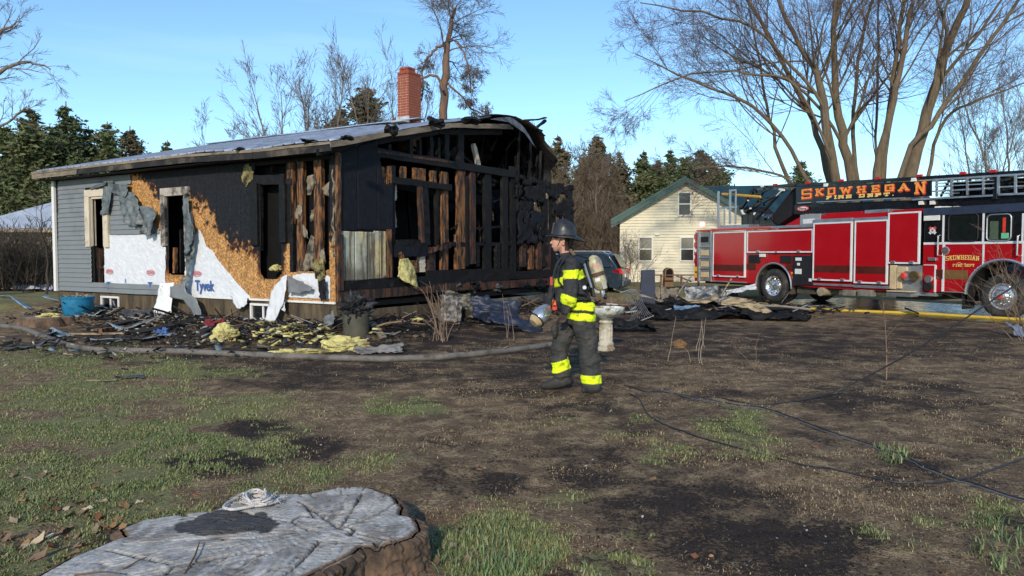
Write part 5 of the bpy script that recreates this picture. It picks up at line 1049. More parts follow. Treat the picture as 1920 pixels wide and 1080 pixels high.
abeam((1386, 392), (1414, 352), 7, blk_m, name='ladder_heel'); abeam((1412, 353), (1490, 346), 6, blk_m, name='ladder_heel'); abeam((1392, 398), (1470, 356), 6, blk_m, name='ladder_heel'); abeam((1400, 372), (1446, 352), 4, blk_m, name='brace'); abeam((1412, 355), (1430, 385), 4, blk_m, name='brace'); abeam((1432, 353), (1412, 388), 4, blk_m, name='brace')
abeam((1420, 412), (1462, 366), 4, blk_d, y0=.62, name='lift_cylinder'); abeam((1460, 368), (1471, 357), 2.6, chrome, y0=.62, name='lift_rod'); abeam((1466, 355), (1474, 356.5), 4, white_s, y0=.6, name='pin')
abeam((1391, 394), (1395, 402), 3, white_s, y0=.7, name='lamp'); 
for px, py, r in ((1420, 401, .05), (1412, 391, .03), (1408, 376, .03), (1434, 349, .05)): x, z = ta(px, py); MB().lathe([(r, 0), (r, .05)], 10, (x, .6, z), 'y').build('lamp', clear_l, truck)
for k in range(3):
    x, z = ta(1432 + k * 5, 410); MB().tube([(x + (.3 - .05 * k) * math.cos(a), .6 + .05 * k, z + (.26 - .04 * k) * math.sin(a)) for a in np.linspace(-.6, 2.6, 14)], .018, 6).build('hydraulic_hose', blk_d, truck, smooth=True)
MB().beam((XR0 + .15, .2, ZT + .06), (T0(1448, 424)[0], .2, ZT + .06), .5, .05).build('rear_deck', letter_r, truck); 
b = MB(); (x0, z0) = T0(1330, 428); (x1, z1) = T0(1388, 420); b.box(x0, x1, .4, 2.2, z0, z0 + .1); b.build('rear_deck', alu_m, truck)
apoly([(1492, 350), (1746, 338.5), (1746, 367.5), (1492, 384)], blk_m, .75, .8, 'name_board'); apoly([(1488, 384), (1925, 366), (1925, 384), (1488, 402)], blk_m, .78, 1.75, 'ladder_beam'); apoly([(1413, 349.5), (1925, 318), (1925, 326), (1492, 350), (1413, 354)], blk_m, .8, 1.7, 'ladder_top_beam')
apoly([(1746, 339), (1925, 328), (1925, 366), (1746, 372)], blk_d, 1.6, 1.64, 'ladder_back')
for a, w in (((1747, 337.5), (1925, 326.5)), 3.0), (((1750, 359), (1866, 352.5)), 2.4), (((1712, 374.5), (1864, 366.5)), 3.0), (((1874, 351), (1925, 348.5)), 2.2), (((1874, 365), (1925, 363)), 3.0), (((1498, 381), (1522, 379.6)), 2.0), (((1534, 379), (1698, 371)), 2.0), (((1755, 350), (1866, 344)), 1.6), (((1760, 344), (1866, 338)), 1.4), (((1760, 364), (1800, 362)), 1.4): abeam(*a, w, alu_m, y0=.68, dep=.06)
for px in (1759, 1788, 1817, 1847, 1875, 1907): abeam((px, 337.5 - (px - 1759) * .06), (px, 369 - (px - 1759) * .045), 3, alu_m, y0=.66, dep=.05, name='ladder_post')
for i in range(9): px = 1752 + i * 20; abeam((px, 368 - i), (px + 16, 338 - i), 2.6, blk_d, y0=1.0 + (i % 2) * .3, dep=.06, name='ladder_brace'); abeam((px, 346 - i), (px + 26, 345 - i), 2.2, mat('tan rung', (.45, .36, .25), .6), y0=1.3, dep=.1, name='rung'); abeam((px + 2, 357 - i), (px + 24, 356 - i), 1.6, alu_m, y0=1.35, dep=.1, name='rung')
apoly([(1863, 331), (1871, 330), (1871, 374), (1863, 374)], blk_m, .7, 1.7, 'ladder_collar')
for px, py in ((1453, 346.5), (1514, 343), (1577, 338.5), (1646, 334.5), (1724, 329.5), (1805, 325), (1862, 321)): x, z = ta(px, py); MB().box(x - .07, x + .07, .72, .8, z - .035, z + .035).build('marker_light', redlens, truck)
for px, py in ((1549, 347), (1714, 337), (1728, 380.5), (1749, 380)): x, z = ta(px, py); MB().box(x - .06, x + .06, .7, .78, z - .05, z + .05).build('lamp', clear_l, truck)
# maker's badge: red oval, white centre, black lettering
x, z = ta(1506, 391); E = lambda rx, rz, y: [(x + rx * math.cos(a), y, z + rz * math.sin(a)) for a in np.linspace(0, 2 * math.pi, 28, endpoint=False)]
o = MB().add(E(.25, .085, .735), [tuple(range(28))]).build('maker_badge', letter_r, truck); MB().add(E(.19, .058, .731), [tuple(range(28))]).build('badge_centre', white_s, o)
text('badge_lettering', 'Pierce', .115, blk_d, o, (x, .727, z - .005), (1, 0, 0), (0, 0, 1), bold=.002, ext=.001)
# ---- slab lettering made of strokes
GLY = {'S': [(.05, 1, 1, 1), (1, 1, 1, .88), (0, .95, 0, .55), (.05, .5, .95, .5), (1, .45, 1, .05), (.95, 0, 0, 0), (0, 0, 0, .12)], 'K': [(.1, 0, .1, 1), (.1, .45, .95, 1), (.35, .55, .95, 0), (-.08, 0, .3, 0), (-.08, 1, .3, 1), (.75, 1, 1.1, 1), (.75, 0, 1.12, 0)],
    'O': [(0, .15, 0, .85), (0, 1, 1, 1), (1, .85, 1, .15), (0, 0, 1, 0), (0, .85, .0, 1), (1, .85, 1, 1), (0, 0, 0, .15), (1, 0, 1, .15)], 'W': [(0, 1, .25, 0), (.25, 0, .5, .8), (.5, .8, .75, 0), (.75, 0, 1, 1), (-.15, 1, .2, 1), (.8, 1, 1.15, 1)], 'H': [(.08, 0, .08, 1), (.92, 0, .92, 1), (.08, .5, .92, .5), (-.1, 0, .28, 0), (-.1, 1, .28, 1), (.72, 0, 1.1, 0), (.72, 1, 1.1, 1)],
    'E': [(.12, 0, .12, 1), (-.05, 1, 1, 1), (-.05, 0, 1, 0), (.12, .5, .75, .5), (1, 1, 1, .8), (1, 0, 1, .2)], 'G': [(0, 0, 0, 1), (0, 1, 1, 1), (1, 1, 1, .78), (0, 0, 1, 0), (1, 0, 1, .45), (.55, .45, 1.1, .45)], 'A': [(.05, 0, .5, 1), (.5, 1, .95, 0), (.22, .35, .78, .35), (-.1, 0, .25, 0), (.75, 0, 1.1, 0)], 'N': [(.08, 0, .08, 1), (.92, 0, .92, 1), (.08, 1, .92, 0), (-.1, 0, .25, 0), (-.1, 1, .2, 1), (.75, 1, 1.1, 1)],
    'F': [(.12, 0, .12, 1), (-.05, 1, 1, 1), (.12, .5, .7, .5), (1, 1, 1, .75), (-.08, 0, .35, 0)], 'I': [(.5, 0, .5, 1), (.2, 0, .8, 0), (.2, 1, .8, 1)], 'R': [(.12, 0, .12, 1), (-.05, 1, .9, 1), (.95, 1, .95, .5), (.12, .5, .95, .5), (.5, .5, .95, 0), (-.08, 0, .32, 0), (.8, 0, 1.1, 0)], 'D': [(.12, 0, .12, 1), (-.05, 1, .85, 1), (-.05, 0, .85, 0), (.95, .1, .95, .9)], 'P': [(.12, 0, .12, 1), (-.05, 1, .9, 1), (.95, 1, .95, .5), (.12, .5, .95, .5), (-.08, 0, .35, 0)], 'T': [(.5, 0, .5, 1), (0, 1, 1, 1), (0, 1, 0, .78), (1, 1, 1, .78), (.28, 0, .72, 0)], '.': [(.2, 0, .3, .02)], 'B': [(.1, 0, .1, 1), (0, 1, .85, 1), (0, 0, .9, 0), (.1, .5, .9, .5), (.9, .5, .9, 1), (.95, 0, .95, .5)], 'L': [(.1, 0, .1, 1), (-.05, 0, 1, 0), (-.1, 1, .3, 1)]}
def glyph(name, ch, x0, z0, w, h, sx, y, wt, m, parent, slope=0.):
    b = MB()
    for i, (a, c, d, e) in enumerate(GLY[ch]):
        p = Vector((x0 + a * w, y - .0006 * i, z0 + c * h + slope * a * w)); q = Vector((x0 + d * w, y - .0006 * i, z0 + e * h + slope * d * w)); dd = (q - p)
        if dd.length < 1e-5: continue
        dd.normalize(); wd = wt if abs(dd.z) > .5 else wt * sx; p = p - dd * wd * .45; q = q + dd * wd * .45
        b.beam(p, q, wd, .004, up=(0, 1, 0))
    return b.build(name, m, parent)
# big word along the board; the first S and the last N are taller
spots = [('S', 1505, 1521, 372, 355), ('K', 1531, 1543, 366, 354), ('O', 1554, 1565, 364, 352.5), ('W', 1578, 1595, 362.5, 351), ('H', 1609, 1622, 361, 349.5), ('E', 1636, 1648, 359.5, 348), ('G', 1661, 1675, 358, 346.5), ('A', 1687, 1703, 357, 344.5), ('N', 1718, 1734, 362, 342)]
for ch, xa, xb, yb, yt in spots:
    (x0, z0), (x1, z1) = ta(xa, yb), ta(xb, yt); w, h = x1 - x0, z1 - z0; k = .06 if ch in 'SN' and h > .25 else .052
    glyph('letter_edge', ch, x0 + .015, z0 - .02, w, h, .8, .742, k + .03, letter_r, truck, slope=.012); glyph('letter', ch, x0, z0, w, h, .75, .730, k, letter_o, truck, slope=.012)
pos = 1551
for ch, wd in (('F', 11), ('I', 7), ('R', 12), ('E', 12), (' ', 8), ('D', 13), ('E', 12), ('P', 13), ('T', 13), ('.', 4)):
    if ch != ' ':
        yb = 373.0 - (pos - 1551) * .055; (x0, z0), (x1, z1) = ta(pos, yb), ta(pos + wd * .72, yb - 5.2); glyph('letter', ch, x0, z0, x1 - x0, z1 - z0, .8, .735, .042, letter_y, truck, slope=.012)
    pos += wd * 1.22
for s, px, py, n, hh, wd in (('SKOWHEGAN', 1774, 488, 9, 7.5, 64), ('FIREDEPT', 1788, 499, 8, 4.2, 38)):
    st = wd / n
    for i, ch in enumerate(s):
        a = px + i * st + (2.5 if n == 8 and i > 3 else -1 if n == 8 else 0); yb = py - (2.2 * (1 - ((i - (n - 1) / 2) / (n / 2)) ** 2) if n == 9 else 0) + .6; (x0, z0), (x1, z1) = T0(a, yb), T0(a + st * .66, yb - hh); glyph('letter', ch, x0, z0, x1 - x0, z1 - z0, .75, -.010, .018 if n == 9 else .014, letter_y, truck)
abz = T0(1806, 494)[1]; abx = T0(1795, 490)[0]; MB().tube([(abx + .02 * k, -.012, abz + .02 * math.sin(k * .6)) for k in range(12)], .006, 5).build('flourish', letter_y, truck)
# rear ladder frame and handrails standing on the tail, and the long boom pole stored above
tb('guard_rail', alu_m, 1333, 358, 1336, 425, .3, .33)
for (a, c, d, e) in ((1355, 358, 1358, 420), (1366, 358, 1368, 420), (1345, 390, 1347, 425)): tb('guard_rail', alu_m, a, c, d, e, .3, .33)
tb('guard_rail', alu_m, 1355, 355, 1368, 357.5, .3, .33); tb('guard_rail', alu_m, 1333, 388, 1368, 389.6, .34, .36)
x, z = T0(1335, 363); x2, z2 = T0(1404, 368); MB().tube([(x, .5, z), (x2, .55, z2 - .0)], .05, 8).build('pike_pole', mat('yellow pole', (.5, .3, .04), .5, var=.15), truck, smooth=True)
# =================================================================== the firefighter
PY0 = 8.55
fo = at(1078, 738, PY0); FX0 = fo.x
person = empty('person', (FX0, PY0, 0), 0, 'firefighter in dark turnout gear with lime stripes and black helmet, walking left', 'person')
K_ = PY0 / FPX
def fx(px): return at(px, 600, PY0).x - FX0
def fz(py): return max(0., at(1078, py, PY0).z - at(1078, 739, PY0).z)
CH = {'torso': [(1064, 490, 13, .15), (1064, 502, 24, .215), (1066, 522, 29, .22), (1070, 545, 32, .22), (1075, 568, 33, .215), (1080, 586, 33, .215), (1085, 600, 31, .21)],
      'arm': [(1067, 502, 14, .075), (1066, 522, 15, .085), (1067, 548, 14, .08), (1062, 566, 13, .075), (1057, 584, 11, .065)],
      'arm_far': [(1056, 504, 13, .075), (1046, 530, 12.5, .075), (1038, 555, 11, .07), (1032, 574, 10, .06)],
      'leg_far': [(1074, 604, 23, .13), (1060, 628, 21, .125), (1051, 655, 19, .115), (1051, 682, 18.5, .11), (1054, 704, 18.5, .11)],
      'leg': [(1091, 604, 23, .135), (1096, 632, 21, .125), (1101, 660, 19, .115), (1106, 690, 18.5, .11), (1108, 722, 19, .112)],
      'boot_far': [(1058, 712, 11, .065), (1064, 722, 11, .06), (1046, 727, 11, .062), (1030, 730, 9, .058), (1020, 732, 6.5, .048)],
      'boot': [(1110, 726, 12, .07), (1117, 731, 8, .055), (1104, 732, 7, .055), (1094, 733, 6, .05)],
      'neck': [(1060, 484, 10, .062), (1056, 470, 9.5, .058)],
      'head': [(1057, 452, 12.5, .075), (1054, 458, 13, .074), (1047, 466, 9, .058), (1042, 473, 5.5, .04), (1039.5, 454, 5.5, .05), (1039.5, 463, 5, .042)],
      'nose': [(1035.5, 456, 2, .012), (1032.6, 461, 2.6, .015), (1036.6, 468, 3, .028)],
      'ear': [(1056, 458, 3.2, .012), (1055, 464, 2.6, .01)]}
LAT = {'torso': 0, 'arm': -.245, 'arm_far': .235, 'leg_far': .115, 'leg': -.115, 'boot_far': .115, 'boot': -.115, 'neck': 0, 'head': 0, 'nose': 0, 'ear': -.078}
bm = bmesh.new(); samples = []
def ball(c, rx, ry, rz, tagn, sub=2):
    r = bmesh.ops.create_icosphere(bm, subdivisions=sub, radius=1)
    for v in r['verts']: v.co = Vector((c[0] + v.co.x * rx, c[1] + v.co.y * ry, c[2] + v.co.z * rz))
    samples.append((c[0], c[1], c[2], rx, ry, rz, tagn))
for nme, kf in CH.items():
    st = 1 if nme in ('nose', 'ear') else 6
    for a, b_ in zip(kf[:-1], kf[1:]):
        for i in range(st + 1):
            f = i / st; p = [a[j] * (1 - f) + b_[j] * f for j in range(4)]; rx = p[2] * K_; ly = LAT[nme]
            if nme == 'arm': ly = -.245 - .03 * sstep(500, 560, p[1]) + .02 * sstep(560, 590, p[1])
            ball((fx(p[0]), float(ly), max(fz(p[1]), .035 if 'boot' in nme else 0)), rx, p[3], rx if 'torso' not in nme else rx * .6, nme)
def fingers(px, py, lat, flip, n0):
    c = (fx(px), lat, fz(py)); ball(c, .042, .028, .05, n0)
    for k, (dx, L) in enumerate(((-.034, .062), (-.012, .075), (.010, .072), (.030, .058))):
        for i in range(6): t = i / 5; ball((c[0] + dx - .02 * t * t, lat + .016 * math.sin(t * 2.2) * flip, c[2] - .04 - L * t * (1 - .25 * t)), .0105, .0105, .0105, n0, 1)
    for i in range(5): t = i / 4; ball((c[0] - .038 - .022 * t, lat - .012 * flip, c[2] + .012 - .05 * t), .012, .012, .012, n0, 1)
fingers(1055, 592, -.235, 1, 'glove'); fingers(1029, 582, .21, -1, 'glove')
# cargo pocket, collar, coat skirt
ball((fx(1040), .0, fz(624)), .05, .05, .11, 'leg_far'); ball((fx(1062), 0, fz(484)), .085, .09, .04, 'torso'); ball((fx(1103), -.12, fz(585)), .05, .11, .10, 'torso')
me = bpy.data.meshes.new('body'); bm.to_mesh(me); bm.free()
o = bpy.data.objects.new('tmp_body', me); COL.objects.link(o)
r_ = o.modifiers.new('r', 'REMESH'); r_.mode = 'VOXEL'; r_.voxel_size = .0085; s_ = o.modifiers.new('s', 'SMOOTH'); s_.factor = .5; s_.iterations = 4
dg = bpy.context.evaluated_depsgraph_get(); me2 = bpy.data.meshes.new_from_object(o.evaluated_get(dg)); bpy.data.objects.remove(o)
nv = len(me2.vertices); co = np.empty(nv * 3, np.float32); me2.vertices.foreach_get('co', co); co = co.reshape(-1, 3).astype(float); nr = np.empty(nv * 3, np.float32); me2.vertices.foreach_get('normal', nr); nr = nr.reshape(-1, 3)
SA = np.array([s[:6] for s in samples]); SN = [s[6] for s in samples]; best = np.full(nv, 9e9); who = np.zeros(nv, int)
for i in range(len(SA)):
    d = np.sqrt((((co - SA[i, :3]) / SA[i, 3:6]) ** 2).sum(1)); k = d < best; best[k] = d[k]; who[k] = i
names = np.array(SN)[who]
px = 1078 + (co[:, 0]) / K_; py = 739 - co[:, 2] / K_
is_ = lambda *n: np.isin(names, n)
skin = is_('head', 'nose', 'ear') | (is_('neck') & (py < 480)); glove = is_('glove'); boot = is_('boot', 'boot_far') & (py > 712)
band = is_('torso') & (np.abs(py - (518 + (1087 - px) * .34)) < 8) | is_('arm') & (np.abs(py - (517 - (px - 1066) * .05)) < 8) | is_('arm') & (np.abs(py - (565 + (px - 1062) * .35)) < 9.5)
hemy = py - (px - 1090) * .06
band |= (is_('torso', 'leg', 'leg_far') & ((np.abs(hemy - 577) < 7) | (np.abs(hemy - 596.5) < 6.5)) & (px > 1052) & (py < 606)); band |= is_('leg_far') & (np.abs(py - (692 - (px - 1053) * .32)) < 10.5); band |= is_('leg') & (np.abs(py - 712) < 8)
C = np.tile(np.array([.030, .031, .034]), (nv, 1)); leg = is_('leg', 'leg_far') | (py > 606); C[leg] = (.044, .043, .040)
C[band] = (.72, .86, .015); C[glove] = (.075, .045, .04); C[boot] = (.035, .034, .032); C[skin] = (.50, .26, .185)
hair = skin & (px > 1057) & (py < 474); C[hair] = (.04, .025, .015); beard = skin & (py > 467) & (px < 1052); C[beard] = (.34, .185, .135)
C *= (.75 + .5 * fbm(co[:, 0] * 9 + 3 + co[:, 1] * 5, co[:, 2] * 9, 4, 3))[:, None]; soot = sstep(.56, .70, fbm(co[:, 0] * 22 + co[:, 1] * 15, co[:, 2] * 26, 4, 13)) * band * .55; C = C * (1 - soot[:, None]) + np.array([.12, .12, .05]) * soot[:, None]; ash = sstep(.52, .72, fbm(co[:, 0] * 6 + 7, co[:, 2] * 6 + co[:, 1] * 4, 4, 23)) * (~band & ~skin) * .5; C = C * (1 - ash[:, None]) + np.array([.085, .08, .072]) * ash[:, None]
cloth = ~(skin | glove)
wr = (fbm(co[:, 0] * 9 + co[:, 1] * 6, co[:, 2] * 15, 3, 8) - .5) * .045 + (fbm(co[:, 0] * 5, co[:, 2] * 7 + co[:, 1] * 4, 3, 18) - .5) * .035
co = co + nr * (wr * cloth * sstep(0, .2, co[:, 2]))[:, None]; co = co + nr * (band * .005)[:, None]
me2.vertices.foreach_set('co', co.astype(np.float32).ravel())
a = me2.color_attributes.new('Col', 'FLOAT_COLOR', 'POINT'); c4 = np.ones((nv, 4), np.float32); c4[:, :3] = C; a.data.foreach_set('color', c4.ravel())
me2.materials.clear(); me2.materials.append(mat('turnout gear and skin', (1, 1, 1), .75, var=.12, scale=20, bump=.15, bscale=90, attr='Col', spec=.25)); me2.polygons.foreach_set('use_smooth', [True] * len(me2.polygons)); me2.update()
link('body', me2, person)
gear = mat('gear black', (.022, .022, .024), .55, var=.3, bump=.1)
helm_m = mat('scuffed helmet', (.022, .023, .027), .42, var=.35, scale=12, bump=.12, bscale=40, stain=(.06, .057, .055), sscale=9, spos=(.56, .78))
# eye, brow
o = MB().lathe([(.001, -.006), (.006, -.003), (.007, 0), (.001, .004)], 10, (fx(1040.5), -.034, fz(456.5)), 'y').build('eye', mat('eye', (.03, .02, .015), .2, bump=0), person)
MB().beam((fx(1037), -.035, fz(452.5)), (fx(1043), -.052, fz(452)), .006, .006).build('eyebrow', mat('brow', (.03, .02, .012), .9, bump=0), person); MB().beam((fx(1036.2), -.014, fz(467.3)), (fx(1041), -.03, fz(467.6)), .003, .003).build('mouth', mat('lips', (.28, .09, .07), .6, bump=0), person)
# helmet: tall crown with ridges, long rear brim
hc = Vector((fx(1057), 0, fz(445.5))); b = MB(); n = 28; rings = []
for (h, s) in ((-.012, 1.), (.02, .985), (.06, .94), (.10, .84), (.13, .68), (.152, .45), (.165, .18), (.168, .02)):
    rings.append([(hc.x + .142 * s * math.cos(a) * 1. - .10 * h * (1 - s) - .03 * h, .118 * s * math.sin(a), hc.z + h + .012 * (1 if abs(math.sin(4 * a)) < .25 else 0) * (s > .3)) for a in np.linspace(0, 2 * math.pi, n, endpoint=False)])
b.add([p for r in rings for p in r], [(i * n + k, i * n + (k + 1) % n, (i + 1) * n + (k + 1) % n, (i + 1) * n + k) for i in range(len(rings) - 1) for k in range(n)])
helm = b.build('helmet', helm_m, person, smooth=True)
b = MB(); R0 = []; R1 = []
for a in np.linspace(0, 2 * math.pi, 36, endpoint=False):
    ca, sa = math.cos(a), math.sin(a); ext = .082 if ca < -.6 else .05; ext = .075 + (.03 if ca > .3 else 0) * ca - .03 * abs(sa); drop = .025 + .055 * max(0, ca) ** 1.5 + .006 * abs(sa)
    R0.append((hc.x + .138 * ca, .114 * sa, hc.z - .006)); R1.append((hc.x + (.142 + ext) * ca, (.118 + ext * .8) * sa, hc.z - drop + (.012 if ca < -.5 else 0)))
b.add(R0 + R1, [(k, (k + 1) % 36, 36 + (k + 1) % 36, 36 + k) for k in range(36)]); o = b.build('brim', helm_m, helm, smooth=True); o.modifiers.new('s', 'SOLIDIFY').thickness = .008
MB().tube([(hc.x + .145 * math.cos(t) - .012, 0, hc.z + .172 * math.sin(t)) for t in np.linspace(.25, 2.5, 14)], .009, 6).build('comb', helm_m, helm, smooth=True)
MB().prism([(hc.x - .150, hc.z + .0), (hc.x - .125, hc.z + .135), (hc.x - .105, hc.z + .135), (hc.x - .132, hc.z + .0)], lambda x, z: (x, -.045, z), lambda x, z: (x, .045, z)).build('front_shield', mat('leather shield', (.05, .035, .03), .6, bump=.2), helm, bevel=.006)
MB().tube([(hc.x - .03, -.10, hc.z - .02), (fx(1046), -.066, fz(463)), (fx(1042), -.02, fz(475))], .0035, 5).build('chin_strap', gear, helm)
MB().tube([(fx(1067), -.09, fz(474)), (fx(1074), -.09, fz(482)), (fx(1072), .0, fz(486)), (fx(1074), .09, fz(482)), (fx(1067), .09, fz(474))], .022, 8).build('neck_flap', mat('brown flap', (.13, .085, .055), .8), helm, smooth=True)
# coat details
for py in (602,): MB().box(fx(1092), fx(1110), -.24, -.235, fz(592), fz(587)).build('name_tape', mat('name tape', (.55, .6, .1), .6), person) if False else None
MB().lathe([(.022, 0), (.022, .012), (.012, .014)], 12, (fx(1092), -.232, fz(543)), 'y').build('grommet', alu_m, person)
MB().tube([(fx(1050), -.20, fz(488)), (fx(1040), -.20, fz(505)), (fx(1035), -.15, fz(530)), (fx(1037), -.14, fz(550)), (fx(1030), -.12, fz(572))], .010, 6).build('hose_line', gear, person, smooth=True)
MB().box(fx(1033) - .02, fx(1033) + .015, -.16, -.12, fz(540), fz(524)).build('radio_mic', mat('red clip', (.4, .04, .03), .5), person, bevel=.006)
# ---- breathing set on the back
pack = empty('breathing_apparatus', (FX0, PY0, 0), 0, 'air tank with scuffed yellow-grey cylinder strapped on the firefighter back', 'air tank')
p0 = Vector((fx(1109), -.06, fz(484))); p1 = Vector((fx(1127), -.06, fz(550))); ax = (p1 - p0).normalized(); L_ = (p1 - p0).length; rr = .084
prof = [(.12, 0), (.5, .014), (.8, .04), (1, .085), (1, L_ - .085), (.85, L_ - .04), (.5, L_ - .01), (.2, L_)]
MB().tube([p0 + ax * h for r, h in prof], [rr * r for r, h in prof], 20).build('cylinder', mat('composite cylinder', (.42, .38, .22), .4, var=.3, scale=14, bump=.12, bscale=40, stain=(.20, .19, .16), sscale=10, spos=(.48, .62)), pack, smooth=True)
MB().tube([p0 + ax * .20, p0 + ax * .245], [rr * 1.04] * 2, 20).build('strap', mat('brown strap', (.09, .05, .03), .7), pack, smooth=True)
side = Vector((-.25, -.95, 0)).normalized()
for (h0, h1, a0, m) in ((.26, .30, -.3, white_s), (.10, .16, .1, mat('pale red label', (.6, .3, .24), .6)), (.32, .40, .5, mat('grey label', (.42, .42, .36), .6))):
    q = p0 + ax * ((h0 + h1) / 2); b = MB(); rows = []
    for h in (h0, h1): rows += [p0 + ax * h + (Vector((math.sin(t), -math.cos(t), 0)) - ax * Vector((math.sin(t), -math.cos(t), 0)).dot(ax)).normalized() * rr * 1.012 for t in np.linspace(a0 - .35, a0 + .35, 7)]
    b.add(rows, [(i, i + 1, 8 + i, 7 + i) for i in range(6)]); b.build('label', m, pack)
MB().tube([p1, p1 + ax * .035, p1 + ax * .07], [.028, .03, .022], 12).build('valve', alu_m, pack, smooth=True); MB().lathe([(.02, 0), (.034, .01), (.034, .03), (.02, .04)], 12, tuple(p1 + ax * .07), 'x').build('valve_knob', blk_d, pack, smooth=True)
MB().beam(Vector((fx(1100), 0, fz(492))), Vector((fx(1112), 0, fz(562))), .22, .035, up=(1, 0, 0)).build('backplate', gear, pack, bevel=.01)
for dx in (-.095, -.125): MB().tube([p0 + ax * .1 + Vector((dx, -.06, 0)), p0 + ax * .38 + Vector((dx + .01, -.06, 0))], .014, 6).build('frame_tube', alu_m if dx < -.1 else blk_d, pack, smooth=True)
MB().tube([(fx(1100), -.16, fz(490)), (fx(1080), -.20, fz(484)), (fx(1060), -.20, fz(487)), (fx(1046), -.22, fz(505)), (fx(1044), -.225, fz(530)), (fx(1060), -.26, fz(552)), (fx(1095), -.22, fz(556))], .020, 6, flat=.45).build('shoulder_strap', gear, pack, smooth=True)
MB().tube([(fx(1104), -.16, fz(565)), (fx(1080), -.245, fz(564)), (fx(1050), -.235, fz(566))], .024, 6, flat=.5).build('waist_strap', gear, pack, smooth=True)
# ---- face mask carried in front
mask = empty('face_mask', (FX0, PY0, 0), 0, 'clear breathing mask with silver lens hanging from the firefighter forward hand', 'mask')
q0 = Vector((fx(1033), .12, fz(580))); q1 = Vector((fx(1006), .02, fz(606))); d = (q1 - q0)
MB().tube([q0, q0 + d * .2, q0 + d * .45, q0 + d * .8, q0 + d * .98], [.03, .065, .095, .105, .09], 18).build('lens', mat('shiny lens', (.62, .64, .66), .15, .8, var=.2, bump=0), mask, smooth=True)
MB().tube([q0 + d * .97, q0 + d * 1.1, q0 + d * 1.22], [.092, .08, .055], 16).build('face_seal', mat('tan seal', (.42, .31, .17), .6), mask, smooth=True); MB().tube([q0 + d * .94, q0 + d * 1.0], [.102, .102], 18).build('rim', gear, mask, smooth=True)
MB().tube([q0 - d * .22, q0, q0 + d * .12], [.035, .045, .05], 12).build('regulator', gear, mask, smooth=True); MB().box(fx(1036), fx(1044), .04, .10, fz(582), fz(568)).build('buckle', mat('orange clip', (.8, .16, .03), .5), mask, bevel=.008); MB().lathe([(.03, 0), (.03, .02)], 12, (fx(1040), .04, fz(583)), 'y').build('purge_knob', letter_r, mask)
# =================================================================== neighbours, car
cream = mat('cream siding', (.66, .60, .44), .6, var=.08, scale=1.5, bump=.05, stain=(.48, .44, .34), sscale=.8, spos=(.55, .8))
green_r = mat('green metal roof', (.035, .085, .08), .4, .3, var=.15, scale=1, bump=.03)
wing_m = mat('white trim far', (.7, .68, .6), .6, var=.08, bump=0)
glass_f = mat('far window glass', (.035, .035, .033), .12, var=.3, scale=1, bump=0, spec=.6); shade_m = mat('window blind', (.20, .19, .15), .6, var=.15)
NY = 40.; NF = Frame(at(1162, 478, NY).x, NY, 1, -.19)
nroot = empty('cream_house', (at(1162, 478, NY).x, NY, 0), math.atan2(-.19, 1), 'cream-sided gabled house with green roof behind the fire engine tail', 'house')
(pkx, pkz) = NF(1287, 337); (ex, ez) = NF(1162, 409); Wd = 2 * pkx
MB().prism([(0, 0), (Wd, 0), (Wd, ez), (pkx, pkz - .05), (0, ez)], lambda x, z: (x, .03, z), lambda x, z: (x, 9, z)).build('wall', cream, nroot)
b = MB(); lap = .15; z = .1; wins = [NF(1273, 403) + NF(1294, 362), NF(1199, 488) + NF(1222, 446), NF(1277, 488) + NF(1300, 446)]
while z < pkz - .15:
    hw0 = 0 if z < ez else (z - ez) / (pkz - ez) * pkx; z1 = z + lap; b.add([(hw0, -.035, z), (Wd - hw0, -.035, z), (Wd - hw0, .012, z1), (hw0, .012, z1), (hw0, .03, z), (Wd - hw0, .03, z)], [(0, 1, 2, 3), (4, 5, 1, 0)]); z = z1
b.build('siding', cream, nroot, kind='stuff')
sl = (pkz - ez) / pkx
for sgn in (-1, 1):
    x0, x1 = (pkx, -.45) if sgn < 0 else (pkx, Wd + .45); zz = lambda x: pkz + .08 - abs(x - pkx) * sl
    b = MB(); b.add([(x0, -.4, zz(x0)), (x1, -.4, zz(x1)), (x1, 9.3, zz(x1)), (x0, 9.3, zz(x0))], [(0, 1, 2, 3)]); o = b.build('roof', green_r, nroot); o.modifiers.new('s', 'SOLIDIFY').thickness = .1
    MB().beam((x0, -.42, zz(x0) - .13), (x1, -.42, zz(x1) - .13), .2, .04, up=(0, 1, 0)).build('rake_trim', green_r if False else mat('dark green trim', (.03, .075, .06), .5), nroot); MB().beam((x0, -.06, zz(x0) - .28), (x1, -.06, zz(x1) - .28), .12, .03, up=(0, 1, 0)).build('frieze_board', wing_m, nroot)
for i, (xa, za, xb, zb) in enumerate(wins):
    x0, x1, z0, z1 = min(xa, xb), max(xa, xb), min(za, zb), max(za, zb); f = MB(); e = .07
    for q in ((x0 - e, x1 + e, z0 - e, z0), (x0 - e, x1 + e, z1, z1 + e), (x0 - e, x0, z0, z1), (x1, x1 + e, z0, z1)): f.box(q[0], q[1], -.09, .02, q[2], q[3])
    w = f.build('window', wing_m, nroot); zm_ = (z0 + z1) / 2; MB().box(x0, x1, -.07, .0, zm_ - .025, zm_ + .025).build('sash_rail', wing_m, w)
    MB().box(x0, x1, -.05, -.018, z0, zm_ - .025).build('pane', glass_f, w); MB().box(x0, x1, -.055, -.018, zm_ + .025, z1).build('pane', glass_f if i == 0 else shade_m, w)
MB().box(NF(1228, 440)[0], NF(1236, 440)[0], -.12, -.02, NF(1230, 441)[1], NF(1230, 438)[1]).build('wall_lamp', wing_m, nroot)
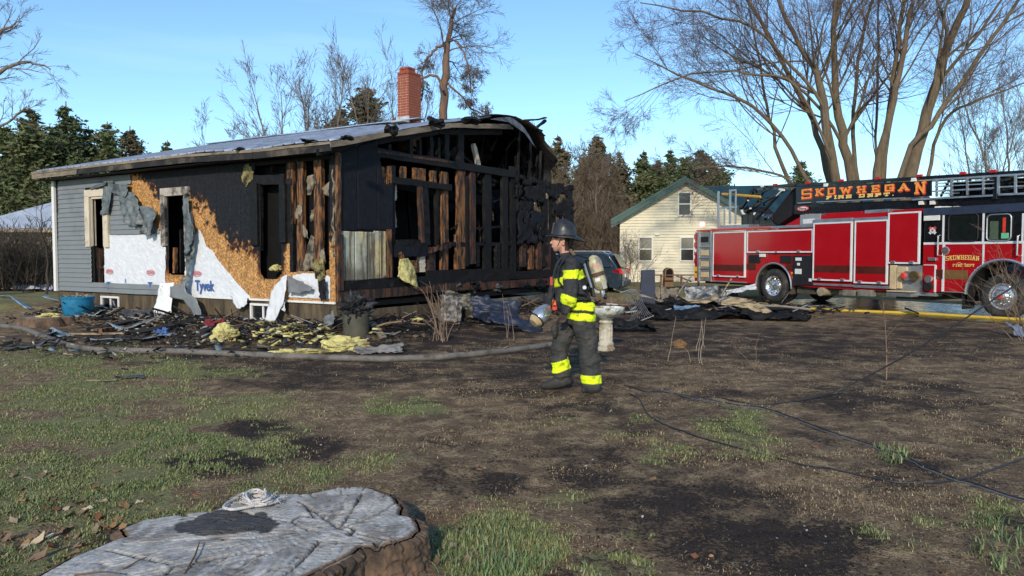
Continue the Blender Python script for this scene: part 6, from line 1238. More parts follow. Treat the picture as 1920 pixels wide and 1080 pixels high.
# right wing with its roof slope towards the yard
wz = NF(1450, 342)[1] + .25; MB().box(Wd + .02, Wd + 9, 2.0, 9, 0, ez).build('wing_wall', cream, nroot)
b = MB(); b.add([(pkx + .6, 1.2, ez - .1), (Wd + 9.5, 1.2, ez - .1), (Wd + 9.5, 5.5, wz), (pkx + .4, 5.5, wz)], [(0, 1, 2, 3)]); o = b.build('wing_roof', green_r, nroot); o.modifiers.new('s', 'SOLIDIFY').thickness = .1
# pale metal-roofed shed between the houses
sx = at(1090, 478, 58.); shed = empty('grey_shed', (sx.x, 58, 0), 0, 'low grey shed with pale metal roof left of the cream house', 'shed')
greyw = mat('grey boards', (.30, .30, .29), .7, var=.2, scale=1, stretch=(4, 1, .3), bump=.1); palew = mat('pale metal roof', (.46, .50, .56), .45, .4, var=.12, scale=1.2, bump=.03)
wd_ = at(1165, 478, 58).x - sx.x; zt = at(1120, 448, 58).z; MB().box(0, wd_, 0, 5, 0, zt).build('wall', greyw, shed); b = MB(); b.add([(-.4, -.4, zt), (wd_ + .4, -.4, zt), (wd_ + .4, 3.5, at(1120, 418, 60).z), (-.4, 3.5, at(1120, 418, 60).z)], [(0, 1, 2, 3)]); o = b.build('roof', palew, shed); o.modifiers.new('s', 'SOLIDIFY').thickness = .1
for k in range(7): MB().box(.2 + k * wd_ / 7, .2 + (k + .6) * wd_ / 7, -.04, -.0, .6, zt - .3).build('door_board', wing_m if k % 2 else greyw, shed)
MB().box(-.4, wd_ + .4, -.46, -.42, zt - .1, zt + .05).build('gutter', wing_m, shed)
# low house at far left
lx = at(-60, 478, 44.); lh = empty('pale_roofed_house', (lx.x, 44, 0), 0, 'low house with pale blue metal roof behind the dark hedge at left', 'house')
w_ = at(190, 478, 44).x - lx.x; zE = at(0, 428, 44).z; MB().box(0, w_, 0, 7, 0, zE).build('wall', mat('tan wall', (.28, .23, .16), .8, var=.2), lh)
MB().prism([(-.5, zE - .05), (at(-60, 478, 44).x - lx.x - .5 + w_ * 1.08 + .5, zE - .05), (w_ * 1.0, at(110, 365, 46).z), (w_ * .62, at(95, 372, 46).z)], lambda x, z: (x, -.5 + (z - zE) * 1.2, z), lambda x, z: (x, 7, z)).build('roof', palew, lh)
b = MB(); b.box(w_ * .05, w_ * .2, -.06, -.01, .9, zE - .3); b.build('window', glass_f, lh); MB().box(-.5, w_ + .3, -.56, -.52, zE - .25, zE - .06).build('fascia_board', mat('tan fascia', (.33, .26, .17), .8, var=.2), lh)
# low rusty rail and arched box in front of the cream house
rust = mat('rusty metal', (.16, .06, .04), .8, var=.4, scale=5, bump=.3, stain=(.06, .04, .035), sscale=3)
RY = 33.; rr_ = empty('rusty_rail', (at(1222, 478, RY).x, RY, 0), 0, 'low rusty metal rail frame below the cream house windows', 'rail frame')
ox = at(1222, 478, RY).x
for (a, c, d, e, nm) in ((1222, 515, 1312, 517, 'top_rail'), (1222, 517, 1225, 556, 'post'), (1238, 516, 1242, 556, 'post'), (1308, 517, 1311, 556, 'post'), (1276, 517, 1279, 556, 'post')): A = at(a, c, RY); B = at(d, e, RY); MB().box(A.x - ox, B.x - ox, -.03, .03, max(0, B.z), A.z).build(nm, rust, rr_)
A = at(1268, 517, RY); B = at(1296, 528, RY); MB().beam((A.x - ox, -.05, A.z), (B.x - ox, -.05, B.z), .08, .06).build('brace', rust, rr_)
A = at(1255, 516, 33.6); o = empty('arched_box', (A.x, 33.6, 0), 0, 'brown arched box with dark opening against the cream wall', 'box'); w_ = .2
MB().prism([(-w_, .0), (w_, .0)] + [(w_ * math.cos(t), A.z + .12 + w_ * 1.1 * math.sin(t)) for t in np.linspace(0, math.pi, 10)], lambda x, z: (x, 0, z), lambda x, z: (x, .5, z)).build('shell', mat('brown box', (.17, .09, .04), .7, var=.3), o); MB().prism([(-w_ * .75, A.z - .1), (w_ * .75, A.z - .1)] + [(w_ * .75 * math.cos(t), A.z + .12 + w_ * .85 * math.sin(t)) for t in np.linspace(0, math.pi, 10)], lambda x, z: (x, -.012, z), lambda x, z: (x, .01, z)).build('opening', char_in, o)
# ---- parked car
car_m = mat('slate blue car paint', (.028, .045, .065), .25, .4, var=.1, bump=0, coat=.6, rvar=.05); lens_r = mat('tail lamp', (.6, .015, .02), .15, var=.1, bump=0)
hd = Vector((-.95, .31, 0)).normalized(); rear = at(1181, 540, 29.5); rear.z = 0
car = empty('parked_car', rear, math.atan2(hd.y, hd.x), 'dark slate-blue sport utility car parked beyond the firefighter', 'car')
def loft(secs, name, m, parent, bevel=0.):
    """secs: list of (profile points (x,z), y)"""
    n = len(secs[0][0]); b = MB(); vs = [(p[0], y, p[1]) for pr, y in secs for p in pr]
    b.add(vs, [(i * n + k, i * n + (k + 1) % n, (i + 1) * n + (k + 1) % n, (i + 1) * n + k) for i in range(len(secs) - 1) for k in range(n)] + [tuple(range(n)), tuple((len(secs) - 1) * n + k for k in range(n))]); return b.build(name, m, parent, smooth=True, bevel=bevel)
wr_, a1, a2 = .35, .92, 3.72
def archs(c): return [(c + .42 * math.cos(t), .36 + .42 * math.sin(t)) for t in np.linspace(0, math.pi, 9)][::-1]
low = [(.0, .42), (.12, .30)] + archs(a1) + archs(a2) + [(4.5, .32), (4.66, .5), (4.66, .78), (4.45, .92), (3.5, 1.02), (.25, 1.08), (.05, 1.02), (.0, .8)]
inn = [(x + (.06 if x < .3 else -.08 if x > 4.3 else 0), z) for x, z in low]
loft([(inn, -.0), (low, .10), (low, 1.72), (inn, 1.82)], 'body', car_m, car, bevel=.02)
gh_ = [(.12, 1.04), (3.55, 1.0), (2.75, 1.58), (2.3, 1.66), (.75, 1.66), (.45, 1.60)]; ghi = [(.2, 1.04), (3.4, 1.0), (2.65, 1.56), (2.25, 1.64), (.8, 1.64), (.55, 1.58)]
loft([(ghi, .22), ([(x, z) for x, z in gh_], .4), (gh_, 1.42), (ghi, 1.6)], 'cabin', car_m, car, bevel=.03)
b = MB(); 
for side_y, s in ((.045, 1), (1.775, -1)):
    for nm, pts in (('quarter_window', [(.42, 1.12), (1.12, 1.10), (1.12, 1.54), (.78, 1.55)]), ('door_window', [(1.2, 1.10), (2.02, 1.08), (2.02, 1.56), (1.2, 1.55)]), ('door_window', [(2.1, 1.08), (3.1, 1.05), (2.6, 1.5), (2.1, 1.55)])):
        vs = [(x, side_y + s * (.02 + (z - 1.0) * .28), z) for x, z in pts]; o = MB().add(vs, [(0, 1, 2, 3)]).build(nm, glass_d, car); o.modifiers.new('s', 'SOLIDIFY').thickness = .02
o = MB().add([(.115, .2, 1.10), (.115, 1.62, 1.10), (.40, 1.5, 1.56), (.40, .32, 1.56)], [(0, 1, 2, 3)]).build('rear_window', glass_d, car); o.modifiers.new('s', 'SOLIDIFY').thickness = .04
for y in (-.01, 1.57): o = MB().prism([(-.02, .84), (.34, .90), (.42, 1.04), (.05, 1.06)], lambda x, z: (x, y, z), lambda x, z: (x, y + .25, z)).build('tail_light', lens_r, car, bevel=.02)
for y in (.28, 1.5): MB().tube([(.7, y, 1.66), (.8, y, 1.71), (2.2, y, 1.71), (2.4, y, 1.66)], .02, 6).build('roof_rail', alu_m, car, smooth=True)
MB().box(-.06, .25, .08, 1.74, .38, .62).build('bumper', mat('bumper plastic', (.06, .085, .11), .45, var=.15), car, bevel=.05); MB().box(-.03, .01, .66, 1.16, .72, .84).build('number_plate', white_s, car)
for x in (a1, a2):
    for y, s in ((.02, 1), (1.8, -1)):
        w = empty('wheel', (x, y, wr_), parent=car); MB().lathe([(.2, 0), (.3, -.01 * s), (.34, .02 * s), (.35, .05 * s), (.35, .2 * s), (.3, .22 * s)], 24, axis='y').build('tyre', tyre_m, w, smooth=True); MB().lathe([(.22, -.005 * s), (.2, .01 * s), (.06, -.01 * s), (.02, -.02 * s)], 20, axis='y').build('rim', alu_m, w, smooth=True)
for y in (.25, 1.57): o = MB().box(4.5, 4.64, y - .2, y + .2, .74, .9).build('headlight', clear_l, car, bevel=.03)
# =================================================================== yard things
rnd = random.Random(77)
wood_pale = mat('pale splintered lumber', (.36, .28, .17), .8, var=.35, scale=5, stretch=(1, 6, 6), bump=.35, stain=(.06, .045, .03), sscale=3.5, spos=(.46, .6))
wood_gr = mat('grey old lumber', (.22, .20, .17), .85, var=.3, scale=4, stretch=(1, 6, 6), bump=.25, stain=(.05, .045, .04), sscale=2)
blue_s = mat('pale blue siding scrap', (.30, .40, .45), .5, var=.2, scale=4, bump=.05, stain=(.10, .12, .13), sscale=3)
blue_d = mat('dark blue sheet', (.02, .026, .05), .5, var=.35, scale=5, bump=.15, stain=(.015, .017, .022), sscale=2.5)
blk_s = mat('charred sheet', (.02, .02, .022), .6, var=.4, scale=5, bump=.4, stain=(.06, .06, .06), sscale=3, spos=(.56, .75))
def gpz(px, py): p = gp(px, py); return Vector((p.x, p.y, gh(p.x, p.y)))
# ---- foreground stump
top_c = mat('weathered end grain', (1, 1, 1), .8, var=.22, scale=9, bump=.35, bscale=50, attr='Col', spec=.2)
stump_bark = mat('rough stump bark', (.15, .092, .055), .95, var=.4, scale=7, stretch=(1, 1, .5), bump=.9, bscale=22, stain=(.05, .035, .025), sscale=5, spos=(.45, .62))
O = np.array(STUMP_XY); seg = np.linalg.norm(np.roll(O, -1, 0) - O, axis=1); cum = np.concatenate([[0], np.cumsum(seg)]); NT = 640; q = np.linspace(0, cum[-1], NT, endpoint=False); OX = np.interp(q, cum, np.append(O[:, 0], O[0, 0])); OY = np.interp(q, cum, np.append(O[:, 1], O[0, 1]))
for _ in range(2): OX = (np.roll(OX, 1) + 2 * OX + np.roll(OX, -1)) / 4; OY = (np.roll(OY, 1) + 2 * OY + np.roll(OY, -1)) / 4
cxs, cys = OX.mean(), OY.mean(); nx = np.gradient(OY); ny = -np.gradient(OX); nl = np.hypot(nx, ny); nx /= nl; ny /= nl
if ((OX - cxs) * nx + (OY - cys) * ny).mean() < 0: nx, ny = -nx, -ny
edge = .012 * (fbm(q * 30, q * 0, 3, 5) - .5); OX = OX + nx * edge; OY = OY + ny * edge
stump = empty('tree_stump', (cxs, cys, 0), 0, 'broad weathered grey tree stump at the bottom left of the picture', 'stump')
rs = np.concatenate([np.linspace(.0, .9, 60), np.linspace(.915, 1, 9)]); Rg, Tg = np.meshgrid(rs, np.arange(NT), indexing='ij'); PX_ = cxs + (OX[None] - cxs) * Rg; PY_ = cys + (OY[None] - cys) * Rg
h1 = gp(660, 980, SH); h2 = gp(330, 1060, SH); d1 = np.hypot(PX_ - h1.x, PY_ - h1.y); d2 = np.hypot(PX_ - h2.x, PY_ - h2.y); dm = np.where(d1 < d2 * .75, d1, d2 * .8) + .05 * (fbm(PX_ * 5, PY_ * 5, 3, 4) - .5)
ring = .5 + .5 * np.sin(dm * 210 + 3 * fbm(PX_ * 8, PY_ * 8, 3, 2)); rad_c = np.abs(fbm(np.arctan2(PY_ - h1.y, PX_ - h1.x) * 9, d1 * 2.2, 4, 71) - .5)
PZ = SH + .010 * (fbm(PX_ * 6, PY_ * 6, 4, 9) - .5) + .0015 * ring + .05 * (fbm(PX_ * 1.3, PY_ * 1.3, 2, 3) - .5) - .012 * sstep(.035, .0, rad_c) * sstep(.05, .2, d1) - .012 * sstep(.97, 1., Rg)
crack = gp(690, 1012, SH); crk = np.abs((PX_ - crack.x) * .8 + (PY_ - crack.y) * .6 + .03 * np.sin(PY_ * 30) + .03 * (fbm(PX_ * 12, PY_ * 12, 3, 6) - .5)); ck = sstep(.018, .003, crk) * sstep(.5, .3, np.hypot(PX_ - crack.x, PY_ - crack.y)); 
px_, py_ = topx(PX_, PY_, SH); dk = sstep(1.03, .92, np.hypot((px_ - 428 + 90 * (fbm(PX_ * 9, PY_ * 9, 3, 1) - .5)) / 85, (py_ - 980 + 34 * (fbm(PX_ * 9, PY_ * 9, 3, 2) - .5)) / 22)); fis = np.full(PX_.shape, 9.)
for ln in ([(232, 1019), (300, 1014), (350, 1010), (420, 1008), (470, 1009), (512, 1003)], [(448, 955), (500, 968), (545, 973), (575, 988), (592, 992)], [(600, 1012), (578, 1036), (556, 1058), (535, 1075)], [(636, 985), (700, 960), (745, 935)], [(636, 985), (690, 1000), (735, 1008)], [(636, 985), (600, 960), (560, 935)], [(330, 1060), (260, 1045), (205, 1030)], [(330, 1060), (420, 1045), (500, 1035)], [(330, 1060), (300, 1085), (280, 1110)], [(636, 985), (660, 950), (680, 920)], [(545, 973), (565, 960), (590, 965), (575, 945)]):
    q_ = [gp(a_[0], a_[1], SH) for a_ in ln]
    for a_, c_2 in zip(q_[:-1], q_[1:]):
        vx_, vy_ = c_2.x - a_.x, c_2.y - a_.y; tt_ = np.clip(((PX_ - a_.x) * vx_ + (PY_ - a_.y) * vy_) / (vx_ ** 2 + vy_ ** 2), 0, 1); fis = np.minimum(fis, np.hypot(PX_ - a_.x - tt_ * vx_, PY_ - a_.y - tt_ * vy_))
fis = fis + .012 * (fbm(PX_ * 25, PY_ * 25, 3, 16) - .5); ck = np.maximum(ck, sstep(.011, .002, fis)); kn = gp(636, 985, SH); ck = np.maximum(ck, .8 * sstep(.03, .012, np.hypot(PX_ - kn.x, PY_ - kn.y)))
rope_band = .5 * sstep(.02, .0, np.abs(fbm(PX_ * 2.2, PY_ * 5, 4, 44) - .5)); PZ = PZ - .02 * ck - .012 * rope_band * (Rg < .97)
tone = .75 + .5 * fbm(PX_ * 4, PY_ * 10, 4, 55); col = mixc((.43 * tone, .40 * tone, .355 * tone), (.19, .17, .15), sstep(.5, .68, fbm(PX_ * 5, PY_ * 5, 4, 66)) * .7); col = mixc(col, (.50, .48, .45), .6 * sstep(.5, .7, fbm(PX_ * 22, PY_ * 7, 3, 15))); col = mixc(col, (.045, .043, .042), np.clip(dk * .92 + ck + rope_band * .75, 0, 1)); col = mixc(col, (.13, .08, .05), sstep(.965, .99, Rg)); col = mixc(col, (.07, .065, .06), sstep(.22, .02, rad_c * 10) * .75 * sstep(.05, .2, d1)); col = [c * (.84 + .22 * ring * (.3 + fbm(PX_ * 7, PY_ * 7, 3, 61))) for c in col]; fine = fbm(PX_ * 6 + PY_ * 40, PY_ * 14 - PX_ * 55, 3, 99); col = [c * (.8 + .4 * fine) for c in col]
idx = np.arange(PX_.size).reshape(PX_.shape); j = np.roll(idx, -1, axis=1); F = np.stack([idx[:-1], j[:-1], j[1:], idx[1:]], -1).reshape(-1, 4)
link('cut_face', npmesh('cut_face', np.stack([PX_ - cxs, PY_ - cys, PZ], -1).reshape(-1, 3), F, top_c, np.stack([np.broadcast_to(c, PX_.shape) for c in col], -1).reshape(-1, 3), smooth=True), stump)
hs = np.linspace(0, 1, 26); Hh, Tt = np.meshgrid(hs, np.arange(NT), indexing='ij'); s_arc = q[None] + 0 * Hh
ridge = np.sqrt(np.abs(fbm(s_arc * 15 + .8 * fbm(s_arc * 6, Hh * 5, 3, 12), Hh * 2.2, 3, 13) - .5) * 2) * .8 + .5 * np.abs(fbm(s_arc * 44, Hh * 9, 3, 15) - .5) * 2; plate = fbm(s_arc * 30, Hh * 12, 3, 23); off = .0 + .012 + .045 * Hh ** 1.5 + .05 * sstep(.7, 1, Hh) * fbm(s_arc * 3, 0 * Hh, 2, 8) + (.042 * ridge + .022 * plate) * sstep(0, .06, Hh)
bx_ = OX[None] + nx[None] * off; by_ = OY[None] + ny[None] * off; bz = PZ[-1][None] * (1 - Hh) + (-.03) * Hh
idx = np.arange(bx_.size).reshape(bx_.shape); j = np.roll(idx, -1, axis=1); F = np.stack([idx[:-1], idx[1:], j[1:], j[:-1]], -1).reshape(-1, 4)
link('bark', npmesh('bark', np.stack([bx_ - cxs, by_ - cys, bz], -1).reshape(-1, 3), F, stump_bark, smooth=True), stump)
g0 = gp(585, 1040, SH); g1 = gp(650, 1030, SH)
b = MB(); rw = [(575 + 12 * i, 1062 - 6.2 * i) for i in range(8)]; 
for (a, c) in ((gp(592, 1072, .0), gp(665, 1062, .0)),): b.add([gp(590, 1064, SH - .03) - Vector((cxs, cys, 0)), gp(660, 1032, SH - .03) - Vector((cxs, cys, 0)), Vector((gp(660, 1032, SH).x, gp(660, 1032, SH).y - .02, .0)) - Vector((cxs, cys, 0)), Vector((gp(590, 1064, SH).x, gp(590, 1064, SH).y - .02, .0)) - Vector((cxs, cys, 0))], [(0, 1, 2, 3)])
o = b.build('bare_wood', mat('bare barkless wood', (.30, .23, .17), .8, var=.15, bump=.15), stump); o.modifiers.new('s', 'SOLIDIFY').thickness = .03; o.location = (0, -.055, 0)
# rope on the stump
rope_m = mat('dirty white rope', (.56, .52, .49), .9, var=.25, scale=30, bump=.5, bscale=160); rng = random.Random(3)
rope = empty('rope', gp(470, 940, SH), 0, 'frayed white rope coiled at the back edge of the stump', 'rope'); ro = gp(470, 940, SH)
for st_i in range(6):
    raw = []
    for i in range(16):
        t = i / 15; a = t * 2 * math.pi * 1.4 + st_i * 1.1; raw.append(gp(485 + (34 - 3 * st_i) * math.cos(a) + rng.uniform(-9, 9), 938 + 9 * math.sin(a) + rng.uniform(-3, 3), SH + .012) + Vector((0, 0, .012 * st_i * rng.random())))
    X = np.array(raw); qq = np.linspace(0, 1, 90); X = np.stack([np.interp(qq, np.linspace(0, 1, 16), X[:, c]) for c in range(3)], -1)
    for _ in range(14): X[1:-1] = (X[:-2] + 2 * X[1:-1] + X[2:]) / 4
    MB().tube([Vector(x) - ro for x in X], .0055, 6).build('strand', rope_m, rope, smooth=True)
X = np.array([gp(x, y, SH + .015) for x, y in ((500, 940), (470, 950), (435, 956), (418, 952), (424, 944), (440, 935), (452, 926), (470, 924))]); qq = np.linspace(0, 1, 80); X = np.stack([np.interp(qq, np.linspace(0, 1, 8), X[:, c]) for c in range(3)], -1)
for _ in range(10): X[1:-1] = (X[:-2] + 2 * X[1:-1] + X[2:]) / 4
MB().tube([Vector(x) - ro for x in X], .008, 7).build('strand', rope_m, rope, smooth=True)
for i in range(60):
    p = gp(rng.uniform(440, 530), rng.uniform(926, 946), SH + .012) - ro; d = Vector((rng.uniform(-.05, .05), rng.uniform(-.05, .05), rng.uniform(-.005, .02))); MB().tube([p, p + d * .5 + Vector((0, 0, .006)), p + d], .0016, 4).build('fibre', rope_m, rope)
for k, (pa, pb, r, lab) in enumerate((((345, 1078), (374, 1016), .005, 'longest upright brown twig lying over the grey stump top'), ((230, 1068), (275, 1045), .004, 'thin dark twig at the left of the stump top'), ((140, 1078), (226, 1076), .004, 'twig lying along the very bottom edge of the picture'))):
    A = gp(*pa, SH + .004); B = gp(*pb, SH + .02); m_ = (A + B) / 2 + Vector((.01, .01, .008)); tw_ = MB().tube([A, m_, B], [r, r * .9, r * .6], 6).build('twig', mat('brown twig', (.13, .085, .05), .9, var=.3), None, label=lab, cat='twig')
# ---- hoses and cables
def lay(name, pxs, r, m, label, cat, sides=8, flat=1., lift=0., n=90, wob=0.):
    P = np.array([[*gpz(*p)] if len(p) == 2 else [*at(p[0], p[1], p[2])] for p in pxs]); t = np.linspace(0, 1, len(P)); qq = np.linspace(0, 1, n)
    X = np.stack([np.interp(qq, t, P[:, c]) for c in range(3)], -1)
    for _ in range(6): X[1:-1] = (X[:-2] + 2 * X[1:-1] + X[2:]) / 4
    g = ghn(X[:, 0], X[:, 1]); X[:, 2] = np.maximum(X[:, 2], g) + r * .8 * flat + lift; X[:, :2] += wob * (np.stack([fbm(qq * 14, qq * 0, 3, 1), fbm(qq * 14, qq * 0 + 3, 3, 2)], -1) - .5)
    return MB().tube([Vector(x) for x in X], r, sides).build(name, m, None, smooth=True, label=label, cat=cat)
hose_m = mat('muddy grey hose', (.15, .135, .12), .85, var=.35, scale=8, bump=.3, bscale=60, stain=(.06, .05, .042), sscale=4)
lay('fire_hose', [(-120, 596), (0, 613), (45, 620), (95, 640), (140, 654), (200, 661), (330, 664), (470, 668), (600, 675), (720, 680), (830, 675), (920, 666), (1010, 654), (1060, 648)], .048, hose_m, 'muddy grey charged hose lying across the left of the yard', 'hose', 10, n=160, wob=.1)
lay('yellow_hose', [(1440, 572), (1480, 578), (1560, 583), (1640, 586), (1720, 589), (1800, 594), (1920, 601), (2020, 606)], .04, mat('yellow hose jacket', (.55, .36, .035), .7, var=.15, bump=.2), 'yellow supply hose running along the road beside the engine', 'hose', 10)
cab = mat('black cable', (.020, .020, .022), .5, var=.2, bump=0); cabg = mat('grey cable', (.11, .115, .12), .5, .2, var=.3, scale=10, bump=0)
lay('cable', [(1170, 722), (1210, 735), (1250, 733), (1290, 748), (1340, 743), (1400, 757), (1450, 758), (1500, 752), (1570, 735, 8.2), (1640, 700, 8.0), (1700, 667, 7.8), (1800, 605, 7.5), (1870, 558, 7.3), (1960, 500, 7.1)], .008, cab, 'black fallen cable rising from the ground to the right edge', 'cable', 6, n=140)
lay('cable', [(1225, 728), (1300, 748), (1380, 762), (1440, 768), (1500, 790), (1560, 815), (1620, 833), (1690, 862), (1740, 885), (1800, 907), (1860, 925), (1960, 955)], .0065, cabg, 'thicker grey cable lying across the burnt grass', 'cable', 6, n=140, wob=.06)
lay('cable', [(1226, 731), (1302, 744), (1382, 759), (1442, 766), (1502, 786), (1562, 811), (1622, 830), (1692, 858), (1742, 881), (1802, 903), (1862, 922), (1960, 949)], .005, cab, 'black cable twisted alongside the thicker grey cable', 'cable', 6, n=140, wob=.09)
lay('cable', [(1180, 738), (1200, 750), (1215, 780), (1245, 798), (1310, 822), (1400, 845), (1500, 872), (1600, 893), (1680, 907), (1750, 910), (1830, 896), (1890, 872), (1960, 848)], .007, cab, 'thin black cable sagging nearest the camera at right', 'cable', 6, n=140)
# ---- bird bath
bb = gp(1136, 657); stone = mat('weathered painted stone', (.50, .45, .35), .8, var=.25, scale=9, bump=.35, bscale=50, stain=(.16, .11, .06), sscale=5, spos=(.46, .64)); k_ = bb.y / FPX
bird = empty('bird_bath', bb, 0, 'stone pedestal bird bath standing behind the firefighter', 'bird bath')
MB().lathe([(.15, 0), (.15, .04), (.12, .07), (.13, .11), (.115, .15), (.10, .18), (.095, .42), (.105, .45), (.12, .47), (.10, .50)], 24).build('pedestal', stone, bird, smooth=True)
b = MB()
for k in range(12): a = 2 * math.pi * k / 12; b.tube([(.10 * math.cos(a), .10 * math.sin(a), .17), (.096 * math.cos(a), .096 * math.sin(a), .43)], .012, 6)
b.build('fluting', stone, bird, smooth=True, kind='stuff'); MB().lathe([(.09, .50), (.14, .54), (.2, .58), (.26, .62), (.30, .68), (.305, .71), (.285, .715), (.24, .66), (.1, .63), (.01, .62)], 32).build('basin', mat('mossy basin', (.62, .63, .56), .8, var=.3, scale=9, bump=.3, stain=(.18, .13, .08), sscale=6, spos=(.48, .62)), bird, smooth=True)
# ---- bent wire rack
wr0 = gp(1196, 608); wroot = empty('wire_rack', wr0, 0, 'bent wire rack with curved rods beside the bird bath', 'wire rack'); wire = mat('scorched wire', (.22, .215, .21), .5, .5, var=.4, scale=8, bump=.1, stain=(.05, .045, .04), sscale=5); Yw = wr0.y
def lw(px, py, dy=0.): p = at(px, py, Yw + dy); return (p.x - wr0.x, p.y - wr0.y, p.z)
for i in range(10):
    f = i / 9; MB().tube([lw(1168 + 30 * f, 548 - 3 * math.sin(f * 3), .4), lw(1176 + 30 * f, 565 + 4 * f, .25), lw(1186 + 32 * f, 588 + 4 * (1 - f), .08), lw(1176 + 50 * f, 606 - 14 * f, -.02)], .0065, 6).build('rod', wire, wroot, smooth=True)
MB().tube([lw(1172, 608, -.02), lw(1200, 602, -.02), lw(1226, 592, -.02)], .015, 6).build('cross_bar', wire, wroot); MB().tube([lw(1163, 549, .4), lw(1182, 543, .4), lw(1202, 546, .4)], .015, 6).build('cross_bar', wire, wroot); MB().tube([lw(1150, 542, .5), lw(1175, 550, .45), lw(1230, 560, .4)], .012, 6).build('cross_bar', wood_pale, wroot)
MB().tube([lw(1126, 598, .1), lw(1165, 601, .05), lw(1185, 606, 0)], .012, 6).build('leg', wood_pale, wroot)
# ---- debris pile by the engine tail
def slab(name, label, cat, pxs, Y, thick, m, depth=.4, tilt=0., parent=None, jag=.0, group=None):
    """a flat thing seen on edge: outline of picture points at depth Y, thick going back"""
    P = [at(p[0], p[1], Y + (p[2] if len(p) > 2 else 0)) for p in pxs]; c = sum(P, Vector()) / len(P); c.z = 0; Q = [p - c for p in P]; Q = [Vector((p.x, p.y, max(p.z, .01))) for p in Q]
    back = Vector((rnd.uniform(-.1, .1), thick, 0)); n = len(Q); b = MB(); b.add(Q + [p + back for p in Q], [tuple(range(n)), tuple(range(2 * n - 1, n - 1, -1))] + [(i, n + i, n + (i + 1) % n, (i + 1) % n) for i in range(n)]); return b.build(name, m, parent, loc=c if not parent else None, label=label, cat=cat, group=group, bevel=.006)
slab('upright_panel', 'dark blue-black upright panel standing between wire rack and debris pile', 'panel', [(1199, 582), (1203, 507), (1228, 506), (1229, 580)], 20., .45, blue_d)
slab('plank', 'long pale bowed plank sloping out of the debris pile', 'plank', [(1352, 566), (1375, 556), (1400, 560), (1430, 572), (1451, 586), (1440, 594), (1405, 581), (1375, 573), (1353, 572)], 18.3, .2, wood_pale)
slab('plank', 'short pale board edge in the middle of the debris pile', 'plank', [(1275, 556), (1300, 563), (1335, 560), (1345, 552), (1348, 560), (1325, 569), (1295, 568)], 19.4, .15, wood_pale)
def crumple(name, label, cat, px, py, Y, size, m, seed, amp=.35, res=22, rz=0., tilt=(0, 0), thick=.006, lift=None, group=None):
    c = at(px, py, Y); U, Vv = np.meshgrid(np.linspace(-1, 1, res), np.linspace(-1, 1, res), indexing='ij')
    zz = (fbm(U * 2.2 + seed, Vv * 2.2, 4, seed) - .45) * amp * size[2] * 3 + .5 * amp * size[2] * np.abs(fbm(U * 5, Vv * 5 + seed, 3, seed + 3) - .5); ed = 1 + .28 * (fbm(U * 3 + 9, Vv * 3, 3, seed + 7) - .5)
    X = np.stack([U * size[0] * ed, Vv * size[1] * ed, zz], -1).reshape(-1, 3); rot = Matrix.Rotation(rz, 3, 'Z') @ Matrix.Rotation(tilt[0], 3, 'X') @ Matrix.Rotation(tilt[1], 3, 'Y'); X = X @ np.array(rot).T
    zmin = X[:, 2].min(); zoff = (c.z if lift is None else lift) ; X[:, 2] -= zmin if lift is None else 0
    idx = np.arange(res * res).reshape(res, res); F = np.stack([idx[:-1, :-1], idx[1:, :-1], idx[1:, 1:], idx[:-1, 1:]], -1).reshape(-1, 4)
    o = link(name, npmesh(name, X, F, m, smooth=False), None, label=label, cat=cat, group=group); o.location = (c.x, c.y, gh(c.x, c.y) - .01 if lift is None else lift); s_ = o.modifiers.new('s', 'SOLIDIFY'); s_.thickness = thick; s_.offset = 0; return o
P_ = mat
crumple('plastic_sheet', 'crumpled pale blue plastic in front of the debris pile', 'plastic sheet', 1288, 580, 19.0, (.33, .12, .22), mat('blue plastic', (.11, .19, .30), .35, var=.3, scale=5, bump=.1), 3, tilt=(1.15, 0), lift=.16)
crumple('carpet_roll', 'crumpled grey-brown carpet heap beside the dark upright panel', 'carpet', 1252, 556, 20.5, (.34, .3, .35), mat('dirty carpet', (.20, .17, .13), .95, var=.4, scale=8, bump=.6, stain=(.05, .045, .04), sscale=4), 4, tilt=(1.2, .2), lift=.38, amp=.5)
crumple('metal_scrap', 'shiny crumpled metal scrap on top of the debris pile', 'metal scrap', 1322, 545, 20.2, (.55, .25, .25), mat('shiny scrap', (.20, .205, .21), .5, .4, var=.5, scale=7, bump=.2, stain=(.03, .03, .03), sscale=4, spos=(.45, .6)), 5, amp=.6, tilt=(.8, .1), lift=.5)
crumple('metal_scrap', 'pale bent door frame piece at right of the shiny scrap', 'metal scrap', 1388, 536, 20.3, (.42, .08, .16), mat('pale scrap', (.40, .41, .43), .55, .2, var=.3, scale=6, bump=.1), 6, amp=.4, tilt=(.9, -.35), lift=.62)
tuft('charred_heap', char, Vector((at(1262, 580, 20.).x, 20.4, .12)), (.75, .5, .30), None, seed=301, sub=4, label='charred rubble heap under the blue plastic', cat='rubble'); tuft('charred_heap', char, Vector((at(1350, 580, 20.).x, 20.7, .12)), (1.0, .5, .32), None, seed=302, sub=4, label='charred rubble heap under the shiny metal scrap', cat='rubble'); tuft('charred_heap', char, Vector((at(1430, 585, 19.).x, 19.6, .05)), (.9, .4, .18), None, seed=303, sub=4, label='low charred heap under the pale bowed plank', cat='rubble')
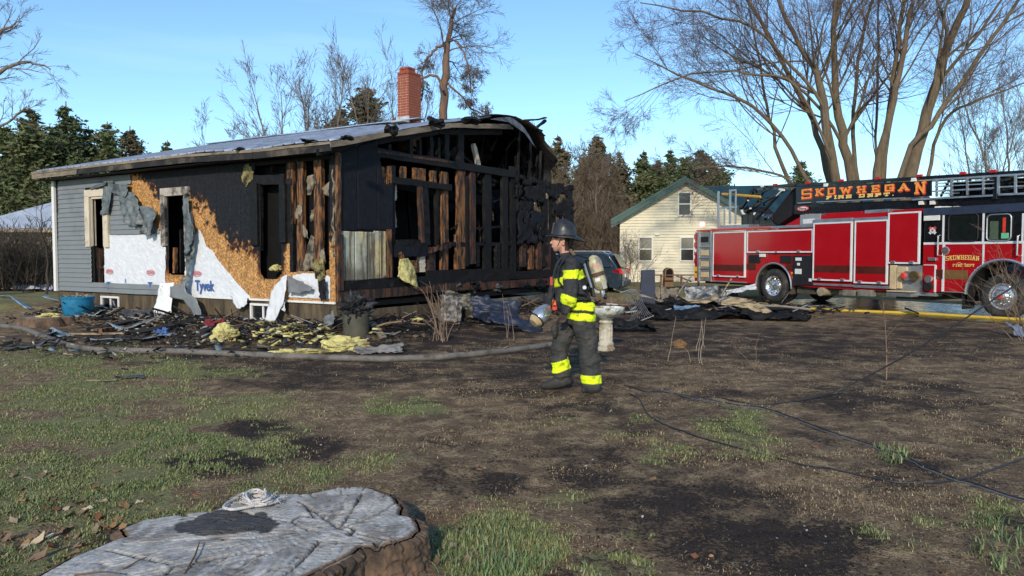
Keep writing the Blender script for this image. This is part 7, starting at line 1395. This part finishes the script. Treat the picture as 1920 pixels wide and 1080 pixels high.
for i, (pa, pb, Y, r, m, lab) in enumerate((((1268, 556), (1296, 518), 20.1, .022, wood_gr, 'grey stick leaning up left of the shiny scrap'), ((1352, 556), (1372, 522), 20., .018, wood_pale, 'thin pale stick leaning right of the shiny scrap'), ((1240, 552), (1243, 512), 20., .016, wood_pale, 'slim upright stick beside the dark panel'), ((1250, 540), (1420, 538), 20.9, .03, char, 'long charred pole lying level on the debris pile'), ((1415, 572), (1520, 580), 18.9, .03, wood_gr, 'long grey pole lying towards the engine rear wheel'), ((1175, 545), (1240, 566), 19., .018, wood_gr, 'thin grey branch crossing in front of the dark panel'))):
    A, B = at(*pa, Y), at(*pb, Y + .1); A.z = max(A.z, .03); B.z = max(B.z, .03); MB().tube([A, (A + B) / 2 + Vector((0, 0, .02)), B], r, 7).build('stick', m, None, label=lab, cat='stick')
for i, (px, py, sx, sy, m, lab) in enumerate(((1310, 598, 1.6, .45, blk_s, 'wide charred sheet flat before the blue plastic'), (1450, 600, 1.0, .4, blk_s, 'charred sheet flat beneath the pale bowed plank'), (1245, 600, .7, .35, blk_s, 'charred sheet flat beside the wire rack'), (1175, 622, .7, .3, blk_s, 'narrow charred sheet flat right of the bird bath'))):
    crumple('charred_sheet', lab, 'charred sheet', px, py, gp(px, py).y, (sx * .8, sy, .16), char, 30 + i, amp=.8, res=34, tilt=(.10, .05), rz=rnd.uniform(-.3, .3))
ORD = ['leftmost', 'second', 'third', 'fourth', 'fifth', 'sixth', 'seventh', 'eighth', 'ninth', 'rightmost']
for i in range(10):
    a = rnd.uniform(-.9, .9); c = Vector((at(1240 + 25 * i + rnd.uniform(-6, 6), 560, 19.5).x, rnd.uniform(18.6, 20.8), rnd.uniform(.06, .38))); L_ = rnd.uniform(.5, 1.3); d = Vector((math.cos(a), math.sin(a), rnd.uniform(-.25, .25))) * L_ / 2; d.z = max(-c.z + .03, min(d.z, c.z - .03)) if c.z < abs(d.z) else d.z
    MB().beam(-d, d, rnd.uniform(.08, .16), .04, n=6, jag=.014, rnd=rnd).build('charred_board', [char, char, wood_dk, wood_gr][i % 4], None, loc=c, label=ORD[i] + ' charred board' + ('' if i in (0, 9) else ' from the left') + ' tangled in the debris pile by the engine', cat='board', group='charred boards in the debris pile')
p = gp(1908, 630); crumple('blue_scrap', 'blue-grey sheet scrap at the right edge below the yellow hose', 'sheet scrap', 1908, 628, p.y, (.18, .2, .15), blue_s if False else mat('dull blue scrap', (.13, .15, .21), .5, var=.2), 9, tilt=(.5, .3))
p = gp(1253, 652); tuft('brick_lump', mat('brown lump', (.16, .09, .04), .9, var=.4, bump=.5), Vector((p.x + .2, p.y, .05)), (.10, .08, .08), None, seed=33, sub=3, label='small brown lump on the burnt soil among dry stalks', cat='rubble')
# ---- things before the house
tub_p = gp(147, 598); tub = empty('blue_tub', tub_p, 0, 'round blue plastic tub of rubbish beside the cellar window', 'tub'); tbm = mat('blue plastic tub', (.012, .16, .30), .45, var=.15, scale=4, bump=.08, stain=(.01, .07, .12), sscale=3)
MB().lathe([(.30, 0), (.32, .02), (.35, .36), (.36, .50), (.375, .51), (.38, .55), (.365, .56), (.35, .52), (.33, .48), (.01, .46)], 32).build('shell', tbm, tub, smooth=True)
b = MB()
for i in range(30): a = rnd.uniform(0, 6.28); r = rnd.uniform(0, .3); c = Vector((r * math.cos(a), r * math.sin(a), .50 + rnd.uniform(0, .07))); b.beam(c, c + Vector((rnd.uniform(-.12, .12), rnd.uniform(-.12, .12), rnd.uniform(-.02, .09))), rnd.uniform(.01, .05), rnd.uniform(.006, .03))
b.build('rubbish', mat('mixed rubbish', (.25, .19, .14), .8, var=.6, scale=14, bump=.2), tub, kind='stuff')
# second stump at the left edge
s2 = gp(66, 614); st2 = empty('low_stump', (s2.x, s2.y + .35, 0), 0, 'low rotten brown stump left of the blue tub', 'stump'); b = MB(); n = 40
rings = []
for h, s in ((0, 1.15), (.08, 1.02), (.17, .98), (.2, .92)): rings.append([(s * (.56 + .06 * math.sin(5 * a) + .03 * math.sin(11 * a + h * 9)) * math.cos(a), s * (.45 + .05 * math.sin(4 * a)) * math.sin(a), h) for a in np.linspace(0, 2 * math.pi, n, endpoint=False)])
b.add([p for r in rings for p in r], [(i * n + k, i * n + (k + 1) % n, (i + 1) * n + (k + 1) % n, (i + 1) * n + k) for i in range(3) for k in range(n)]); b.build('bark', stump_bark, st2, smooth=True); MB().add([(p[0], p[1], .195) for p in rings[3]], [tuple(range(n))]).build('cut_face', mat('pale stump top', (.22, .19, .16), .9, var=.4, scale=7, bump=.4), st2)
def strip(name, label, pxs, w, m, seed, cat='siding scrap', lift=.015, tw=.5, group=None):
    """a bent strip of siding lying on the ground"""
    P = np.array([[*gpz(*p[:2])] for p in pxs]); P[:, 2] += np.array([p[2] if len(p) > 2 else 0 for p in pxs]); n = 26; t = np.linspace(0, 1, len(P)); qq = np.linspace(0, 1, n); X = np.stack([np.interp(qq, t, P[:, c]) for c in range(3)], -1)
    for _ in range(2): X[1:-1] = (X[:-2] + 2 * X[1:-1] + X[2:]) / 4
    T = np.gradient(X, axis=0); T /= np.linalg.norm(T, axis=1)[:, None]; a = tw * (fbm(qq * 3 + seed, qq * 0, 2, seed) - .3) * 2; N_ = np.cross(T, [0, 0, 1]); N_ /= np.linalg.norm(N_, axis=1)[:, None]; Bz = np.array([0, 0, 1.])
    d = N_ * np.cos(a)[:, None] + Bz * np.sin(a)[:, None]; rows = []
    for f, z in ((-.5, .0), (-.25, .012), (0, 0), (.02, .014), (.27, .004), (.5, .0)): rows.append(X + d * (w * f) + np.array([0, 0, lift]) + np.array([0, 0, z]) + Bz * (np.abs(np.sin(a)) * w * .5)[:, None])
    V = np.stack(rows, 1); c = V.reshape(-1, 3).mean(0); c[2] = 0; idx = np.arange(n * 6).reshape(n, 6); F = np.stack([idx[:-1, :-1], idx[1:, :-1], idx[1:, 1:], idx[:-1, 1:]], -1).reshape(-1, 4)
    o = link(name, npmesh(name, V.reshape(-1, 3) - c, F, m), None, label=label, cat=cat, group=group); o.location = c; s_ = o.modifiers.new('s', 'SOLIDIFY'); s_.thickness = .005
for a in (('long pale blue siding strip lying left of the yellow bag', [(170, 642), (220, 646), (270, 640), (325, 628)], .26, blue_s, 1), ('pale blue siding offcut beside the hose bend', [(88, 634), (105, 628), (125, 632)], .3, blue_s, 2), ('grey-blue siding strip leaning against the blue tub', [(82, 572, .15), (115, 583, .08), (150, 598, .02), (180, 603)], .12, blue_s, 3), ('pale siding strip at the left edge above the low stump', [(0, 577, .12), (25, 580, .15), (55, 588, .1)], .2, blue_s, 4), ('grey siding strip below the lace curtain', [(255, 616), (300, 606), (350, 598), (392, 598)], .22, siding_m, 5), ('dark siding sheet lying on the grass at the left edge', [(0, 660), (40, 655), (88, 649)], .22, mat('dark slate sheet', (.07, .08, .10), .5, var=.3), 6), ('short grey strip in the middle of the left rubble', [(205, 616), (240, 620), (265, 616)], .2, blue_s, 7), ('small grey sheet scrap on the grass below the hose', [(216, 712), (245, 710), (271, 708)], .16, mat('dark slate sheet', (0, 0, 0)), 8), ('pale stick-like siding edge on the grass left of the small scrap', [(163, 715), (190, 716), (220, 715)], .03, wood_pale, 9), ('blue-grey strip right of the blue tub', [(180, 602), (200, 592, .05), (222, 588, .05)], .16, blue_s, 10)): strip('siding_scrap', *a)
for a in (('brown plank under the long pale blue strip', (130, 630), (235, 628), .10, .03, wood_pale), ('wide charred board lying below the lace curtain', (250, 628), (395, 612), .35, .04, char), ('charred board lying beneath the first cellar window', (170, 620), (290, 606), .25, .03, char), ('leaning pale plank beside the black barrel', (667, 606, .0), (722, 640, 0), .12, .03, wood_pale), ('second pale plank behind the leaning plank', (690, 612, 0), (722, 632, 0), .1, .03, wood_dk), ('thin brown board near the foot of the wall', (470, 636), (520, 622), .07, .03, wood_dk), ('charred board lying in front of the gable', (690, 634), (815, 622), .22, .05, char), ('short brown board left of the big yellow insulation', (655, 652), (690, 650), .12, .03, wood_pale), ('orange-brown wood block in the left rubble', (183, 626), (206, 622), .2, .12, wood_or), ('thin dark branch lying on the soil under the yellow bag', (360, 656), (420, 647), .03, .03, wood_dk), ('dark red-brown board under the second cellar window', (395, 608), (462, 604), .12, .04, wood_dk)):
    A, B = gpz(*a[1][:2]), gpz(*a[2][:2]); z = .06 if a[0].startswith(('leaning', 'second')) else .03
    if a[0].startswith('leaning'): A.z += .34; B.z += .03
    elif a[0].startswith('second'): A.z += .22; B.z += .03
    else: A.z += z; B.z += z
    c = (A + B) / 2; MB().beam(A - c, B - c, a[3], a[4], n=8, jag=.008, rnd=rnd).build('board', a[5], None, loc=c, label=a[0], cat='board')
for i, (px, py, s, m, lab) in enumerate(((417, 642, (.20, .16, .17), insul_m, 'yellow insulation bundle in the middle of the left rubble'), (562, 664, (.42, .12, .05), insul_m, 'flat yellow insulation strip just above the hose'), (645, 660, (.34, .18, .13), insul_m, 'largest yellow insulation piece in front of the barrel'), (545, 632, (.34, .2, .09), insul_d, 'shredded pale insulation pile below the second cellar window'), (716, 603, (.22, .14, .12), insul_m, 'dirty yellow insulation lump right of the barrel'), (756, 610, (.13, .1, .09), insul_d, 'small dirty insulation lump before the gable wall'), (780, 617, (.14, .07, .06), insul_m, 'small curled yellow insulation scrap before the gable'), (495, 622, (.2, .14, .08), insul_d, 'small shredded insulation clump near the foot of the wall'), (605, 634, (.12, .10, .07), insul_d, 'insulation clump beside the bent siding sheet'), (60, 585, (.22, .1, .05), insul_m, 'yellow insulation scrap on the low rotten stump'))):
    p = gpz(px, py); zz = p.z + s[2] * .55
    if i == 9: p = Vector((st2.location.x + .1, st2.location.y - .1, 0)); zz = .22
    tuft('insulation', m, Vector((p.x, p.y + s[1], zz)), s, None, seed=200 + i, sub=4, amp=.6, label=lab, cat='insulation', group='fallen insulation')
# black barrel with melted rubbish, bent sheets
bp = gp(668, 634); barrel = empty('black_barrel', bp, 0, 'melted dark barrel standing at the house corner', 'barrel'); MB().lathe([(.22, 0), (.24, .02), (.25, .4), (.26, .46), (.24, .47), (.02, .46)], 24).build('drum', mat('sooty barrel', (.07, .065, .045), .7, var=.35, scale=5, bump=.2), barrel, smooth=True)
o = tuft('melted_lid', blk_s, Vector((0, 0, .58)), (.27, .25, .22), barrel, seed=400, sub=4, amp=.9, k=6)
Yb = gp(612, 628).y
slab_p = [((594, 624), .0), ((612, 596), .0), ((628, 574), .0), ((638, 570), .0), ((639, 580), .0), ((624, 606), .0), ((612, 626), .0)]
o = crumple('bent_siding', 'bent grey siding sheet leaning at the house corner', 'siding sheet', 616, 600, Yb, (.30, .14, .1), siding_m, 12, amp=.5, tilt=(1.1, -.95), lift=.28)
crumple('crumpled_sheet', 'crumpled brown sheet metal leaning before the gable foundation', 'sheet metal', 862, 568, 17.0, (.42, .30, .30), mat('brown crumpled metal', (.10, .095, .075), .55, .4, var=.4, scale=4, bump=.2, stain=(.2, .19, .17), sscale=4, spos=(.55, .75)), 14, amp=.75, tilt=(1.1, .3), lift=.42)
crumple('crumpled_sheet', 'torn mesh-like grey sheet hanging behind the dead stalks', 'sheet metal', 845, 570, 16.4, (.24, .3, .2), mat('grey torn mesh', (.24, .22, .20), .7, .2, var=.5, scale=14, bump=.4, stain=(.04, .04, .04), sscale=9, spos=(.45, .6)), 15, amp=.6, tilt=(1.3, .2), lift=.38)
crumple('crumpled_sheet', 'dark blue bent metal sheet left of the firefighter', 'sheet metal', 930, 585, 16.4, (.55, .3, .26), blue_d, 16, amp=.6, tilt=(1.0, .25), lift=.34)
crumple('crumpled_sheet', 'blue-black metal sheet flat behind the hose end', 'sheet metal', 965, 622, gp(965, 622).y, (.55, .28, .2), blue_d, 17, amp=.5, tilt=(.25, .2))
crumple('crumpled_sheet', 'grey tarp scrap lying beside the big yellow insulation', 'tarp', 712, 662, gp(712, 662).y, (.38, .16, .14), mat('grey tarp', (.16, .15, .14), .6, var=.4, scale=5, bump=.1), 18, amp=.5, tilt=(.1, 0))
crumple('cloth', 'dark red cloth behind the yellow insulation bundle', 'cloth', 402, 622, gp(402, 622).y, (.2, .12, .16), mat('red cloth', (.16, .015, .02), .8, var=.3), 19, amp=.6, tilt=(.3, 0)); crumple('cloth', 'small blue cloth in the left rubble', 'cloth', 304, 630, gp(304, 630).y, (.12, .1, .14), mat('blue cloth', (.05, .11, .28), .8, var=.3), 20, amp=.6, tilt=(.3, 0))
crumple('cloth', 'dark pillow-shaped scrap left of the charred board', 'cloth', 255, 604, gp(255, 604).y, (.32, .2, .16), mat('dark cloth', (.05, .05, .06), .8, var=.3), 21, amp=.5, tilt=(.15, 0))
tw_ = crumple('white_tarp', 'white tarp lying on the lawn left of the house', 'tarp', 62, 549, 30., (1.0, .5, .16), mat('white tarp', (.66, .66, .74), .6, var=.1, scale=2, bump=.15), 22, amp=.45, tilt=(.12, .05))
pl = gp(92, 545); pl.y = 31.; pl.x = at(92, 540, 31).x; urn = empty('planter', pl, 0, 'weathered round planter beside the dark hedge', 'planter'); MB().lathe([(.22, 0), (.2, .1), (.24, .16), (.36, .5), (.42, .62), (.40, .66), (.3, .62), (.01, .6)], 20).build('bowl', stone, urn, smooth=True)
# ---- rubble that nobody could count, along the foot of both walls
def rubble(name, n, label, where, cols, seed, size, cat='rubble', flat=.3):
    rng = np.random.default_rng(seed); Q = where(rng, n); N = len(Q); z = ghn(Q[:, 0], Q[:, 1]); s = size * rng.uniform(.3, 1.5, (N, 1)) ** 1.5; a = rng.uniform(0, 6.283, N); L = s * rng.uniform(.6, 2.6, (N, 1)); d = np.stack([np.cos(a), np.sin(a), rng.normal(0, .25, N)], -1) * L; e = np.stack([-np.sin(a), np.cos(a), rng.normal(0, .3, N)], -1) * s * rng.uniform(.3, 1, (N, 1)); u_ = np.stack([rng.normal(0, .15, N), rng.normal(0, .15, N), np.ones(N)], -1) * s * flat * rng.uniform(.3, 1.4, (N, 1)); C0 = np.stack([Q[:, 0], Q[:, 1], z + .02 + rng.uniform(0, .07, N) * Q[:, 2]], -1)
    V = np.stack([C0 + i * d + j * e + k * u_ for k in (-1, 1) for j in (-1, 1) for i in (-1, 1)], 1).reshape(-1, 3) + rng.normal(0, size * .12, (N * 8, 3)); f = np.array([[0, 1, 3, 2], [4, 6, 7, 5], [0, 4, 5, 1], [2, 3, 7, 6], [0, 2, 6, 4], [1, 5, 7, 3]]); F = (np.arange(N)[:, None, None] * 8 + f[None]).reshape(-1, 4)
    c = np.array(cols)[rng.integers(0, len(cols), N)] * rng.uniform(.6, 1.4, (N, 1)); link(name, npmesh(name, V, F, mat('rubble bits', (1, 1, 1), .8, var=.3, scale=12, bump=.2, attr='Col', spec=.25), np.repeat(c, 8, axis=0)), None, label=label, cat=cat, kind='stuff')
def along_left(rng, n):
    t = rng.uniform(-.4, 9.6, n); d = np.abs(rng.normal(0, .85, n)) + .05; ux = np.array(UX0); vx = np.array([-UX0[1], UX0[0]]); P = np.array([HX0, HY0]) + t[:, None] * vx - d[:, None] * ux; return np.concatenate([P, np.exp(-d)[:, None]], 1)
def along_gable(rng, n):
    t = rng.uniform(-.3, 10.2, n); d = np.abs(rng.normal(0, .8, n)) + .05; ux = np.array(UX0); vx = np.array([-UX0[1], UX0[0]]); P = np.array([HX0, HY0]) + t[:, None] * ux - d[:, None] * vx; return np.concatenate([P, np.exp(-d)[:, None]], 1)
def pile(px, py, sx, sy):
    p = gp(px, py)
    def f(rng, n): return np.stack([p.x + rng.normal(0, sx, n), p.y + rng.normal(0, sy, n), np.full(n, 1.4)], -1)
    return f
BK = [(.018, .017, .016)] * 6 + [(.05, .04, .032), (.12, .08, .05), (.22, .2, .17), (.03, .03, .034)]
rubble('burned_rubble', 2600, 'burned bits scattered along the foot of the long wall', along_left, BK + [(.18, .24, .27), (.35, .33, .28), (.2, .17, .07)], 1, .022)
rubble('burned_rubble', 2600, 'charred bits scattered along the foot of the gable wall', along_gable, BK, 2, .024)
rubble('burned_rubble', 900, 'charred scraps heaped around the debris pile by the engine', pile(1340, 585, 1.5, .8), BK + [(.3, .3, .3), (.25, .18, .1)], 3, .06)
def sticks(name, n, label, where, seed, L):
    rng = np.random.default_rng(seed); Q = where(rng, n); P = np.stack([Q[:, 0], Q[:, 1], ghn(Q[:, 0], Q[:, 1]) + .02 + .1 * rng.uniform(0, 1, n) * Q[:, 2]], -1); a = rng.uniform(0, 6.283, n); D = np.stack([np.cos(a), np.sin(a), rng.normal(.05, .25, n)], -1); p, r = grow(P, D, L * rng.uniform(.3, 1.4, n), rng.uniform(.008, .028, n), 3, rng, .08, 0, .8); p[:, :, 2] = np.maximum(p[:, :, 2], ghn(p[:, :, 0], p[:, :, 1]) + .01); v, f = tubes(p, r, 4)
    c = np.array([(.015, .014, .014)] * 4 + [(.09, .06, .04), (.2, .14, .09), (.2, .2, .2)])[rng.integers(0, 7, n)]; link(name, npmesh(name, v, f, mat('rubble bits', (1, 1, 1)), np.repeat(c, 12, axis=0)), None, label=label, cat='rubble', kind='stuff')
sticks('broken_lath', 170, 'tangled burnt laths along the foot of the long wall', along_left, 11, .5); sticks('broken_lath', 190, 'tangled burnt laths along the foot of the gable wall', along_gable, 12, .55); sticks('broken_lath', 150, 'tangled burnt laths in the debris pile by the engine', pile(1330, 582, 1.3, .7), 13, .7)
rubble('insulation_shreds', 90, 'yellow insulation shreds strewn before the corner barrel', pile(560, 640, .55, .5), [(.5, .43, .15), (.36, .31, .12), (.55, .5, .25)], 4, .035)
rubble('burned_rubble', 500, 'small burnt bits strewn over the left of the yard', pile(300, 650, 2.2, 1.0), BK + [(.2, .25, .27), (.3, .25, .18)], 5, .025)
# ---- dead stalks and saplings
def stalks(name, label, cat, px, py, Y, n, h, seed, m, spread=.5, r=.006, kids=2, group=None, lean=0.):
    rng = np.random.default_rng(seed); c = gp(px, py); P = np.stack([rng.normal(0, .12 if n > 6 else .2, n), rng.normal(0, .1, n), np.zeros(n)], -1); D = np.stack([rng.normal(lean, spread * .5, n), rng.normal(0, spread * .4, n), np.ones(n)], -1); p, rr2 = grow(P, D, h * rng.uniform(.5, 1.1, n), np.full(n, r), 8, rng, .13 if n > 1 else .025, .0, .4); root = empty(name, (c.x, c.y, gh(c.x, c.y)), 0, label, cat, group)
    for i in range(n): v, f = tubes(p[i:i + 1], rr2[i:i + 1], 5); link('stem', npmesh('stem', v, f, m), root)
    if kids:
        s = spawn(p, rr2, kids, rng, .3, .95, (.3, .8), (.2, .45), .6, .0025); p2, r2 = grow(*s, 4, rng, .1, .02); v, f = tubes(p2, r2, 4); link('twigs', npmesh('twigs', v, f, m), root, kind='stuff')
    return root
stem_m = mat('dead stalk', (.22, .15, .10), .9, var=.3, scale=3, bump=0); stem_p = mat('pale dry stalk', (.40, .32, .24), .9, var=.2, bump=0)
stalks('dead_shrub', 'clump of bare brown stems in front of the gable', 'shrub', 828, 640, 0, 16, 1.05, 1, stem_m, .45, .008); stalks('dead_shrub', 'few bare stems right of the dark blue sheet', 'shrub', 960, 636, 0, 3, .95, 2, stem_m, .2, .007, 1); stalks('sapling', 'single slim sapling on the burnt ground before the engine', 'sapling', 1584, 706, 0, 1, 1.75, 3, stem_m, .01, .008, 5)
for i, (px, py, n, h, s, lab) in enumerate(((1265, 680, 2, .75, .6, 'leaning dry stalks right of the bird bath'), (1292, 655, 2, .5, .25, 'short upright dry stalks behind the leaning ones'), (1345, 680, 3, .9, .25, 'tall dry stalks in front of the debris pile'), (1400, 690, 2, .55, .9, 'low bent dry stalks left of the slim sapling'))): stalks('dry_stalks', lab, 'weed', px, py, 0, n, h, 20 + i, stem_p if i < 3 else stem_m, s, .004, 0)
for px, py, lab, sd in ((1900, 640, 'twiggy bare bush in front of the engine front wheel', 5),):
    rng = np.random.default_rng(sd); c = Vector((at(1935, 478, 13.5).x, 13.5, 0)); root = empty('twiggy_bush', c, 0, lab, 'bush'); N = 8; P = np.stack([rng.normal(0, .12, N), rng.normal(0, .12, N), np.zeros(N)], -1); D = np.stack([rng.normal(-.45, .4, N), rng.normal(0, .35, N), np.ones(N)], -1); p, r2 = grow(P, D, rng.uniform(1.1, 2.3, N), np.full(N, .008), 8, rng, .08, .0, .35)
    for i in range(N): v, f = tubes(p[i:i + 1], r2[i:i + 1], 5); link('stem', npmesh('stem', v, f, stem_m), root)
    a = []
    for n_, lr in ((9, (.25, .5)), (4, (.3, .6))): s = spawn(p, r2, n_, rng, .2, 1, (.3, .9), lr, .6, .0022); p, r2 = grow(*s, 5, rng, .1, .02); a.append(tubes(p, r2, 3))
    v, f = merge(a); link('twigs', npmesh('twigs', v, f, stem_m), root, kind='stuff')
# bush before the cream house corner
rb = at(1172, 478, 34.); rng = np.random.default_rng(9); root = empty('twiggy_bush', (rb.x, 34, 0), 0, 'bare twiggy bush at the left corner of the cream house', 'bush'); N = 26; P = np.stack([rng.normal(0, .2, N), rng.normal(0, .2, N), np.zeros(N)], -1); D = np.stack([rng.normal(0, .35, N), rng.normal(0, .3, N), np.ones(N)], -1); p, r2 = grow(P, D, rng.uniform(1.6, 3., N), np.full(N, .012), 7, rng, .08, 0, .4); a = [tubes(p, r2, 4)]
for n_, lr in ((7, (.25, .5)), (5, (.3, .6))): s = spawn(p, r2, n_, rng, .2, 1, (.3, .9), lr, .6, .006); p, r2 = grow(*s, 4, rng, .1, .02); a.append(tubes(p, r2, 3))
v, f = merge(a[:1]); link('stems', npmesh('stems', v, f, brush_m), root, kind='stuff'); v, f = merge(a[1:]); link('crown', npmesh('crown', v, f, brush_m), root, kind='stuff')
